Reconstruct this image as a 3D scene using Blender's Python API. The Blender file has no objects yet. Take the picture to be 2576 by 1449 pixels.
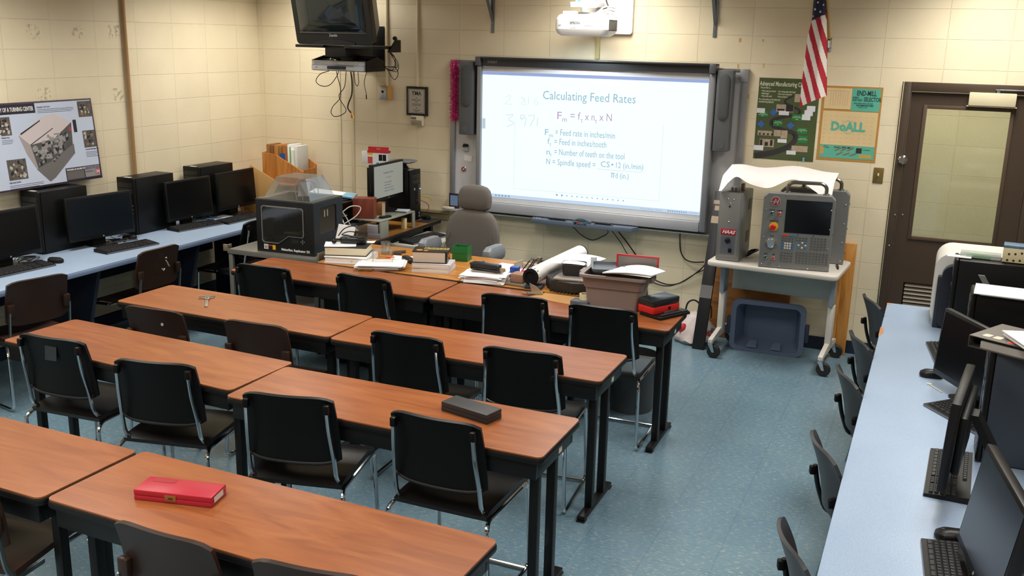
import bpy, bmesh, math, random
from mathutils import Matrix, Vector
PI = math.pi
sc = bpy.context.scene
C = sc.collection
rnd = random.Random(7)

# ---------------------------------------------------------------- camera
cam_d = bpy.data.cameras.new('camera'); cam = bpy.data.objects.new('camera', cam_d); C.objects.link(cam)
cam_d.sensor_fit = 'HORIZONTAL'; cam_d.sensor_width = 36.0; cam_d.lens = 34.467
cam_d.clip_start = .05; cam_d.clip_end = 60
def _rz(a): return Matrix.Rotation(a, 3, 'Z')
# the camera stands 2.30 m above the floor, looks 23 deg left of the front wall's normal and 14 deg down
_R = _rz(.4069) @ Matrix.Rotation(-.2508, 3, 'X') @ Matrix.Rotation(-.0223, 3, 'Y')
_r, _f, _u = _R.col[0], _R.col[1], _R.col[2]
_M = Matrix(((_r.x, _u.x, -_f.x), (_r.y, _u.y, -_f.y), (_r.z, _u.z, -_f.z))).to_4x4()
_M.translation = (5.9006, -7.6244, 2.2973)
cam.matrix_world = _M
sc.camera = cam

# ---------------------------------------------------------------- world, lamps, exposure
w = bpy.data.worlds.new('world'); sc.world = w; w.use_nodes = True
w.node_tree.nodes['Background'].inputs[0].default_value = (.9, .85, .75, 1)
w.node_tree.nodes['Background'].inputs[1].default_value = .004
sc.view_settings.view_transform = 'Standard'; sc.view_settings.look = 'None'
sc.view_settings.exposure = 0.0; sc.view_settings.gamma = 1.0
sc.view_settings.use_curve_mapping = False
CEIL = 2.95
LAMPS = [(x, y) for x in (.95, 3.55, 6.15) for y in (-.88, -3.5, -6.1, -8.6)]
def area_light(x, y, z, sx, sy, power, color, spread):
    d = bpy.data.lights.new('ceiling_lamp', 'AREA'); d.shape = 'RECTANGLE'; d.size = sx; d.size_y = sy
    d.energy = power; d.color = color; d.spread = math.radians(spread)
    o = bpy.data.objects.new('ceiling_lamp', d); C.objects.link(o); o.location = (x, y, z)
    return o
for _x, _y in LAMPS:
    area_light(_x, _y, CEIL - .012, .56, 1.16, 34, (1.0, .96, .885), 142)
area_light(6.1, 1.0, 2.9, .6, .6, 30, (1.0, .95, .8), 170)          # corridor lamp behind the door
pj = bpy.data.lights.new('projector_beam', 'SPOT'); pj.energy = 26; pj.color = (.82, .93, 1.0)
pj.spot_size = math.radians(118); pj.spot_blend = .8; pj.shadow_soft_size = .03
pjo = bpy.data.objects.new('projector_beam', pj); C.objects.link(pjo); pjo.location = (3.27, -.62, 2.30)
pjo.rotation_euler = Vector((0.0, .52, -.80)).to_track_quat('-Z', 'Y').to_euler()

# ---------------------------------------------------------------- materials
def S(r, g, b):
    def f(c):
        c /= 255.0
        return c / 12.92 if c <= .04045 else ((c + .055) / 1.055) ** 2.4
    return (f(r), f(g), f(b), 1.0)
MATS = {}
def P(name, col, rough=.5, metal=0.0, spec=.5, var=.05, scale=14.0, bump=0.0, bscale=80.0, emit=0.0, coat=0.0):
    """plain surface: principled with a little procedural mottling"""
    if name in MATS: return MATS[name]
    m = bpy.data.materials.new(name); m.use_nodes = True; nt = m.node_tree; N = nt.nodes; L = nt.links
    b = N['Principled BSDF']; b.inputs['Roughness'].default_value = rough; b.inputs['Metallic'].default_value = metal
    b.inputs['Specular IOR Level'].default_value = spec
    if coat: b.inputs['Coat Weight'].default_value = coat
    tc = N.new('ShaderNodeTexCoord'); nz = N.new('ShaderNodeTexNoise'); nz.inputs['Scale'].default_value = scale
    nz.inputs['Detail'].default_value = 3.0
    L.new(tc.outputs['Object'], nz.inputs['Vector'])
    mx = N.new('ShaderNodeMix'); mx.data_type = 'RGBA'
    lo = tuple(c * (1 - var) for c in col[:3]) + (1,); hi = tuple(min(1, c * (1 + var)) for c in col[:3]) + (1,)
    mx.inputs['A'].default_value = lo; mx.inputs['B'].default_value = hi
    L.new(nz.outputs['Fac'], mx.inputs['Factor']); L.new(mx.outputs['Result'], b.inputs['Base Color'])
    if bump:
        n2 = N.new('ShaderNodeTexNoise'); n2.inputs['Scale'].default_value = bscale; L.new(tc.outputs['Object'], n2.inputs['Vector'])
        bp = N.new('ShaderNodeBump'); bp.inputs['Strength'].default_value = bump; bp.inputs['Distance'].default_value = .003
        L.new(n2.outputs['Fac'], bp.inputs['Height']); L.new(bp.outputs['Normal'], b.inputs['Normal'])
    if emit:
        L.new(mx.outputs['Result'], b.inputs['Emission Color']); b.inputs['Emission Strength'].default_value = emit
    MATS[name] = m
    return m
def EM(name, col, strength=1.0):
    """glowing surface: screen, lamp, or projector light put in as emission"""
    if name in MATS: return MATS[name]
    m = bpy.data.materials.new(name); m.use_nodes = True; b = m.node_tree.nodes['Principled BSDF']
    b.inputs['Base Color'].default_value = (.02, .02, .02, 1); b.inputs['Roughness'].default_value = .4
    b.inputs['Emission Color'].default_value = col; b.inputs['Emission Strength'].default_value = strength
    MATS[name] = m
    return m
def block_mat(name, col, axis, off_u, off_v, bw=.4064, rh=.2032, step=None):
    """painted concrete block laid in stack bond; axis = which world axis runs along the wall"""
    m = bpy.data.materials.new(name); m.use_nodes = True; nt = m.node_tree; N = nt.nodes; L = nt.links
    b = N['Principled BSDF']; b.inputs['Roughness'].default_value = .62; b.inputs['Specular IOR Level'].default_value = .3
    g = N.new('ShaderNodeNewGeometry'); sp = N.new('ShaderNodeSeparateXYZ'); L.new(g.outputs['Position'], sp.inputs[0])
    cb = N.new('ShaderNodeCombineXYZ')
    au = N.new('ShaderNodeMath'); au.operation = 'SUBTRACT'; au.inputs[1].default_value = off_u
    L.new(sp.outputs[axis], au.inputs[0]); u = au.outputs[0]
    if step:                                                        # a cut block shifts the joints beyond it
        gt = N.new('ShaderNodeMath'); gt.operation = 'GREATER_THAN'; gt.inputs[1].default_value = step[0] - off_u; L.new(u, gt.inputs[0])
        ml = N.new('ShaderNodeMath'); ml.operation = 'MULTIPLY'; ml.inputs[1].default_value = -step[1]; L.new(gt.outputs[0], ml.inputs[0])
        ad = N.new('ShaderNodeMath'); L.new(u, ad.inputs[0]); L.new(ml.outputs[0], ad.inputs[1]); u = ad.outputs[0]
    av = N.new('ShaderNodeMath'); av.operation = 'SUBTRACT'; av.inputs[1].default_value = off_v; L.new(sp.outputs['Z'], av.inputs[0])
    L.new(u, cb.inputs['X']); L.new(av.outputs[0], cb.inputs['Y'])
    br = N.new('ShaderNodeTexBrick'); br.offset = 0.0; br.squash = 1.0
    br.inputs['Scale'].default_value = 1.0; br.inputs['Mortar Size'].default_value = .0034; br.inputs['Mortar Smooth'].default_value = .35
    br.inputs['Brick Width'].default_value = bw; br.inputs['Row Height'].default_value = rh; br.inputs['Bias'].default_value = 0.0
    c1 = tuple(c * 1.025 for c in col[:3]) + (1,); c2 = tuple(c * .975 for c in col[:3]) + (1,)
    br.inputs['Color1'].default_value = c1; br.inputs['Color2'].default_value = c2
    br.inputs['Mortar'].default_value = tuple(c * .97 for c in col[:3]) + (1,)
    L.new(cb.outputs[0], br.inputs['Vector'])
    n1 = N.new('ShaderNodeTexNoise'); n1.inputs['Scale'].default_value = 2.2; n1.inputs['Detail'].default_value = 5; L.new(g.outputs['Position'], n1.inputs['Vector'])
    rp = N.new('ShaderNodeValToRGB'); rp.color_ramp.elements[0].position = .3; rp.color_ramp.elements[0].color = (.93, .92, .90, 1)
    rp.color_ramp.elements[1].position = .62; rp.color_ramp.elements[1].color = (1, 1, 1, 1); L.new(n1.outputs['Fac'], rp.inputs[0])
    mx = N.new('ShaderNodeMix'); mx.data_type = 'RGBA'; mx.blend_type = 'MULTIPLY'; mx.inputs['Factor'].default_value = 1
    L.new(br.outputs['Color'], mx.inputs['A']); L.new(rp.outputs[0], mx.inputs['B']); L.new(mx.outputs['Result'], b.inputs['Base Color'])
    n2 = N.new('ShaderNodeTexNoise'); n2.inputs['Scale'].default_value = 120; n2.inputs['Detail'].default_value = 4; L.new(g.outputs['Position'], n2.inputs['Vector'])
    m2 = N.new('ShaderNodeMath'); m2.operation = 'MULTIPLY'; m2.inputs[1].default_value = .22; L.new(n2.outputs['Fac'], m2.inputs[0])
    sb = N.new('ShaderNodeMath'); sb.operation = 'SUBTRACT'; L.new(m2.outputs[0], sb.inputs[0]); L.new(br.outputs['Fac'], sb.inputs[1])
    bp = N.new('ShaderNodeBump'); bp.inputs['Strength'].default_value = .8; bp.inputs['Distance'].default_value = .0045
    L.new(sb.outputs[0], bp.inputs['Height']); L.new(bp.outputs['Normal'], b.inputs['Normal'])
    MATS[name] = m
    return m
def floor_mat():
    m = bpy.data.materials.new('vinyl_tile'); m.use_nodes = True; nt = m.node_tree; N = nt.nodes; L = nt.links
    b = N['Principled BSDF']; b.inputs['Specular IOR Level'].default_value = .5
    g = N.new('ShaderNodeNewGeometry')
    br = N.new('ShaderNodeTexBrick'); br.offset = 0; br.inputs['Scale'].default_value = 1; br.inputs['Mortar Size'].default_value = .0013
    br.inputs['Mortar Smooth'].default_value = .2; br.inputs['Brick Width'].default_value = .3048; br.inputs['Row Height'].default_value = .3048
    br.inputs['Color1'].default_value = S(101, 129, 146); br.inputs['Color2'].default_value = S(105, 132, 147); br.inputs['Mortar'].default_value = S(78, 106, 128)
    L.new(g.outputs['Position'], br.inputs['Vector'])
    # fleck streaks, cream and dark blue
    mp = N.new('ShaderNodeMapping'); mp.inputs['Scale'].default_value = (34, 110, 40); mp.inputs['Rotation'].default_value = (0, 0, .3)
    L.new(g.outputs['Position'], mp.inputs['Vector'])
    n1 = N.new('ShaderNodeTexNoise'); n1.inputs['Scale'].default_value = 1; n1.inputs['Detail'].default_value = 4; n1.inputs['Roughness'].default_value = .65
    L.new(mp.outputs[0], n1.inputs['Vector'])
    r1 = N.new('ShaderNodeValToRGB'); e = r1.color_ramp.elements; e[0].position = .56; e[0].color = (0, 0, 0, 1); e[1].position = .66; e[1].color = (1, 1, 1, 1)
    L.new(n1.outputs['Fac'], r1.inputs[0])
    r2 = N.new('ShaderNodeValToRGB'); e = r2.color_ramp.elements; e[0].position = .30; e[0].color = (1, 1, 1, 1); e[1].position = .42; e[1].color = (0, 0, 0, 1)
    L.new(n1.outputs['Fac'], r2.inputs[0])
    ma = N.new('ShaderNodeMix'); ma.data_type = 'RGBA'; ma.inputs['B'].default_value = S(188, 184, 160)
    mf = N.new('ShaderNodeMath'); mf.operation = 'MULTIPLY'; mf.inputs[1].default_value = .6; L.new(r1.outputs[0], mf.inputs[0])
    L.new(mf.outputs[0], ma.inputs['Factor']); L.new(br.outputs['Color'], ma.inputs['A'])
    mb = N.new('ShaderNodeMix'); mb.data_type = 'RGBA'; mb.inputs['B'].default_value = S(66, 92, 122)
    mg = N.new('ShaderNodeMath'); mg.operation = 'MULTIPLY'; mg.inputs[1].default_value = .7; L.new(r2.outputs[0], mg.inputs[0])
    L.new(mg.outputs[0], mb.inputs['Factor']); L.new(ma.outputs['Result'], mb.inputs['A'])
    n3 = N.new('ShaderNodeTexNoise'); n3.inputs['Scale'].default_value = 1.4; n3.inputs['Detail'].default_value = 6; L.new(g.outputs['Position'], n3.inputs['Vector'])
    r3 = N.new('ShaderNodeValToRGB'); e = r3.color_ramp.elements; e[0].position = .35; e[0].color = (.86, .88, .90, 1); e[1].position = .65; e[1].color = (1.0, 1.0, .97, 1)
    L.new(n3.outputs['Fac'], r3.inputs[0])
    mc = N.new('ShaderNodeMix'); mc.data_type = 'RGBA'; mc.blend_type = 'MULTIPLY'; mc.inputs['Factor'].default_value = 1
    L.new(mb.outputs['Result'], mc.inputs['A']); L.new(r3.outputs[0], mc.inputs['B']); L.new(mc.outputs['Result'], b.inputs['Base Color'])
    rr = N.new('ShaderNodeMapRange'); rr.inputs['To Min'].default_value = .20; rr.inputs['To Max'].default_value = .38; L.new(n3.outputs['Fac'], rr.inputs['Value'])
    L.new(rr.outputs[0], b.inputs['Roughness'])
    MATS['floor'] = m
    return m
def wood_mat(name, dark, mid, light, along='X', rough=.38, scale=1.0):
    m = bpy.data.materials.new(name); m.use_nodes = True; nt = m.node_tree; N = nt.nodes; L = nt.links
    b = N['Principled BSDF']; b.inputs['Roughness'].default_value = rough; b.inputs['Specular IOR Level'].default_value = .45
    tc = N.new('ShaderNodeTexCoord'); oi = N.new('ShaderNodeObjectInfo')
    mr = N.new('ShaderNodeMath'); mr.operation = 'MULTIPLY'; mr.inputs[1].default_value = 37.0; L.new(oi.outputs['Random'], mr.inputs[0])
    va = N.new('ShaderNodeVectorMath'); va.operation = 'ADD'; L.new(tc.outputs['Object'], va.inputs[0]); L.new(mr.outputs[0], va.inputs[1])
    mp = N.new('ShaderNodeMapping'); s = {'X': (1.3, 9, 9), 'Y': (9, 1.3, 9), 'Z': (9, 9, 1.3)}[along]
    mp.inputs['Scale'].default_value = tuple(v * scale for v in s); L.new(va.outputs[0], mp.inputs['Vector'])
    n1 = N.new('ShaderNodeTexNoise'); n1.inputs['Scale'].default_value = 1.0; n1.inputs['Detail'].default_value = 7; n1.inputs['Distortion'].default_value = 2.6
    L.new(mp.outputs[0], n1.inputs['Vector'])
    mp2 = N.new('ShaderNodeMapping'); s2 = {'X': (4, 120, 120), 'Y': (120, 4, 120), 'Z': (120, 120, 4)}[along]
    mp2.inputs['Scale'].default_value = s2; L.new(va.outputs[0], mp2.inputs['Vector'])
    n2 = N.new('ShaderNodeTexNoise'); n2.inputs['Scale'].default_value = 1.0; n2.inputs['Detail'].default_value = 2; L.new(mp2.outputs[0], n2.inputs['Vector'])
    ad = N.new('ShaderNodeMath'); ad.operation = 'MULTIPLY_ADD'; ad.inputs[1].default_value = .22; L.new(n2.outputs['Fac'], ad.inputs[0]); L.new(n1.outputs['Fac'], ad.inputs[2])
    rp = N.new('ShaderNodeValToRGB'); e = rp.color_ramp.elements; e[0].position = .40; e[0].color = dark; e[1].position = .78; e[1].color = light
    k = e.new(.58); k.color = mid
    L.new(ad.outputs[0], rp.inputs[0]); L.new(rp.outputs[0], b.inputs['Base Color'])
    MATS[name] = m
    return m
def speckle_mat(name, base, hi, lo, rough=.4, scale=260):
    m = bpy.data.materials.new(name); m.use_nodes = True; nt = m.node_tree; N = nt.nodes; L = nt.links
    b = N['Principled BSDF']; b.inputs['Roughness'].default_value = rough
    tc = N.new('ShaderNodeTexCoord'); n1 = N.new('ShaderNodeTexNoise'); n1.inputs['Scale'].default_value = scale; n1.inputs['Detail'].default_value = 2
    L.new(tc.outputs['Object'], n1.inputs['Vector'])
    n2 = N.new('ShaderNodeTexNoise'); n2.inputs['Scale'].default_value = 3; n2.inputs['Detail'].default_value = 5; L.new(tc.outputs['Object'], n2.inputs['Vector'])
    ad = N.new('ShaderNodeMath'); ad.operation = 'MULTIPLY_ADD'; ad.inputs[1].default_value = .25; L.new(n2.outputs['Fac'], ad.inputs[0]); L.new(n1.outputs['Fac'], ad.inputs[2])
    rp = N.new('ShaderNodeValToRGB'); e = rp.color_ramp.elements; e[0].position = .42; e[0].color = lo; e[1].position = .82; e[1].color = hi
    k = e.new(.62); k.color = base
    L.new(ad.outputs[0], rp.inputs[0]); L.new(rp.outputs[0], b.inputs['Base Color'])
    MATS[name] = m
    return m
def glass_mat(name, tint, refl=.12, haze=.15, hazecol=(.8, .8, .7, 1), wire=False):
    m = bpy.data.materials.new(name); m.use_nodes = True; nt = m.node_tree; N = nt.nodes; L = nt.links
    N.remove(N['Principled BSDF']); out = N['Material Output']
    t = N.new('ShaderNodeBsdfTransparent'); t.inputs[0].default_value = tint
    gl = N.new('ShaderNodeBsdfGlossy'); gl.inputs['Roughness'].default_value = .06
    df = N.new('ShaderNodeBsdfDiffuse'); df.inputs[0].default_value = hazecol
    m1 = N.new('ShaderNodeMixShader'); m1.inputs[0].default_value = haze; L.new(t.outputs[0], m1.inputs[1]); L.new(df.outputs[0], m1.inputs[2])
    m2 = N.new('ShaderNodeMixShader'); m2.inputs[0].default_value = refl; L.new(m1.outputs[0], m2.inputs[1]); L.new(gl.outputs[0], m2.inputs[2])
    if wire:
        tc = N.new('ShaderNodeTexCoord'); mp = N.new('ShaderNodeMapping'); mp.inputs['Rotation'].default_value = (0, .785, 0); L.new(tc.outputs['Object'], mp.inputs['Vector'])
        ck = N.new('ShaderNodeTexWave'); ck.wave_type = 'BANDS'; ck.bands_direction = 'X'; ck.inputs['Scale'].default_value = 22; L.new(mp.outputs[0], ck.inputs['Vector'])
        mr = N.new('ShaderNodeMapRange'); mr.inputs['To Min'].default_value = haze * .75; mr.inputs['To Max'].default_value = haze * 1.3
        L.new(ck.outputs['Fac'], mr.inputs['Value']); L.new(mr.outputs[0], m1.inputs[0])
    L.new(m2.outputs[0], out.inputs['Surface'])
    MATS[name] = m
    return m

black_pl = P('black_plastic', S(13, 13, 14), .42, spec=.32)
black_gl = P('black_gloss', S(10, 10, 12), .12)
screen_off = P('dark_screen', S(10, 11, 13), .25, spec=.32)
screen_blue = P('dark_screen_blue', S(16, 23, 30), .25, spec=.4)
dark_gray = P('dark_gray_plastic', S(52, 54, 57), .45)
pc_black = P('computer_black', S(11, 12, 13), .40, spec=.3)
chrome = P('chrome', S(205, 208, 212), .12, metal=1.0)
steel = P('brushed_steel', S(170, 172, 175), .32, metal=.9)
gray_metal = P('gray_painted_metal', S(122, 128, 132), .42, metal=.3)
white_pl = P('white_plastic', S(232, 232, 230), .35)
white_pp = P('white_paper', S(238, 236, 236), .75, var=.02)
cream_pp = P('cream_pages', S(226, 214, 186), .8, var=.05, scale=60)
blk_metal = P('black_powder_coat', S(14, 14, 15), .42, spec=.35)
cable_blk = P('black_cable', S(22, 21, 21), .45)
cable_wht = P('white_cable', S(222, 220, 214), .4)
text_wht = P('white_print', S(230, 230, 228), .6, var=.01)
text_blk = P('black_print', S(34, 34, 36), .6, var=.01)

# ---------------------------------------------------------------- mesh helpers
class MB:
    def __init__(s, M=None):
        s.bm = bmesh.new(); s.mi = 0; s.M = M or Matrix()
    def v(s, co): return s.bm.verts.new(s.M @ Vector(co))
    def f(s, vs):
        try:
            fc = s.bm.faces.new(vs); fc.material_index = s.mi; return fc
        except ValueError: return None
    def box(s, x0, x1, y0, y1, z0, z1, bev=0.0, seg=2, M=None):
        M = M or Matrix(); T = s.M @ M
        vs = [s.bm.verts.new(T @ Vector(p)) for p in ((x0, y0, z0), (x1, y0, z0), (x1, y1, z0), (x0, y1, z0), (x0, y0, z1), (x1, y0, z1), (x1, y1, z1), (x0, y1, z1))]
        fs = [s.f([vs[i] for i in q]) for q in ((3, 2, 1, 0), (4, 5, 6, 7), (0, 1, 5, 4), (1, 2, 6, 5), (2, 3, 7, 6), (3, 0, 4, 7))]
        if bev:
            es = list({e for f_ in fs for e in f_.edges})
            r = bmesh.ops.bevel(s.bm, geom=es, offset=bev, segments=seg, affect='EDGES', profile=.5)
            for f_ in r['faces']: f_.material_index = s.mi
        return s
    def loops(s, rings, close=False, cap=True):
        """join rings of equal vertex count"""
        R = [[s.bm.verts.new(s.M @ Vector(p)) for p in r] for r in rings]
        n = len(R[0]); k = len(R)
        for i in range(k if close else k - 1):
            a, b = R[i], R[(i + 1) % k]
            for j in range(n): s.f([a[j], a[(j + 1) % n], b[(j + 1) % n], b[j]])
        if cap and not close: s.f(R[0][::-1]); s.f(R[-1])
        return s
    def tube(s, pts, r, seg=8, close=False, ry=None):
        pts = [Vector(p) for p in pts]; n = len(pts)
        if n < 2: return s
        tang = []
        for i in range(n):
            a = pts[i - 1] if (i > 0 or close) else pts[i]; b = pts[(i + 1) % n] if (i < n - 1 or close) else pts[i]
            t = (b - a); tang.append(t.normalized() if t.length > 1e-9 else Vector((0, 0, 1)))
        up = Vector((0, 0, 1)) if abs(tang[0].z) < .9 else Vector((1, 0, 0))
        nrm = (up - tang[0] * up.dot(tang[0])).normalized(); rings = []
        rr = r if hasattr(r, '__len__') else [r] * n
        for i in range(n):
            nrm = (nrm - tang[i] * nrm.dot(tang[i]))
            nrm = nrm.normalized() if nrm.length > 1e-6 else tang[i].orthogonal().normalized()
            bi = tang[i].cross(nrm); q = (ry if ry else rr[i])
            rings.append([pts[i] + nrm * (math.cos(2 * PI * j / seg) * rr[i]) + bi * (math.sin(2 * PI * j / seg) * q) for j in range(seg)])
        return s.loops(rings, close)
    def cyl(s, p0, p1, r, r1=None, seg=16): return s.tube([p0, p1], [r, r if r1 is None else r1], seg)
    def lathe(s, prof, seg=20, c=(0, 0, 0), axis='Z'):
        """profile = (radius, height) pairs"""
        rings = []
        for r, h in prof:
            ring = []
            for j in range(seg):
                a = 2 * PI * j / seg; x, y = r * math.cos(a), r * math.sin(a)
                p = {'Z': (x, y, h), 'Y': (x, h, -y), 'X': (h, x, y)}[axis]
                ring.append((c[0] + p[0], c[1] + p[1], c[2] + p[2]))
            rings.append(ring)
        return s.loops(rings)
    def prism(s, out, vec):
        """closed outline (3-d points) pushed along vec"""
        v = Vector(vec); a = [Vector(p) for p in out]
        return s.loops([a, [p + v for p in a]])
    def rslab(s, x0, x1, y0, y1, z0, z1, r, seg=4, bev=0.0):
        o = rr2(x0, x1, y0, y1, r, seg)
        if not bev: return s.loops([[(x, y, z0) for x, y in o], [(x, y, z1) for x, y in o]])
        cx, cy = (x0 + x1) / 2, (y0 + y1) / 2
        def ins(d): return rr2(x0 + d, x1 - d, y0 + d, y1 - d, max(r - d, .0005), seg)
        k = bev * .3
        rg = [(ins(bev), z0), (ins(k), z0 + k), (ins(0), z0 + bev), (ins(0), z1 - bev), (ins(k), z1 - k), (ins(bev), z1)]
        return s.loops([[(x, y, z) for x, y in oo] for oo, z in rg])
    def sheet(s, fn, nu, nv, t):
        """solid curved panel: fn(u,v) -> point, thickness t along its normal"""
        P_ = [[Vector(fn(i / nu, j / nv)) for j in range(nv + 1)] for i in range(nu + 1)]
        A, B = [], []
        for i in range(nu + 1):
            ra, rb = [], []
            for j in range(nv + 1):
                du = P_[min(i + 1, nu)][j] - P_[max(i - 1, 0)][j]; dv = P_[i][min(j + 1, nv)] - P_[i][max(j - 1, 0)]
                n = du.cross(dv); n = n.normalized() if n.length > 1e-12 else Vector((0, 0, 1))
                ra.append(s.v(P_[i][j] + n * t / 2)); rb.append(s.v(P_[i][j] - n * t / 2))
            A.append(ra); B.append(rb)
        for i in range(nu):
            for j in range(nv):
                s.f([A[i][j], A[i + 1][j], A[i + 1][j + 1], A[i][j + 1]]); s.f([B[i][j], B[i][j + 1], B[i + 1][j + 1], B[i + 1][j]])
        for i in range(nu):
            s.f([A[i][0], B[i][0], B[i + 1][0], A[i + 1][0]]); s.f([A[i][nv], A[i + 1][nv], B[i + 1][nv], B[i][nv]])
        for j in range(nv):
            s.f([A[0][j], A[0][j + 1], B[0][j + 1], B[0][j]]); s.f([A[nu][j], B[nu][j], B[nu][j + 1], A[nu][j + 1]])
        return s
    def ball(s, c, rx, ry=None, rz=None, seg=14, rings=9):
        ry = ry or rx; rz = rz or rx
        R = []
        for i in range(1, rings):
            a = PI * i / rings
            R.append([(c[0] + rx * math.sin(a) * math.cos(2 * PI * j / seg), c[1] + ry * math.sin(a) * math.sin(2 * PI * j / seg), c[2] - rz * math.cos(a)) for j in range(seg)])
        return s.loops(R)
    def text(s, body, size, M, depth=.0006, align='LEFT', sx=1.0, shear=0.0, bold=0.0):
        """letters standing on the local XY plane of M"""
        cu = bpy.data.curves.new('t', 'FONT'); cu.body = body; cu.size = size; cu.extrude = depth; cu.align_x = align; cu.shear = shear; cu.offset = bold
        cu.resolution_u = 2
        o = bpy.data.objects.new('t', cu); C.objects.link(o)
        dg = bpy.context.evaluated_depsgraph_get(); me = bpy.data.meshes.new_from_object(o.evaluated_get(dg))
        T = s.M @ M @ Matrix.Diagonal((sx, 1, 1, 1))
        vs = [s.bm.verts.new(T @ v_.co) for v_ in me.vertices]
        for p in me.polygons: s.f([vs[i] for i in p.vertices])
        bpy.data.objects.remove(o); bpy.data.curves.remove(cu); bpy.data.meshes.remove(me)
        return s
def rr2(x0, x1, y0, y1, r, seg=4):
    o = []
    for cx, cy, a0 in ((x1 - r, y1 - r, 0), (x0 + r, y1 - r, PI / 2), (x0 + r, y0 + r, PI), (x1 - r, y0 + r, 1.5 * PI)):
        for k in range(seg + 1):
            a = a0 + PI / 2 * k / seg; o.append((cx + r * math.cos(a), cy + r * math.sin(a)))
    return o
def fillet(pts, r, n=4):
    """round the corners of a polyline"""
    P_ = [Vector(p) for p in pts]; out = [P_[0]]
    for i in range(1, len(P_) - 1):
        a, b, c = P_[i - 1], P_[i], P_[i + 1]; d1 = (a - b); d2 = (c - b)
        k = min(r, d1.length * .48, d2.length * .48); p, q = b + d1.normalized() * k, b + d2.normalized() * k
        for j in range(n + 1):
            t = j / n; out.append(p * (1 - t) ** 2 + b * 2 * t * (1 - t) + q * t * t)
    out.append(P_[-1]); return out
def spline(pts, n=6):
    """Catmull-Rom through the points"""
    P_ = [Vector(p) for p in pts]; Q = [P_[0] * 2 - P_[1]] + P_ + [P_[-1] * 2 - P_[-2]]; out = []
    for i in range(1, len(Q) - 2):
        a, b, c, d = Q[i - 1], Q[i], Q[i + 1], Q[i + 2]
        for j in range(n):
            t = j / n
            out.append(.5 * (2 * b + (c - a) * t + (2 * a - 5 * b + 4 * c - d) * t * t + (3 * b - a - 3 * c + d) * t ** 3))
    out.append(P_[-1]); return out

def obj(name, mb, mat, parent=None, loc=None, rot=None, sm=35):
    me = bpy.data.meshes.new(name)
    bmesh.ops.recalc_face_normals(mb.bm, faces=mb.bm.faces)
    mb.bm.to_mesh(me); mb.bm.free()
    for m in (mat if isinstance(mat, (list, tuple)) else [mat]): me.materials.append(m)
    if sm:
        me.shade_smooth(); me.set_sharp_from_angle(angle=math.radians(sm))
    o = bpy.data.objects.new(name, me); C.objects.link(o)
    if parent: o.parent = parent
    if loc: o.location = loc
    if rot: o.rotation_euler = rot
    return o
def split(name, mb, mat, parent=None, **k):
    """every separate piece of the mesh becomes an object of its own"""
    bm = mb.bm; bm.verts.ensure_lookup_table(); bm.verts.index_update(); seen = set(); out = []
    for v0 in bm.verts:
        if v0.index in seen: continue
        st = [v0]; isl = []; seen.add(v0.index)
        while st:
            v_ = st.pop(); isl.append(v_)
            for e in v_.link_edges:
                o_ = e.other_vert(v_)
                if o_.index not in seen: seen.add(o_.index); st.append(o_)
        n = MB(); mp = {v_: n.bm.verts.new(v_.co) for v_ in isl}
        for f_ in {f_ for v_ in isl for f_ in v_.link_faces}:
            g_ = n.bm.faces.new([mp[v_] for v_ in f_.verts]); g_.material_index = f_.material_index
        out.append(obj(name, n, mat, parent, **k))
    bm.free()
    return out
def tag(o, label, cat, group=None):
    o['label'] = label; o['category'] = cat
    if group: o['group'] = group
    return o
def thing(name, label, cat, loc=(0, 0, 0), rotz=0.0, group=None, rot=None):
    o = bpy.data.objects.new(name, None); C.objects.link(o); o.empty_display_size = .05
    o.location = loc; o.rotation_euler = rot if rot else (0, 0, math.radians(rotz))
    return tag(o, label, cat, group)
def struct(name, mb, mat, parent=None):
    o = obj(name, mb, mat, parent, sm=0)
    if not parent: o['kind'] = 'structure'
    return o
def dup(root, loc, rotz, label, group=None, rot=None):
    r = root.copy(); C.objects.link(r); r.location = loc; r.rotation_euler = rot if rot else (0, 0, math.radians(rotz)); r['label'] = label
    if group: r['group'] = group
    for ch in list(root.children):
        c = ch.copy(); C.objects.link(c); c.parent = r
        for g in list(ch.children):
            d = g.copy(); C.objects.link(d); d.parent = c
    return r
def XZ(x, y, z):
    """frame for lettering on a surface that faces -Y (local X right, local Y up)"""
    return Matrix.Translation((x, y, z)) @ Matrix.Rotation(PI / 2, 4, 'X')
# ================================================================ THE ROOM
paint = S(236, 223, 193)
wall_f = block_mat('painted_block_front', paint, 'X', .0518, .1071, step=(5.15, .112))
wall_l = block_mat('painted_block_left', paint, 'Y', -.3021, .1071)
wall_c = block_mat('painted_block_corridor', S(222, 218, 194), 'X', .30, .13, bw=.52, rh=.262)
wall_dim = P('low_bounce_wall', S(150, 132, 108), .7)  # unseen right and back walls, darkened to cut the fill light
navy = P('navy_vinyl', S(24, 34, 52), .5)
brown_door = P('brown_door_paint', S(70, 56, 44), .45, var=.04)
RX, BY = 7.45, -9.6                                                 # right wall, back wall
m = MB()
m.box(-.15, 5.60, 0, .16, 0, CEIL); m.box(5.60, 6.53, 0, .16, 2.05, CEIL); m.box(6.53, RX + .15, 0, .16, 0, CEIL)
wf = struct('wall_front', m, wall_f)
m = MB(); m.box(-.16, 0, BY, 0, 0, CEIL); wl = struct('wall_left', m, wall_l)
m = MB(); m.box(RX, RX + .16, BY, 0, 0, CEIL); struct('wall_right', m, wall_dim)
m = MB(); m.box(-.16, RX + .16, BY - .16, BY, 0, CEIL); struct('wall_back', m, wall_dim)
m = MB(); m.box(-.16, RX + .16, BY - .16, 2.3, -.1, 0); struct('floor', m, floor_mat())
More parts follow.
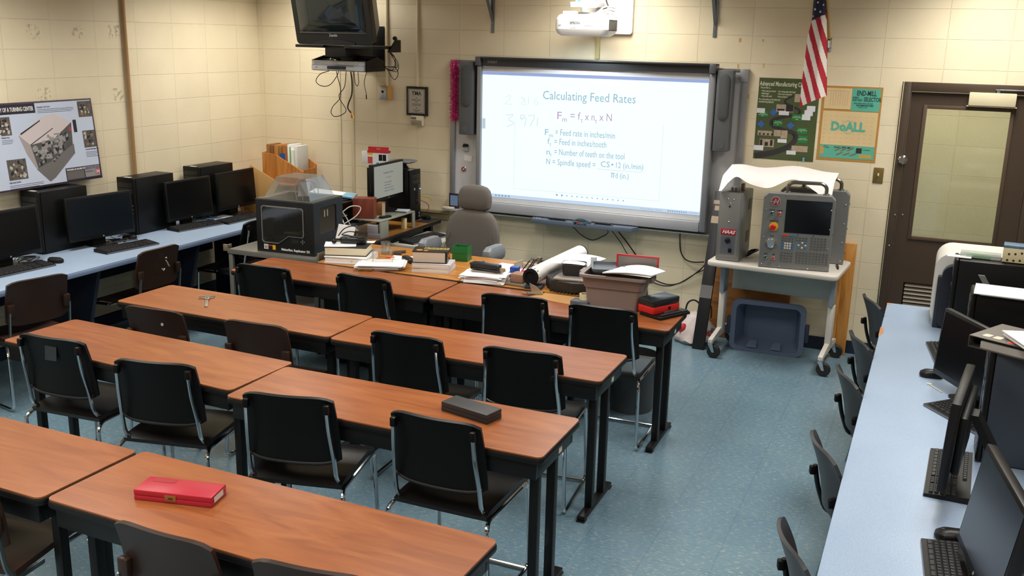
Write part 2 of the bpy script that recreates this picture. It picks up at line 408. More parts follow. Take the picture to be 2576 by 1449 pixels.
m = MB(); m.box(-.16, RX + .16, BY - .16, 2.3, CEIL, CEIL + .1); struct('ceiling', m, P('ceiling_tile', S(205, 200, 186), .9, bump=.3, bscale=200))
m = MB(); m.box(4.6, RX, 2.0, 2.15, 0, CEIL); struct('wall_corridor', m, wall_c)
m = MB(); m.box(4.5, 4.6, .16, 2.15, 0, CEIL); struct('wall_corridor_end', m, wall_c)
m = MB(); m.box(.012, 5.598, -.008, 0, 0, .102, .002); struct('baseboard_front', m, navy)
m = MB(); m.box(6.532, RX - .01, -.008, 0, 0, .102, .002); struct('baseboard_front_right', m, navy)
m = MB(); m.box(0, .008, BY + .01, -.01, 0, .102, .002); struct('baseboard_left', m, navy)
m = MB(); m.box(1.05, 2.0, -.045, 0, .775, .80, .003); m.box(1.05, 2.0, -.022, 0, .715, .775, .003)
struct('trim_1', m, P('beige_rail', S(172, 158, 122), .5))
# scuffs and old tape stains on the left wall
def stain_mat(name, col, sc_):
    m = bpy.data.materials.new(name); m.use_nodes = True; nt = m.node_tree; N = nt.nodes; L = nt.links
    b = N['Principled BSDF']; b.inputs['Base Color'].default_value = col; b.inputs['Roughness'].default_value = .8
    g = N.new('ShaderNodeNewGeometry'); n = N.new('ShaderNodeTexNoise'); n.inputs['Scale'].default_value = sc_; n.inputs['Detail'].default_value = 3
    L.new(g.outputs['Position'], n.inputs['Vector'])
    r = N.new('ShaderNodeValToRGB'); e = r.color_ramp.elements; e[0].position = .50; e[0].color = (0, 0, 0, 1); e[1].position = .66; e[1].color = (.15, .15, .15, 1)
    L.new(n.outputs['Fac'], r.inputs[0]); L.new(r.outputs[0], b.inputs['Alpha'])
    return m
stain = stain_mat('scuff_stain', S(120, 108, 92), 34)
for y, z in ((-2.483, 2.259), (-2.091, 2.264), (-1.742, 2.268), (-2.439, 1.826), (-1.743, 1.796)):
    m = MB(); m.box(.0006, .0012, y - .055, y + .055, z - .05, z + .05); struct('scuff_mark', m, stain, wl)
tapebit = P('old_tape', S(206, 176, 112), .6)
for x, z, a, b_ in ((4.52, 1.90, .02, .035), (4.505, 1.70, .02, .02), (4.50, 1.55, .015, .02), (4.43, 2.31, .018, .03), (4.60, 2.31, .012, .02), (4.43, 2.12, .012, .03), (4.62, 2.13, .01, .03)):
    m = MB(); m.box(x - a / 2, x + a / 2, -.0012, 0, z - b_ / 2, z + b_ / 2); struct('tape_scrap', m, tapebit, wf)

# ---------------- door
dr = thing('door_1', 'brown half-glazed classroom door with a floor-level louvre', 'door', (5.6, 0, 0)); dr['kind'] = 'structure'
m = MB(); m.box(.012, .062, -.022, .16, 0, 2.05, .003); m.box(.868, .928, -.022, .16, 0, 2.05, .003); m.box(.0625, .8675, -.022, .16, 1.985, 2.05, .003)
split('door_frame', m, brown_door, dr)
m = MB()
gx0, gx1, gz0, gz1 = .168, .728, .937, 1.882
m.box(.066, gx0, .012, .058, .012, 1.98); m.box(gx1, .864, .012, .058, .012, 1.98)
m.box(gx0, gx1, .012, .058, gz1, 1.98); m.box(gx0, gx1, .012, .058, .60, gz0); m.box(gx0, gx1, .012, .058, .012, .16)
lf = obj('door_leaf', m, brown_door, dr, sm=0)
m = MB()
for a in ((gx0 - .012, gx0 + .014, gz0 - .012, gz1 + .012), (gx1 - .014, gx1 + .012, gz0 - .012, gz1 + .012)): m.box(a[0], a[1], .002, .012, a[2], a[3], .003)
m.box(gx0 + .0142, gx1 - .0142, .002, .012, gz1 - .014, gz1 + .012, .003); m.box(gx0 + .0142, gx1 - .0142, .002, .012, gz0 - .012, gz0 + .014, .003)
split('glazing_bead', m, P('brown_bead', S(84, 68, 54), .45), dr)
m = MB(); m.box(gx0, gx1, .030, .036, gz0, gz1)
obj('glass_pane', m, glass_mat('wired_glass', (.97, .97, .92, 1), .04, .07, S(196, 196, 160), wire=True), dr)
m = MB(); m.box(gx0, gx1, .050, .056, .16, .60)
obj('louvre_back', m, P('louvre_dark', S(20, 18, 16), .7), dr)
m = MB()
for k in range(14):
    z = .18 + k * .03
    m.prism([(gx0 + .01, .016, z), (gx0 + .01, .048, z + .016), (gx0 + .01, .048, z + .0185), (gx0 + .01, .016, z + .0035)], (gx1 - gx0 - .02, 0, 0))
obj('louvre', m, P('louvre_slat', S(176, 166, 152), .4), dr)
m = MB(); m.lathe([(.031, 0), (.031, .006), (.024, .012), (.022, .026), (.018, .03)], 20, (.062, -.022, 1.502), 'Y'); m.lathe([(.031, 0), (.031, -.006), (.024, -.012), (.022, -.026), (.018, -.03)], 20, (.062, -.022, 1.502), 'Y')
split('door_lock', m, chrome, dr)
m = MB()
for x, z in ((.055, 1.10), (.105, 1.10), (.04, .87)): m.lathe([(.007, 0), (.006, -.004), (.002, -.006)], 10, (x, -.022 if x < .06 else .012, z), 'Y')
split('door_screw', m, chrome, dr)
m = MB(); m.box(.44, .735, -.058, .010, 1.905, 1.995, .006); m.box(.43, .745, -.050, .010, 1.898, 1.904, .002)
cl = obj('door_closer', m, P('closer_cream', S(214, 204, 172), .4), dr)
m = MB(); m.cyl((.62, -.03, 1.995), (.62, -.03, 2.02), .012); m.box(.60, .86, -.042, -.022, 2.012, 2.02, .002)
obj('closer_arm', m, steel, cl)

# ---------------- electrical bits on the walls
beige_pipe = P('painted_conduit', S(232, 217, 184), .5)
tan_pipe = P('tan_conduit', S(168, 134, 92), .45)
m = MB(); m.cyl((.022, -1.652, .74), (.022, -1.652, CEIL), .016, seg=12)
tag(obj('conduit_pipe', m, tan_pipe), 'tan conduit pipe running up the left wall', 'pipe')
m = MB(); m.cyl((1.385, -.014, 1.857), (1.385, -.014, CEIL), .012, seg=12)
tag(obj('conduit_pipe', m, beige_pipe), 'cream conduit pipe dropping to the tan wall box right of the television', 'pipe')
m = MB(); m.cyl((1.688, -.012, 1.862), (1.688, -.012, CEIL), .010, seg=12)
tag(obj('conduit_pipe', m, beige_pipe), 'cream conduit pipe ending above the framed plaque', 'pipe')
m = MB(); m.box(.873, .895, -.014, 0, .80, 2.3, .004)
tag(obj('wall_raceway', m, beige_pipe), 'thin cream cable raceway below the television, left one of two', 'raceway')
m = MB(); m.box(1.003, 1.032, -.016, 0, .80, 2.3, .004)
tag(obj('wall_raceway', m, beige_pipe), 'thin cream cable raceway below the television, right one of two', 'raceway')
m = MB(); m.box(3.292, 3.33, -.016, 0, 2.14, 2.34, .004)
tag(obj('wall_raceway', m, P('khaki_raceway', S(196, 184, 130), .5)), 'khaki cable raceway between projector and interactive board', 'raceway')
t = thing('wall_box', 'tan electrical box with a steel cover plate at the end of a conduit', 'electrical box', (1.385, 0, 1.797))
m = MB(); m.box(-.055, .045, -.055, 0, -.060, .060, .004); obj('box_body', m, P('tan_box', S(214, 164, 96), .45), t)
m = MB(); m.box(-.060, .018, -.060, -.0555, -.058, .058, .002); obj('cover_plate', m, steel, t)
m = MB(); m.lathe([(.011, 0), (.011, -.006), (.006, -.008)], 12, (-.02, -.060, .01), 'Y'); obj('jack', m, black_pl, t)
t = thing('wall_stud_cap', 'small black rubber bumper on the wall beside the television', 'bumper', (1.46, 0, 2.262))
m = MB(); m.lathe([(.018, 0), (.017, -.016), (.010, -.026)], 14, (0, 0, 0), 'Y'); obj('bumper', m, black_pl, t)
# plaque
t = thing('award_plaque', 'black framed award plaque with a silver certificate on the wall', 'plaque', (1.682, 0, 1.737))
m = MB(); m.box(-.104, .104, -.020, 0, -.124, .124, .003); obj('backboard', m, P('plaque_black', S(30, 28, 27), .35), t)
m = MB(); m.box(-.080, .080, -.0225, -.0202, -.103, .103); obj('silver_plate', m, P('silver_plate', S(176, 170, 158), .35, metal=.25), t)
m = MB()
for a in ((-.074, -.072, -.097, .097), (.072, .074, -.097, .097), (-.074, .074, -.097, -.095), (-.074, .074, .095, .097)): m.box(a[0], a[1], -.0232, -.0226, a[2], a[3])
for s_, z, h in (('to', .026, .012), ('Education Partner', .008, .012), ('Council', -.006, .011), ('for outstanding work', -.026, .010), ('in support of training', -.038, .010), ('2009', -.060, .010), ('Tooling and Machining', -.078, .008), ('Association', -.087, .008)):
    m.text(s_, h, XZ(0, -.0228, z), align='CENTER')
obj('engraving', m, text_blk, t)
m = MB(); m.text('TMA', .045, XZ(0, -.0228, .052), align='CENTER', bold=.001); obj('lettering', m, text_blk, t)
t = thing('thermostat', 'small ivory wall thermostat mounted just under the plaque', 'thermostat', (1.688, 0, 1.568))
iv = P('ivory_plastic', S(232, 220, 190), .4)
m = MB(); m.box(-.062, .062, -.034, 0, -.045, .045, .010, 3); obj('housing', m, iv, t)
m = MB(); m.box(-.054, -.004, -.0362, -.0342, .014, .034, .001); obj('display', m, P('lcd_gray', S(120, 118, 106), .3), t)
m = MB(); m.box(-.054, .050, -.0368, -.0342, -.036, .006, .002); obj('flap', m, P('ivory_shade', S(150, 142, 122), .4), t)
t = thing('light_switch', 'brass light switch plate on the wall beside the door', 'light switch', (5.508, 0, 1.374))
m = MB(); m.box(-.035, .035, -.006, 0, -.057, .057, .003); obj('plate', m, P('brass_plate', S(150, 128, 78), .35, metal=.7), t)
m = MB(); m.box(-.005, .005, -.019, -.0065, -.004, .016, .002); obj('toggle', m, iv, t)
m = MB()
for z in (-.038, .038): m.lathe([(.004, 0), (.003, -.002)], 8, (0, -.006, z), 'Y')
split('screw', m, steel, t)

# ---------------- shelf brackets above the board
def bracket(x, label):
    t = thing('shelf_bracket', label, 'bracket', (x, 0, 2.325), group='steel shelf brackets on the front wall')
    m = MB(); m.box(-.014, .014, -.006, 0, 0, .58, .001); m.box(-.014, -.009, -.018, -.0062, .12, .58); m.box(.009, .014, -.018, -.0062, .12, .58); obj('wall_plate', m, gray_metal, t)
    m = MB(); m.box(-.012, .012, -.40, -.02, .565, .58, .001); obj('arm', m, gray_metal, t)
    m = MB(); m.prism([(-.011, -.008, .105), (.011, -.008, .105), (.011, -.32, .56), (-.011, -.32, .56)], (0, -.004, -.012)); obj('strut', m, gray_metal, t)
    m = MB()
    for z in (.015, .075): m.lathe([(.005, 0), (.004, -.003)], 8, (0, -.006, z), 'Y')
    split('bolt', m, steel, t)
bracket(2.391, 'grey steel shelf bracket on the wall left of the projector')
bracket(4.236, 'grey steel shelf bracket on the wall right of the projector')

# ---------------- whiteboard behind the interactive board
alu = P('grey_aluminium', S(158, 160, 166), .38, metal=.45)
t = thing('whiteboard', 'wide whiteboard in grey aluminium frame behind the interactive board', 'whiteboard', (3.265, 0, 1.46))
m = MB(); m.box(-1.225, 1.225, -.014, 0, -.62, .61); obj('writing_surface', m, P('whiteboard_white', S(206, 206, 208), .3), t)
m = MB(); m.box(-1.254, -1.205, -.026, 0, -.645, .64, .003); m.box(1.205, 1.254, -.026, 0, -.645, .64, .003); m.box(-1.2045, 1.2045, -.024, 0, -.645, -.62, .003)
split('frame', m, alu, t)
m = MB(); m.box(-1.2045, 1.2045, -.020, 0, .625, .64, .002); m.box(-1.2045, 1.2045, -.030, 0, .545, .565, .002); m.box(1.19, 1.254, -.034, -.0265, .545, .64, .003); split('map_rail', m, alu, t)
m = MB(); m.prism([(-1.29, -.026, -.648), (-1.29, -.10, -.640), (-1.29, -.10, -.632), (-1.29, -.026, -.628)], (2.5, 0, 0)); obj('chalk_tray', m, P('tray_grey', S(186, 186, 184), .4, metal=.4), t)
# things on the whiteboard's left strip
t = thing('binder_clip', 'black-topped magnetic clip holding a paper slip on the whiteboard', 'clip', (2.162, -.015, 1.36))
m = MB(); m.box(-.024, .024, -.014, 0, -.025, .03, .004); obj('clip_body', m, P('clip_silver', S(176, 170, 176), .35), t)
m = MB(); m.prism(rr2(-.028, .024, 0, .03, .010) and [(-.028, -.006, .012), (.026, -.006, .016), (.024, -.006, .036), (-.014, -.006, .040)], (0, -.016, 0)); obj('clip_head', m, black_pl, t)
m = MB(); m.box(-.0375, .0375, -.0012, 0, -.025, .025); tag(obj('paper_slip', m, white_pp, None, (2.182, -.0153, 1.275), (0, .10, 0)), 'small white paper slip hanging under the clip on the whiteboard', 'paper')
t = thing('button_magnet', 'round red and silver button magnet on the whiteboard', 'magnet', (2.142, -.015, 1.18))
m = MB(); m.lathe([(.024, 0), (.024, -.004), (.020, -.008), (.002, -.009)], 20, (0, 0, 0), 'Y'); obj('disc', m, P('badge_silver', S(196, 190, 184), .3, metal=.5), t)
m = MB(); m.lathe([(.019, -.0085), (.012, -.0100), (.002, -.0102)], 20, (0, 0, 0), 'Y'); obj('badge_face', m, P('badge_red', S(140, 28, 34), .4), t)
m = MB(); m.text('H', .024, XZ(0, -.0104, -.009), align='CENTER', shear=.3, bold=.001); obj('lettering', m, text_wht, t)
t = thing('desk_picture', 'small dark framed picture standing on the chalk tray', 'picture', (2.062, -.0275, .838))
m = MB(); m.box(-.05, .05, -.012, 0, 0, .125, .003); obj('frame', m, P('frame_dark', S(40, 36, 44), .4), t)
m = MB(); m.box(-.036, .036, -.0132, -.0122, .018, .108); obj('photo', m, P('photo_blue', S(120, 146, 186), .35, var=.3, scale=40), t)
t = thing('note_stack', 'small stack of cream notes on the left end of the chalk tray', 'notes', (2.03, -.075, .831))
m = MB(); m.box(-.055, .045, -.022, .022, 0, .016, .001, M=Matrix.Rotation(.04, 4, 'Z')); obj('notes', m, P('note_cream', S(226, 208, 190), .8), t)
# garland of pink tinsel
m = MB(); R2 = random.Random(3)
m.cyl((2.065, -.045, 2.10), (2.068, -.045, 1.595), .010, seg=8)
for k in range(1500):
    z = 1.60 + .495 * R2.random(); a = R2.uniform(0, 2 * PI); el = R2.uniform(-.9, .5); ln = R2.uniform(.030, .062)
    c0 = Vector((2.065, -.045, z)); d = Vector((math.cos(a) * math.cos(el), -abs(math.sin(a)) * .55 * math.cos(el), math.sin(el))) * ln
    s_ = Vector((R2.uniform(-1, 1), R2.uniform(-1, 1), R2.uniform(-1, 1))).cross(d).normalized() * .0022
    m.f([m.v(c0 - s_), m.v(c0 + s_), m.v(c0 + d + s_ * .5), m.v(c0 + d - s_ * .5)])
pink = P('pink_tinsel', S(236, 84, 158), .25, metal=.4, var=.3, scale=60)
tag(obj('tinsel_garland', m, pink, sm=0), 'shiny pink tinsel garland hanging beside the left speaker', 'garland')
# ================================================================ INTERACTIVE BOARD
bx0, bx1, bz0, bz1 = 2.302, 4.296, .845, 2.134
t = thing('interactive_board', 'large interactive whiteboard showing a projected feed rate slide', 'interactive whiteboard', (0, 0, 0))
sil = P('board_silver', S(150, 152, 158), .35, metal=.4)
m = MB(); m.box(bx0 + .02, bx1 - .02, -.085, -.035, bz0 + .02, bz1 - .02); m.box(2.6, 2.7, -.035, -.0145, 1.0, 2.0); m.box(3.9, 4.0, -.035, -.0145, 1.0, 2.0)
obj('back_panel', m, dark_gray, t)
m = MB(); m.box(bx0 + .035, bx1 - .04, -.090, -.0855, bz0 + .085, bz1 - .06); obj('board_surface', m, P('board_white', S(222, 224, 228), .35), t)
m = MB(); m.box(bx0, bx0 + .042, -.118, -.03, bz0, bz1 - .072, .012, 3); m.box(bx1 - .055, bx1, -.118, -.03, bz0, bz1 - .072, .014, 3); split('side_frame', m, sil, t)
m = MB(); m.box(bx0 + .043, bx1 - .056, -.112, -.03, bz0, bz0 + .082, .006, 2); obj('bottom_frame', m, P('board_lower_grey', S(186, 188, 194), .35, metal=.25), t)
m = MB(); m.box(bx0, bx1, -.150, -.03, bz1 - .016, bz1, .005); m.box(bx0 + .04, bx1 - .045, -.120, -.03, bz1 - .074, bz1 - .0165); split('top_bar', m, P('board_charcoal', S(44, 46, 50), .35), t)
m = MB(); m.box(bx0, bx0 + .045, -.152, -.03, bz1 - .072, bz1 - .0005, .006); m.box(bx1 - .05, bx1, -.152, -.03, bz1 - .072, bz1 - .0005, .006); split('corner_cap', m, P('board_corner', S(84, 86, 90), .4), t)
m = MB(); m.text('SMART', .030, XZ(2.40, -.1207, 2.083)); obj('lettering', m, P('badge_gray', S(158, 158, 158), .4), t)
# what the projector shows on it, its light put in as glowing panels
y0 = -.0912
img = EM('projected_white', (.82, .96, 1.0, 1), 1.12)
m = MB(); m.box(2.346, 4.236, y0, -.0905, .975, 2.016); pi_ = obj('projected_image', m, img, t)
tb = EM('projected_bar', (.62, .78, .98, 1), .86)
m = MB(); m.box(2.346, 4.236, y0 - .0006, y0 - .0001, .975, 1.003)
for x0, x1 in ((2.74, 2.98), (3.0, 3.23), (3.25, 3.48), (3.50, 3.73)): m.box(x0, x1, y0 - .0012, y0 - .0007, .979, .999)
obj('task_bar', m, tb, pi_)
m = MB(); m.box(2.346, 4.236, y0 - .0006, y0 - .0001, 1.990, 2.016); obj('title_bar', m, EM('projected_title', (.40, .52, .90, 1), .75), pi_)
m = MB()
for a in ((2.648, 2.650, 1.060, 1.66), (3.905, 3.907, 1.060, 1.66), (2.648, 3.907, 1.060, 1.062)): m.box(a[0], a[1], y0 - .0006, y0 - .0001, a[2], a[3])
m.box(3.376, 3.752, y0 - .0006, y0 - .0001, 1.276, 1.279)
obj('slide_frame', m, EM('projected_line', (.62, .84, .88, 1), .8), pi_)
y1 = y0 - .0004
tq = EM('projected_teal', (.34, .60, .73, 1), .80)
m = MB()
def ln(s_, x, z, h, w_):
    """one slide line fitted to its width"""
    k = len(m.bm.verts); m.text(s_, h, XZ(x, y1, z), depth=.0003)
    m.bm.verts.ensure_lookup_table(); vs = m.bm.verts[k:]
    mx_ = max(v.co.x for v in vs)
    f_ = w_ / (mx_ - x)
    for v in vs: v.co.x = x + (v.co.x - x) * f_
ln('Calculating Feed Rates', 2.886, 1.812, .098, .786)
ln('F', 2.911, 1.524, .070, .038); ln('m', 2.952, 1.508, .048, .036); ln('= Feed rate in inches/min', 3.005, 1.528, .072, .512)
ln('f', 2.942, 1.452, .070, .020); ln('t', 2.962, 1.438, .046, .014); ln('= Feed in inches/tooth', 3.000, 1.452, .072, .448)
ln('n', 2.932, 1.366, .070, .034); ln('t', 2.968, 1.352, .046, .014); ln('= Number of teeth on the tool', 3.002, 1.369, .072, .602)
ln('N = Spindle speed =', 2.933, 1.286, .070, .431); ln('CS', 3.405, 1.298, .066, .080); ln('12 (in./min)', 3.528, 1.298, .066, .234)
m.lathe([(.0085, 0), (.0085, -.0004)], 14, (3.506, y1, 1.322), 'Y')
m.box(3.496, 3.530, y1 - .0003, y1, 1.250, 1.256); m.box(3.503, 3.509, y1 - .0003, y1, 1.216, 1.2495); m.box(3.518, 3.524, y1 - .0003, y1, 1.216, 1.2495); ln('d (in.)', 3.533, 1.216, .066, .113)
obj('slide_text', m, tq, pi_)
m = MB()
ln('F', 3.013, 1.658, .086, .046); ln('m', 3.062, 1.640, .058, .042); ln('= f', 3.130, 1.662, .086, .090); ln('t', 3.224, 1.642, .054, .016)
ln('x n', 3.258, 1.662, .086, .082); ln('t', 3.345, 1.642, .054, .016); ln('x N', 3.380, 1.664, .086, .104)
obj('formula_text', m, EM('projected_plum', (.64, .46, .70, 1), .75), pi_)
m = MB()
ln('Picture9.png - Windows Picture and Fax Viewer', 2.372, 1.996, .020, .36)
for s_, x in (('unit (CNC) lecture - Mi...', 2.76), ('HUB experience - marke...', 3.01), ('Untitled - Microsoft...', 3.27), ('C:\\My Documents\\My Pic...', 3.52), ('Picture9.png - Windo...', 3.76)): ln(s_, x, .984, .015, .19)
ln('10:39 AM', 4.15, .984, .015, .07)
obj('window_text', m, EM('projected_indigo', (.36, .48, .74, 1), .7), pi_)
m = MB()
def stroke(pts, r=.0028):
    p = spline([(a, y1 - .0002, b) for a, b in pts], 5); m.tube(p, r, 5)
stroke([(2.560, 1.665), (2.630, 1.672), (2.590, 1.632), (2.640, 1.605), (2.575, 1.572)]); stroke([(2.70, 1.640), (2.735, 1.672), (2.70, 1.672), (2.705, 1.638), (2.745, 1.655), (2.735, 1.585)])
stroke([(2.765, 1.670), (2.822, 1.674), (2.785, 1.585)]); stroke([(2.850, 1.662), (2.848, 1.590)])
stroke([(2.560, 1.812), (2.600, 1.830), (2.590, 1.790), (2.555, 1.760), (2.620, 1.758)], .0018); stroke([(2.70, 1.82), (2.735, 1.80), (2.70, 1.765), (2.74, 1.76), (2.70, 1.82)], .0018); stroke([(2.765, 1.825), (2.763, 1.765)], .0018)
stroke([(2.842, 1.825), (2.81, 1.79), (2.835, 1.762), (2.852, 1.785), (2.82, 1.79)], .0018)
obj('marker_writing', m, EM('projected_ghost', (.66, .84, .87, 1), .86), pi_)
m = MB()
for k in range(14):
    x = 3.04 + k * .044
    m.lathe([(.008 if k < 2 else .0055, 0), (.008 if k < 2 else .0055, -.0004)], 10, (x, y1, 1.038), 'Y')
for k in range(5): m.box(2.478 + k * .03, 2.494 + k * .03, y1 - .0006, y1, .982, .997)
for k in range(9): m.box(3.98 + k * .018, 3.99 + k * .018, y1 - .0006, y1, .983, .995)
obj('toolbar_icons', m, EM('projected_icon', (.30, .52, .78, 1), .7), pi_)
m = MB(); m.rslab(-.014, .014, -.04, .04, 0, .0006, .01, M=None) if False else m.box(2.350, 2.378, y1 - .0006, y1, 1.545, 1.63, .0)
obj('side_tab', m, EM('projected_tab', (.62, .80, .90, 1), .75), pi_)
# pen tray under the board
t = thing('pen_tray', 'blue-grey pen tray mounted under the interactive board', 'pen tray', (3.30, -.119, .842))
blu = P('tray_blue_grey', S(94, 106, 122), .35, metal=.15)
m = MB()
o = [(-.46, 0), (-.44, -.085), (-.30, -.105), (.28, -.105), (.43, -.09), (.46, 0)]
m.loops([[(x, y * .98 + .0, -.034) for x, y in o], [(x, y, -.022) for x, y in o], [(x * .99, y * .96, .0) for x, y in o]])
obj('tray_body', m, blu, t)
m = MB(); m.box(-.28, -.14, -.075, -.035, .0005, .004); m.box(.10, .26, -.075, -.035, .0005, .004); split('pen_slot', m, dark_gray, t)
m = MB(); m.sheet(lambda u, v: (-.075 + .15 * u, -.085 + .05 * v, .012 + .022 * math.sin(PI * u)), 10, 3, .012); obj('eraser', m, P('eraser_grey', S(86, 96, 108), .4), t)
m = MB(); m.cyl((-.30, -.055, .010), (-.15, -.055, .010), .006); m.cyl((.11, -.055, .010), (.24, -.055, .010), .006); split('stylus', m, black_pl, t)
for k, (nm, c_) in enumerate((('black', S(20, 20, 20)), ('red', S(190, 40, 40)), ('green', S(40, 140, 70)), ('blue', S(40, 70, 170)))):
    m = MB(); m.box(-.055 + k * .028, -.033 + k * .028, -.1075, -.098, -.004, .006, .001); b_ = obj('colour_button', m, P('button_' + nm, c_, .4), t); b_['label'] = nm + ' pen button'
m = MB(); m.lathe([(.006, .0005), (.006, .003)], 10, (-.40, -.05, 0)); m.lathe([(.006, .0005), (.006, .003)], 10, (-.375, -.05, 0)); split('key_button', m, white_pl, t)
# speakers
def speaker(x0, x1, label):
    t = thing('board_speaker', label, 'speaker', ((x0 + x1) / 2, 0, 1.486), group='grey speakers flanking the interactive board')
    w_ = (x1 - x0) / 2
    m = MB(); m.box(-w_, w_, -.13, -.0345, 0, .605, .008); m.box(-w_ * .6, w_ * .6, -.0345, -.0145, .15, .45); obj('cabinet', m, P('speaker_grey', S(92, 95, 98), .5), t)
    m = MB()
    o = rr2(-w_ * .68, w_ * .68, .235, .575, .04, 5)
    m.loops([[(x, -.1302, z) for x, z in o], [(x * .96, -.140, .405 + (z - .405) * .985) for x, z in o], [(x * .7, -.146, .405 + (z - .405) * .9) for x, z in o]])
    obj('grille', m, P('speaker_grille', S(78, 80, 82), .8, bump=.4, bscale=500), t)
    m = MB(); m.lathe([(.030, 0), (.030, -.003), (.002, -.003)], 20, (0, -.1302, .05), 'Y'); obj('badge', m, P('speaker_badge', S(84, 87, 90), .4), t)
speaker(2.146, 2.274, 'slim grey speaker beside the pink garland, left of the board')
speaker(4.305, 4.425, 'slim grey speaker on the right side of the interactive board')
# ---------------- projector
t = thing('projector', 'white short-throw projector on a wall arm above the board', 'projector', (3.33, 0, 2.30))
m = MB(); m.rslab(-.045, .27, -.02, 0, 0, .60, .02); bm_ = m
m = MB(); o = rr2(-.06, .265, .035, .62, .022, 5); m.loops([[(x, -.028, z) for x, z in o], [(x, -.001, z) for x, z in o]]); obj('wall_plate', m, P('projector_plate', S(206, 204, 214), .35), t)
def pbody(s, z, dy=0): return [(x * s, -.335 + y * s + dy, z) for x, y in rr2(-.215, .215, -.13, .13, .05, 5)]
def tp(pts): return [(p[0] - .0, p[1] - .0, p[2]) for p in pts]
m = MB(); m.loops([pbody(.80, .012), pbody(.93, .030), pbody(1.0, .062)]); bb = obj('base_cover', m, white_pl, t, (-.005, 0, 0)); bb['label'] = 'white underside around the lens bay'
m = MB(); m.loops([pbody(1.0, .0625), pbody(1.0, .125), pbody(.985, .142), pbody(.90, .165), pbody(.84, .172)]); obj('body', m, white_pl, t, (-.005, 0, 0))
m = MB()
for k in range(9): m.box(.2085, .2118, -.43 + k * .021, -.418 + k * .021, .055, .135)
obj('vent_grille', m, black_pl, t)
m = MB(); m.text('EPSON', .026, XZ(-.09, -.4665, .100), align='LEFT', bold=.0004); m.text('LCD', .012, XZ(-.185, -.4665, .086)); obj('lettering', m, P('print_grey', S(96, 96, 100), .5), t)
m = MB(); m.box(-.088, -.04, -.4668, -.4655, .072, .090); m.box(.025, .105, -.4668, -.4655, .088, .122); split('label_patch', m, P('label_pale', S(206, 208, 214), .4), t)
m = MB(); m.box(-.115, .10, -.30, -.12, .1725, .19, .006); m.box(-.175, -.07, -.40, -.33, .173, .196, .005); split('mount_plate', m, white_pl, t)
m = MB(); m.box(-.03, .03, -.33, -.0285, .232, .268, .006); obj('arm', m, P('arm_white', S(218, 214, 208), .4), t)
m = MB(); m.rslab(-.13, .05, -.40, -.22, .225, .262, .03, bev=.008); m.rslab(-.095, .035, -.37, -.23, .2625, .285, .03, bev=.006); m.cyl((-.03, -.30, .19), (-.03, -.30, .225), .035); obj('slide_head', m, white_pl, t)
m = MB(); m.lathe([(.012, 0), (.012, -.004), (.002, -.005)], 14, (-.055, -.371, .274), 'Y'); m.lathe([(.012, 0), (.012, -.004), (.002, -.005)], 14, (-.005, -.31, .213), 'Y'); split('adjust_knob', m, P('knob_blue', S(96, 190, 226), .35), t)
m = MB(); m.tube(spline([(.05, -.25, .175), (.07, -.24, .21), (.10, -.20, .235), (.14, -.10, .23)]), .006, 6); m.tube(spline([(.03, -.25, .172), (.055, -.24, .20), (.11, -.18, .215), (.14, -.12, .205), (.10, -.06, .21)]), .005, 6); m.box(.075, .10, -.27, -.25, .175, .21, .004); obj('white_cable', m, cable_wht, t)
m = MB(); m.tube(spline([(.06, -.24, .173), (.075, -.22, .21), (.09, -.12, .24), (.05, -.05, .30), (.06, -.035, .45)]), .004, 6); obj('black_cable', m, cable_blk, t)
# ---------------- cords on the wall beneath the board
def cord(name, pts, r, mat, label, n=8):
    m = MB(); m.tube(spline(pts, n), r, 6); return tag(obj(name, m, mat), label, 'cable')
cord('cable', [(3.18, -.13, .80), (3.19, -.05, .765), (3.24, -.02, .71), (3.334, -.015, .675), (3.42, -.02, .71), (3.484, -.05, .757), (3.49, -.13, .80)], .004, cable_blk, 'black cable looping in a swag below the pen tray')
cord('cable', [(3.586, -.13, .80), (3.59, -.06, .76), (3.65, -.03, .68), (3.74, -.02, .56), (3.80, -.02, .44), (3.83, -.02, .30), (3.84, -.02, .05)], .0055, cable_blk, 'thick black cable running down from the pen tray')
cord('cable', [(3.530, -.13, .80), (3.535, -.05, .755), (3.59, -.03, .68), (3.64, -.02, .60), (3.72, -.02, .50), (3.78, -.02, .38), (3.79, -.02, .05)], .0035, cable_blk, 'thin black cable running down beside the thick one')
cord('cable', [(4.082, -.06, .845), (4.082, -.05, .81), (4.08, -.03, .75), (4.09, -.02, .66), (4.13, -.02, .60), (4.20, -.03, .585), (4.29, -.05, .60)], .005, cable_blk, 'black cable hanging from the right corner of the board')
cord('cable', [(4.30, -.05, .58), (4.24, -.03, .51), (4.12, -.02, .41), (4.02, -.02, .375), (3.92, -.02, .39), (3.80, -.02, .44)], .005, cable_blk, 'black cable swagging low along the wall toward the metal channel')
cord('cable', [(4.30, -.045, .54), (4.22, -.03, .49), (4.10, -.015, .40), (4.00, -.015, .36), (3.90, -.015, .37), (3.78, -.015, .42)], .004, cable_blk, 'thin black cable just under the low wall swag')
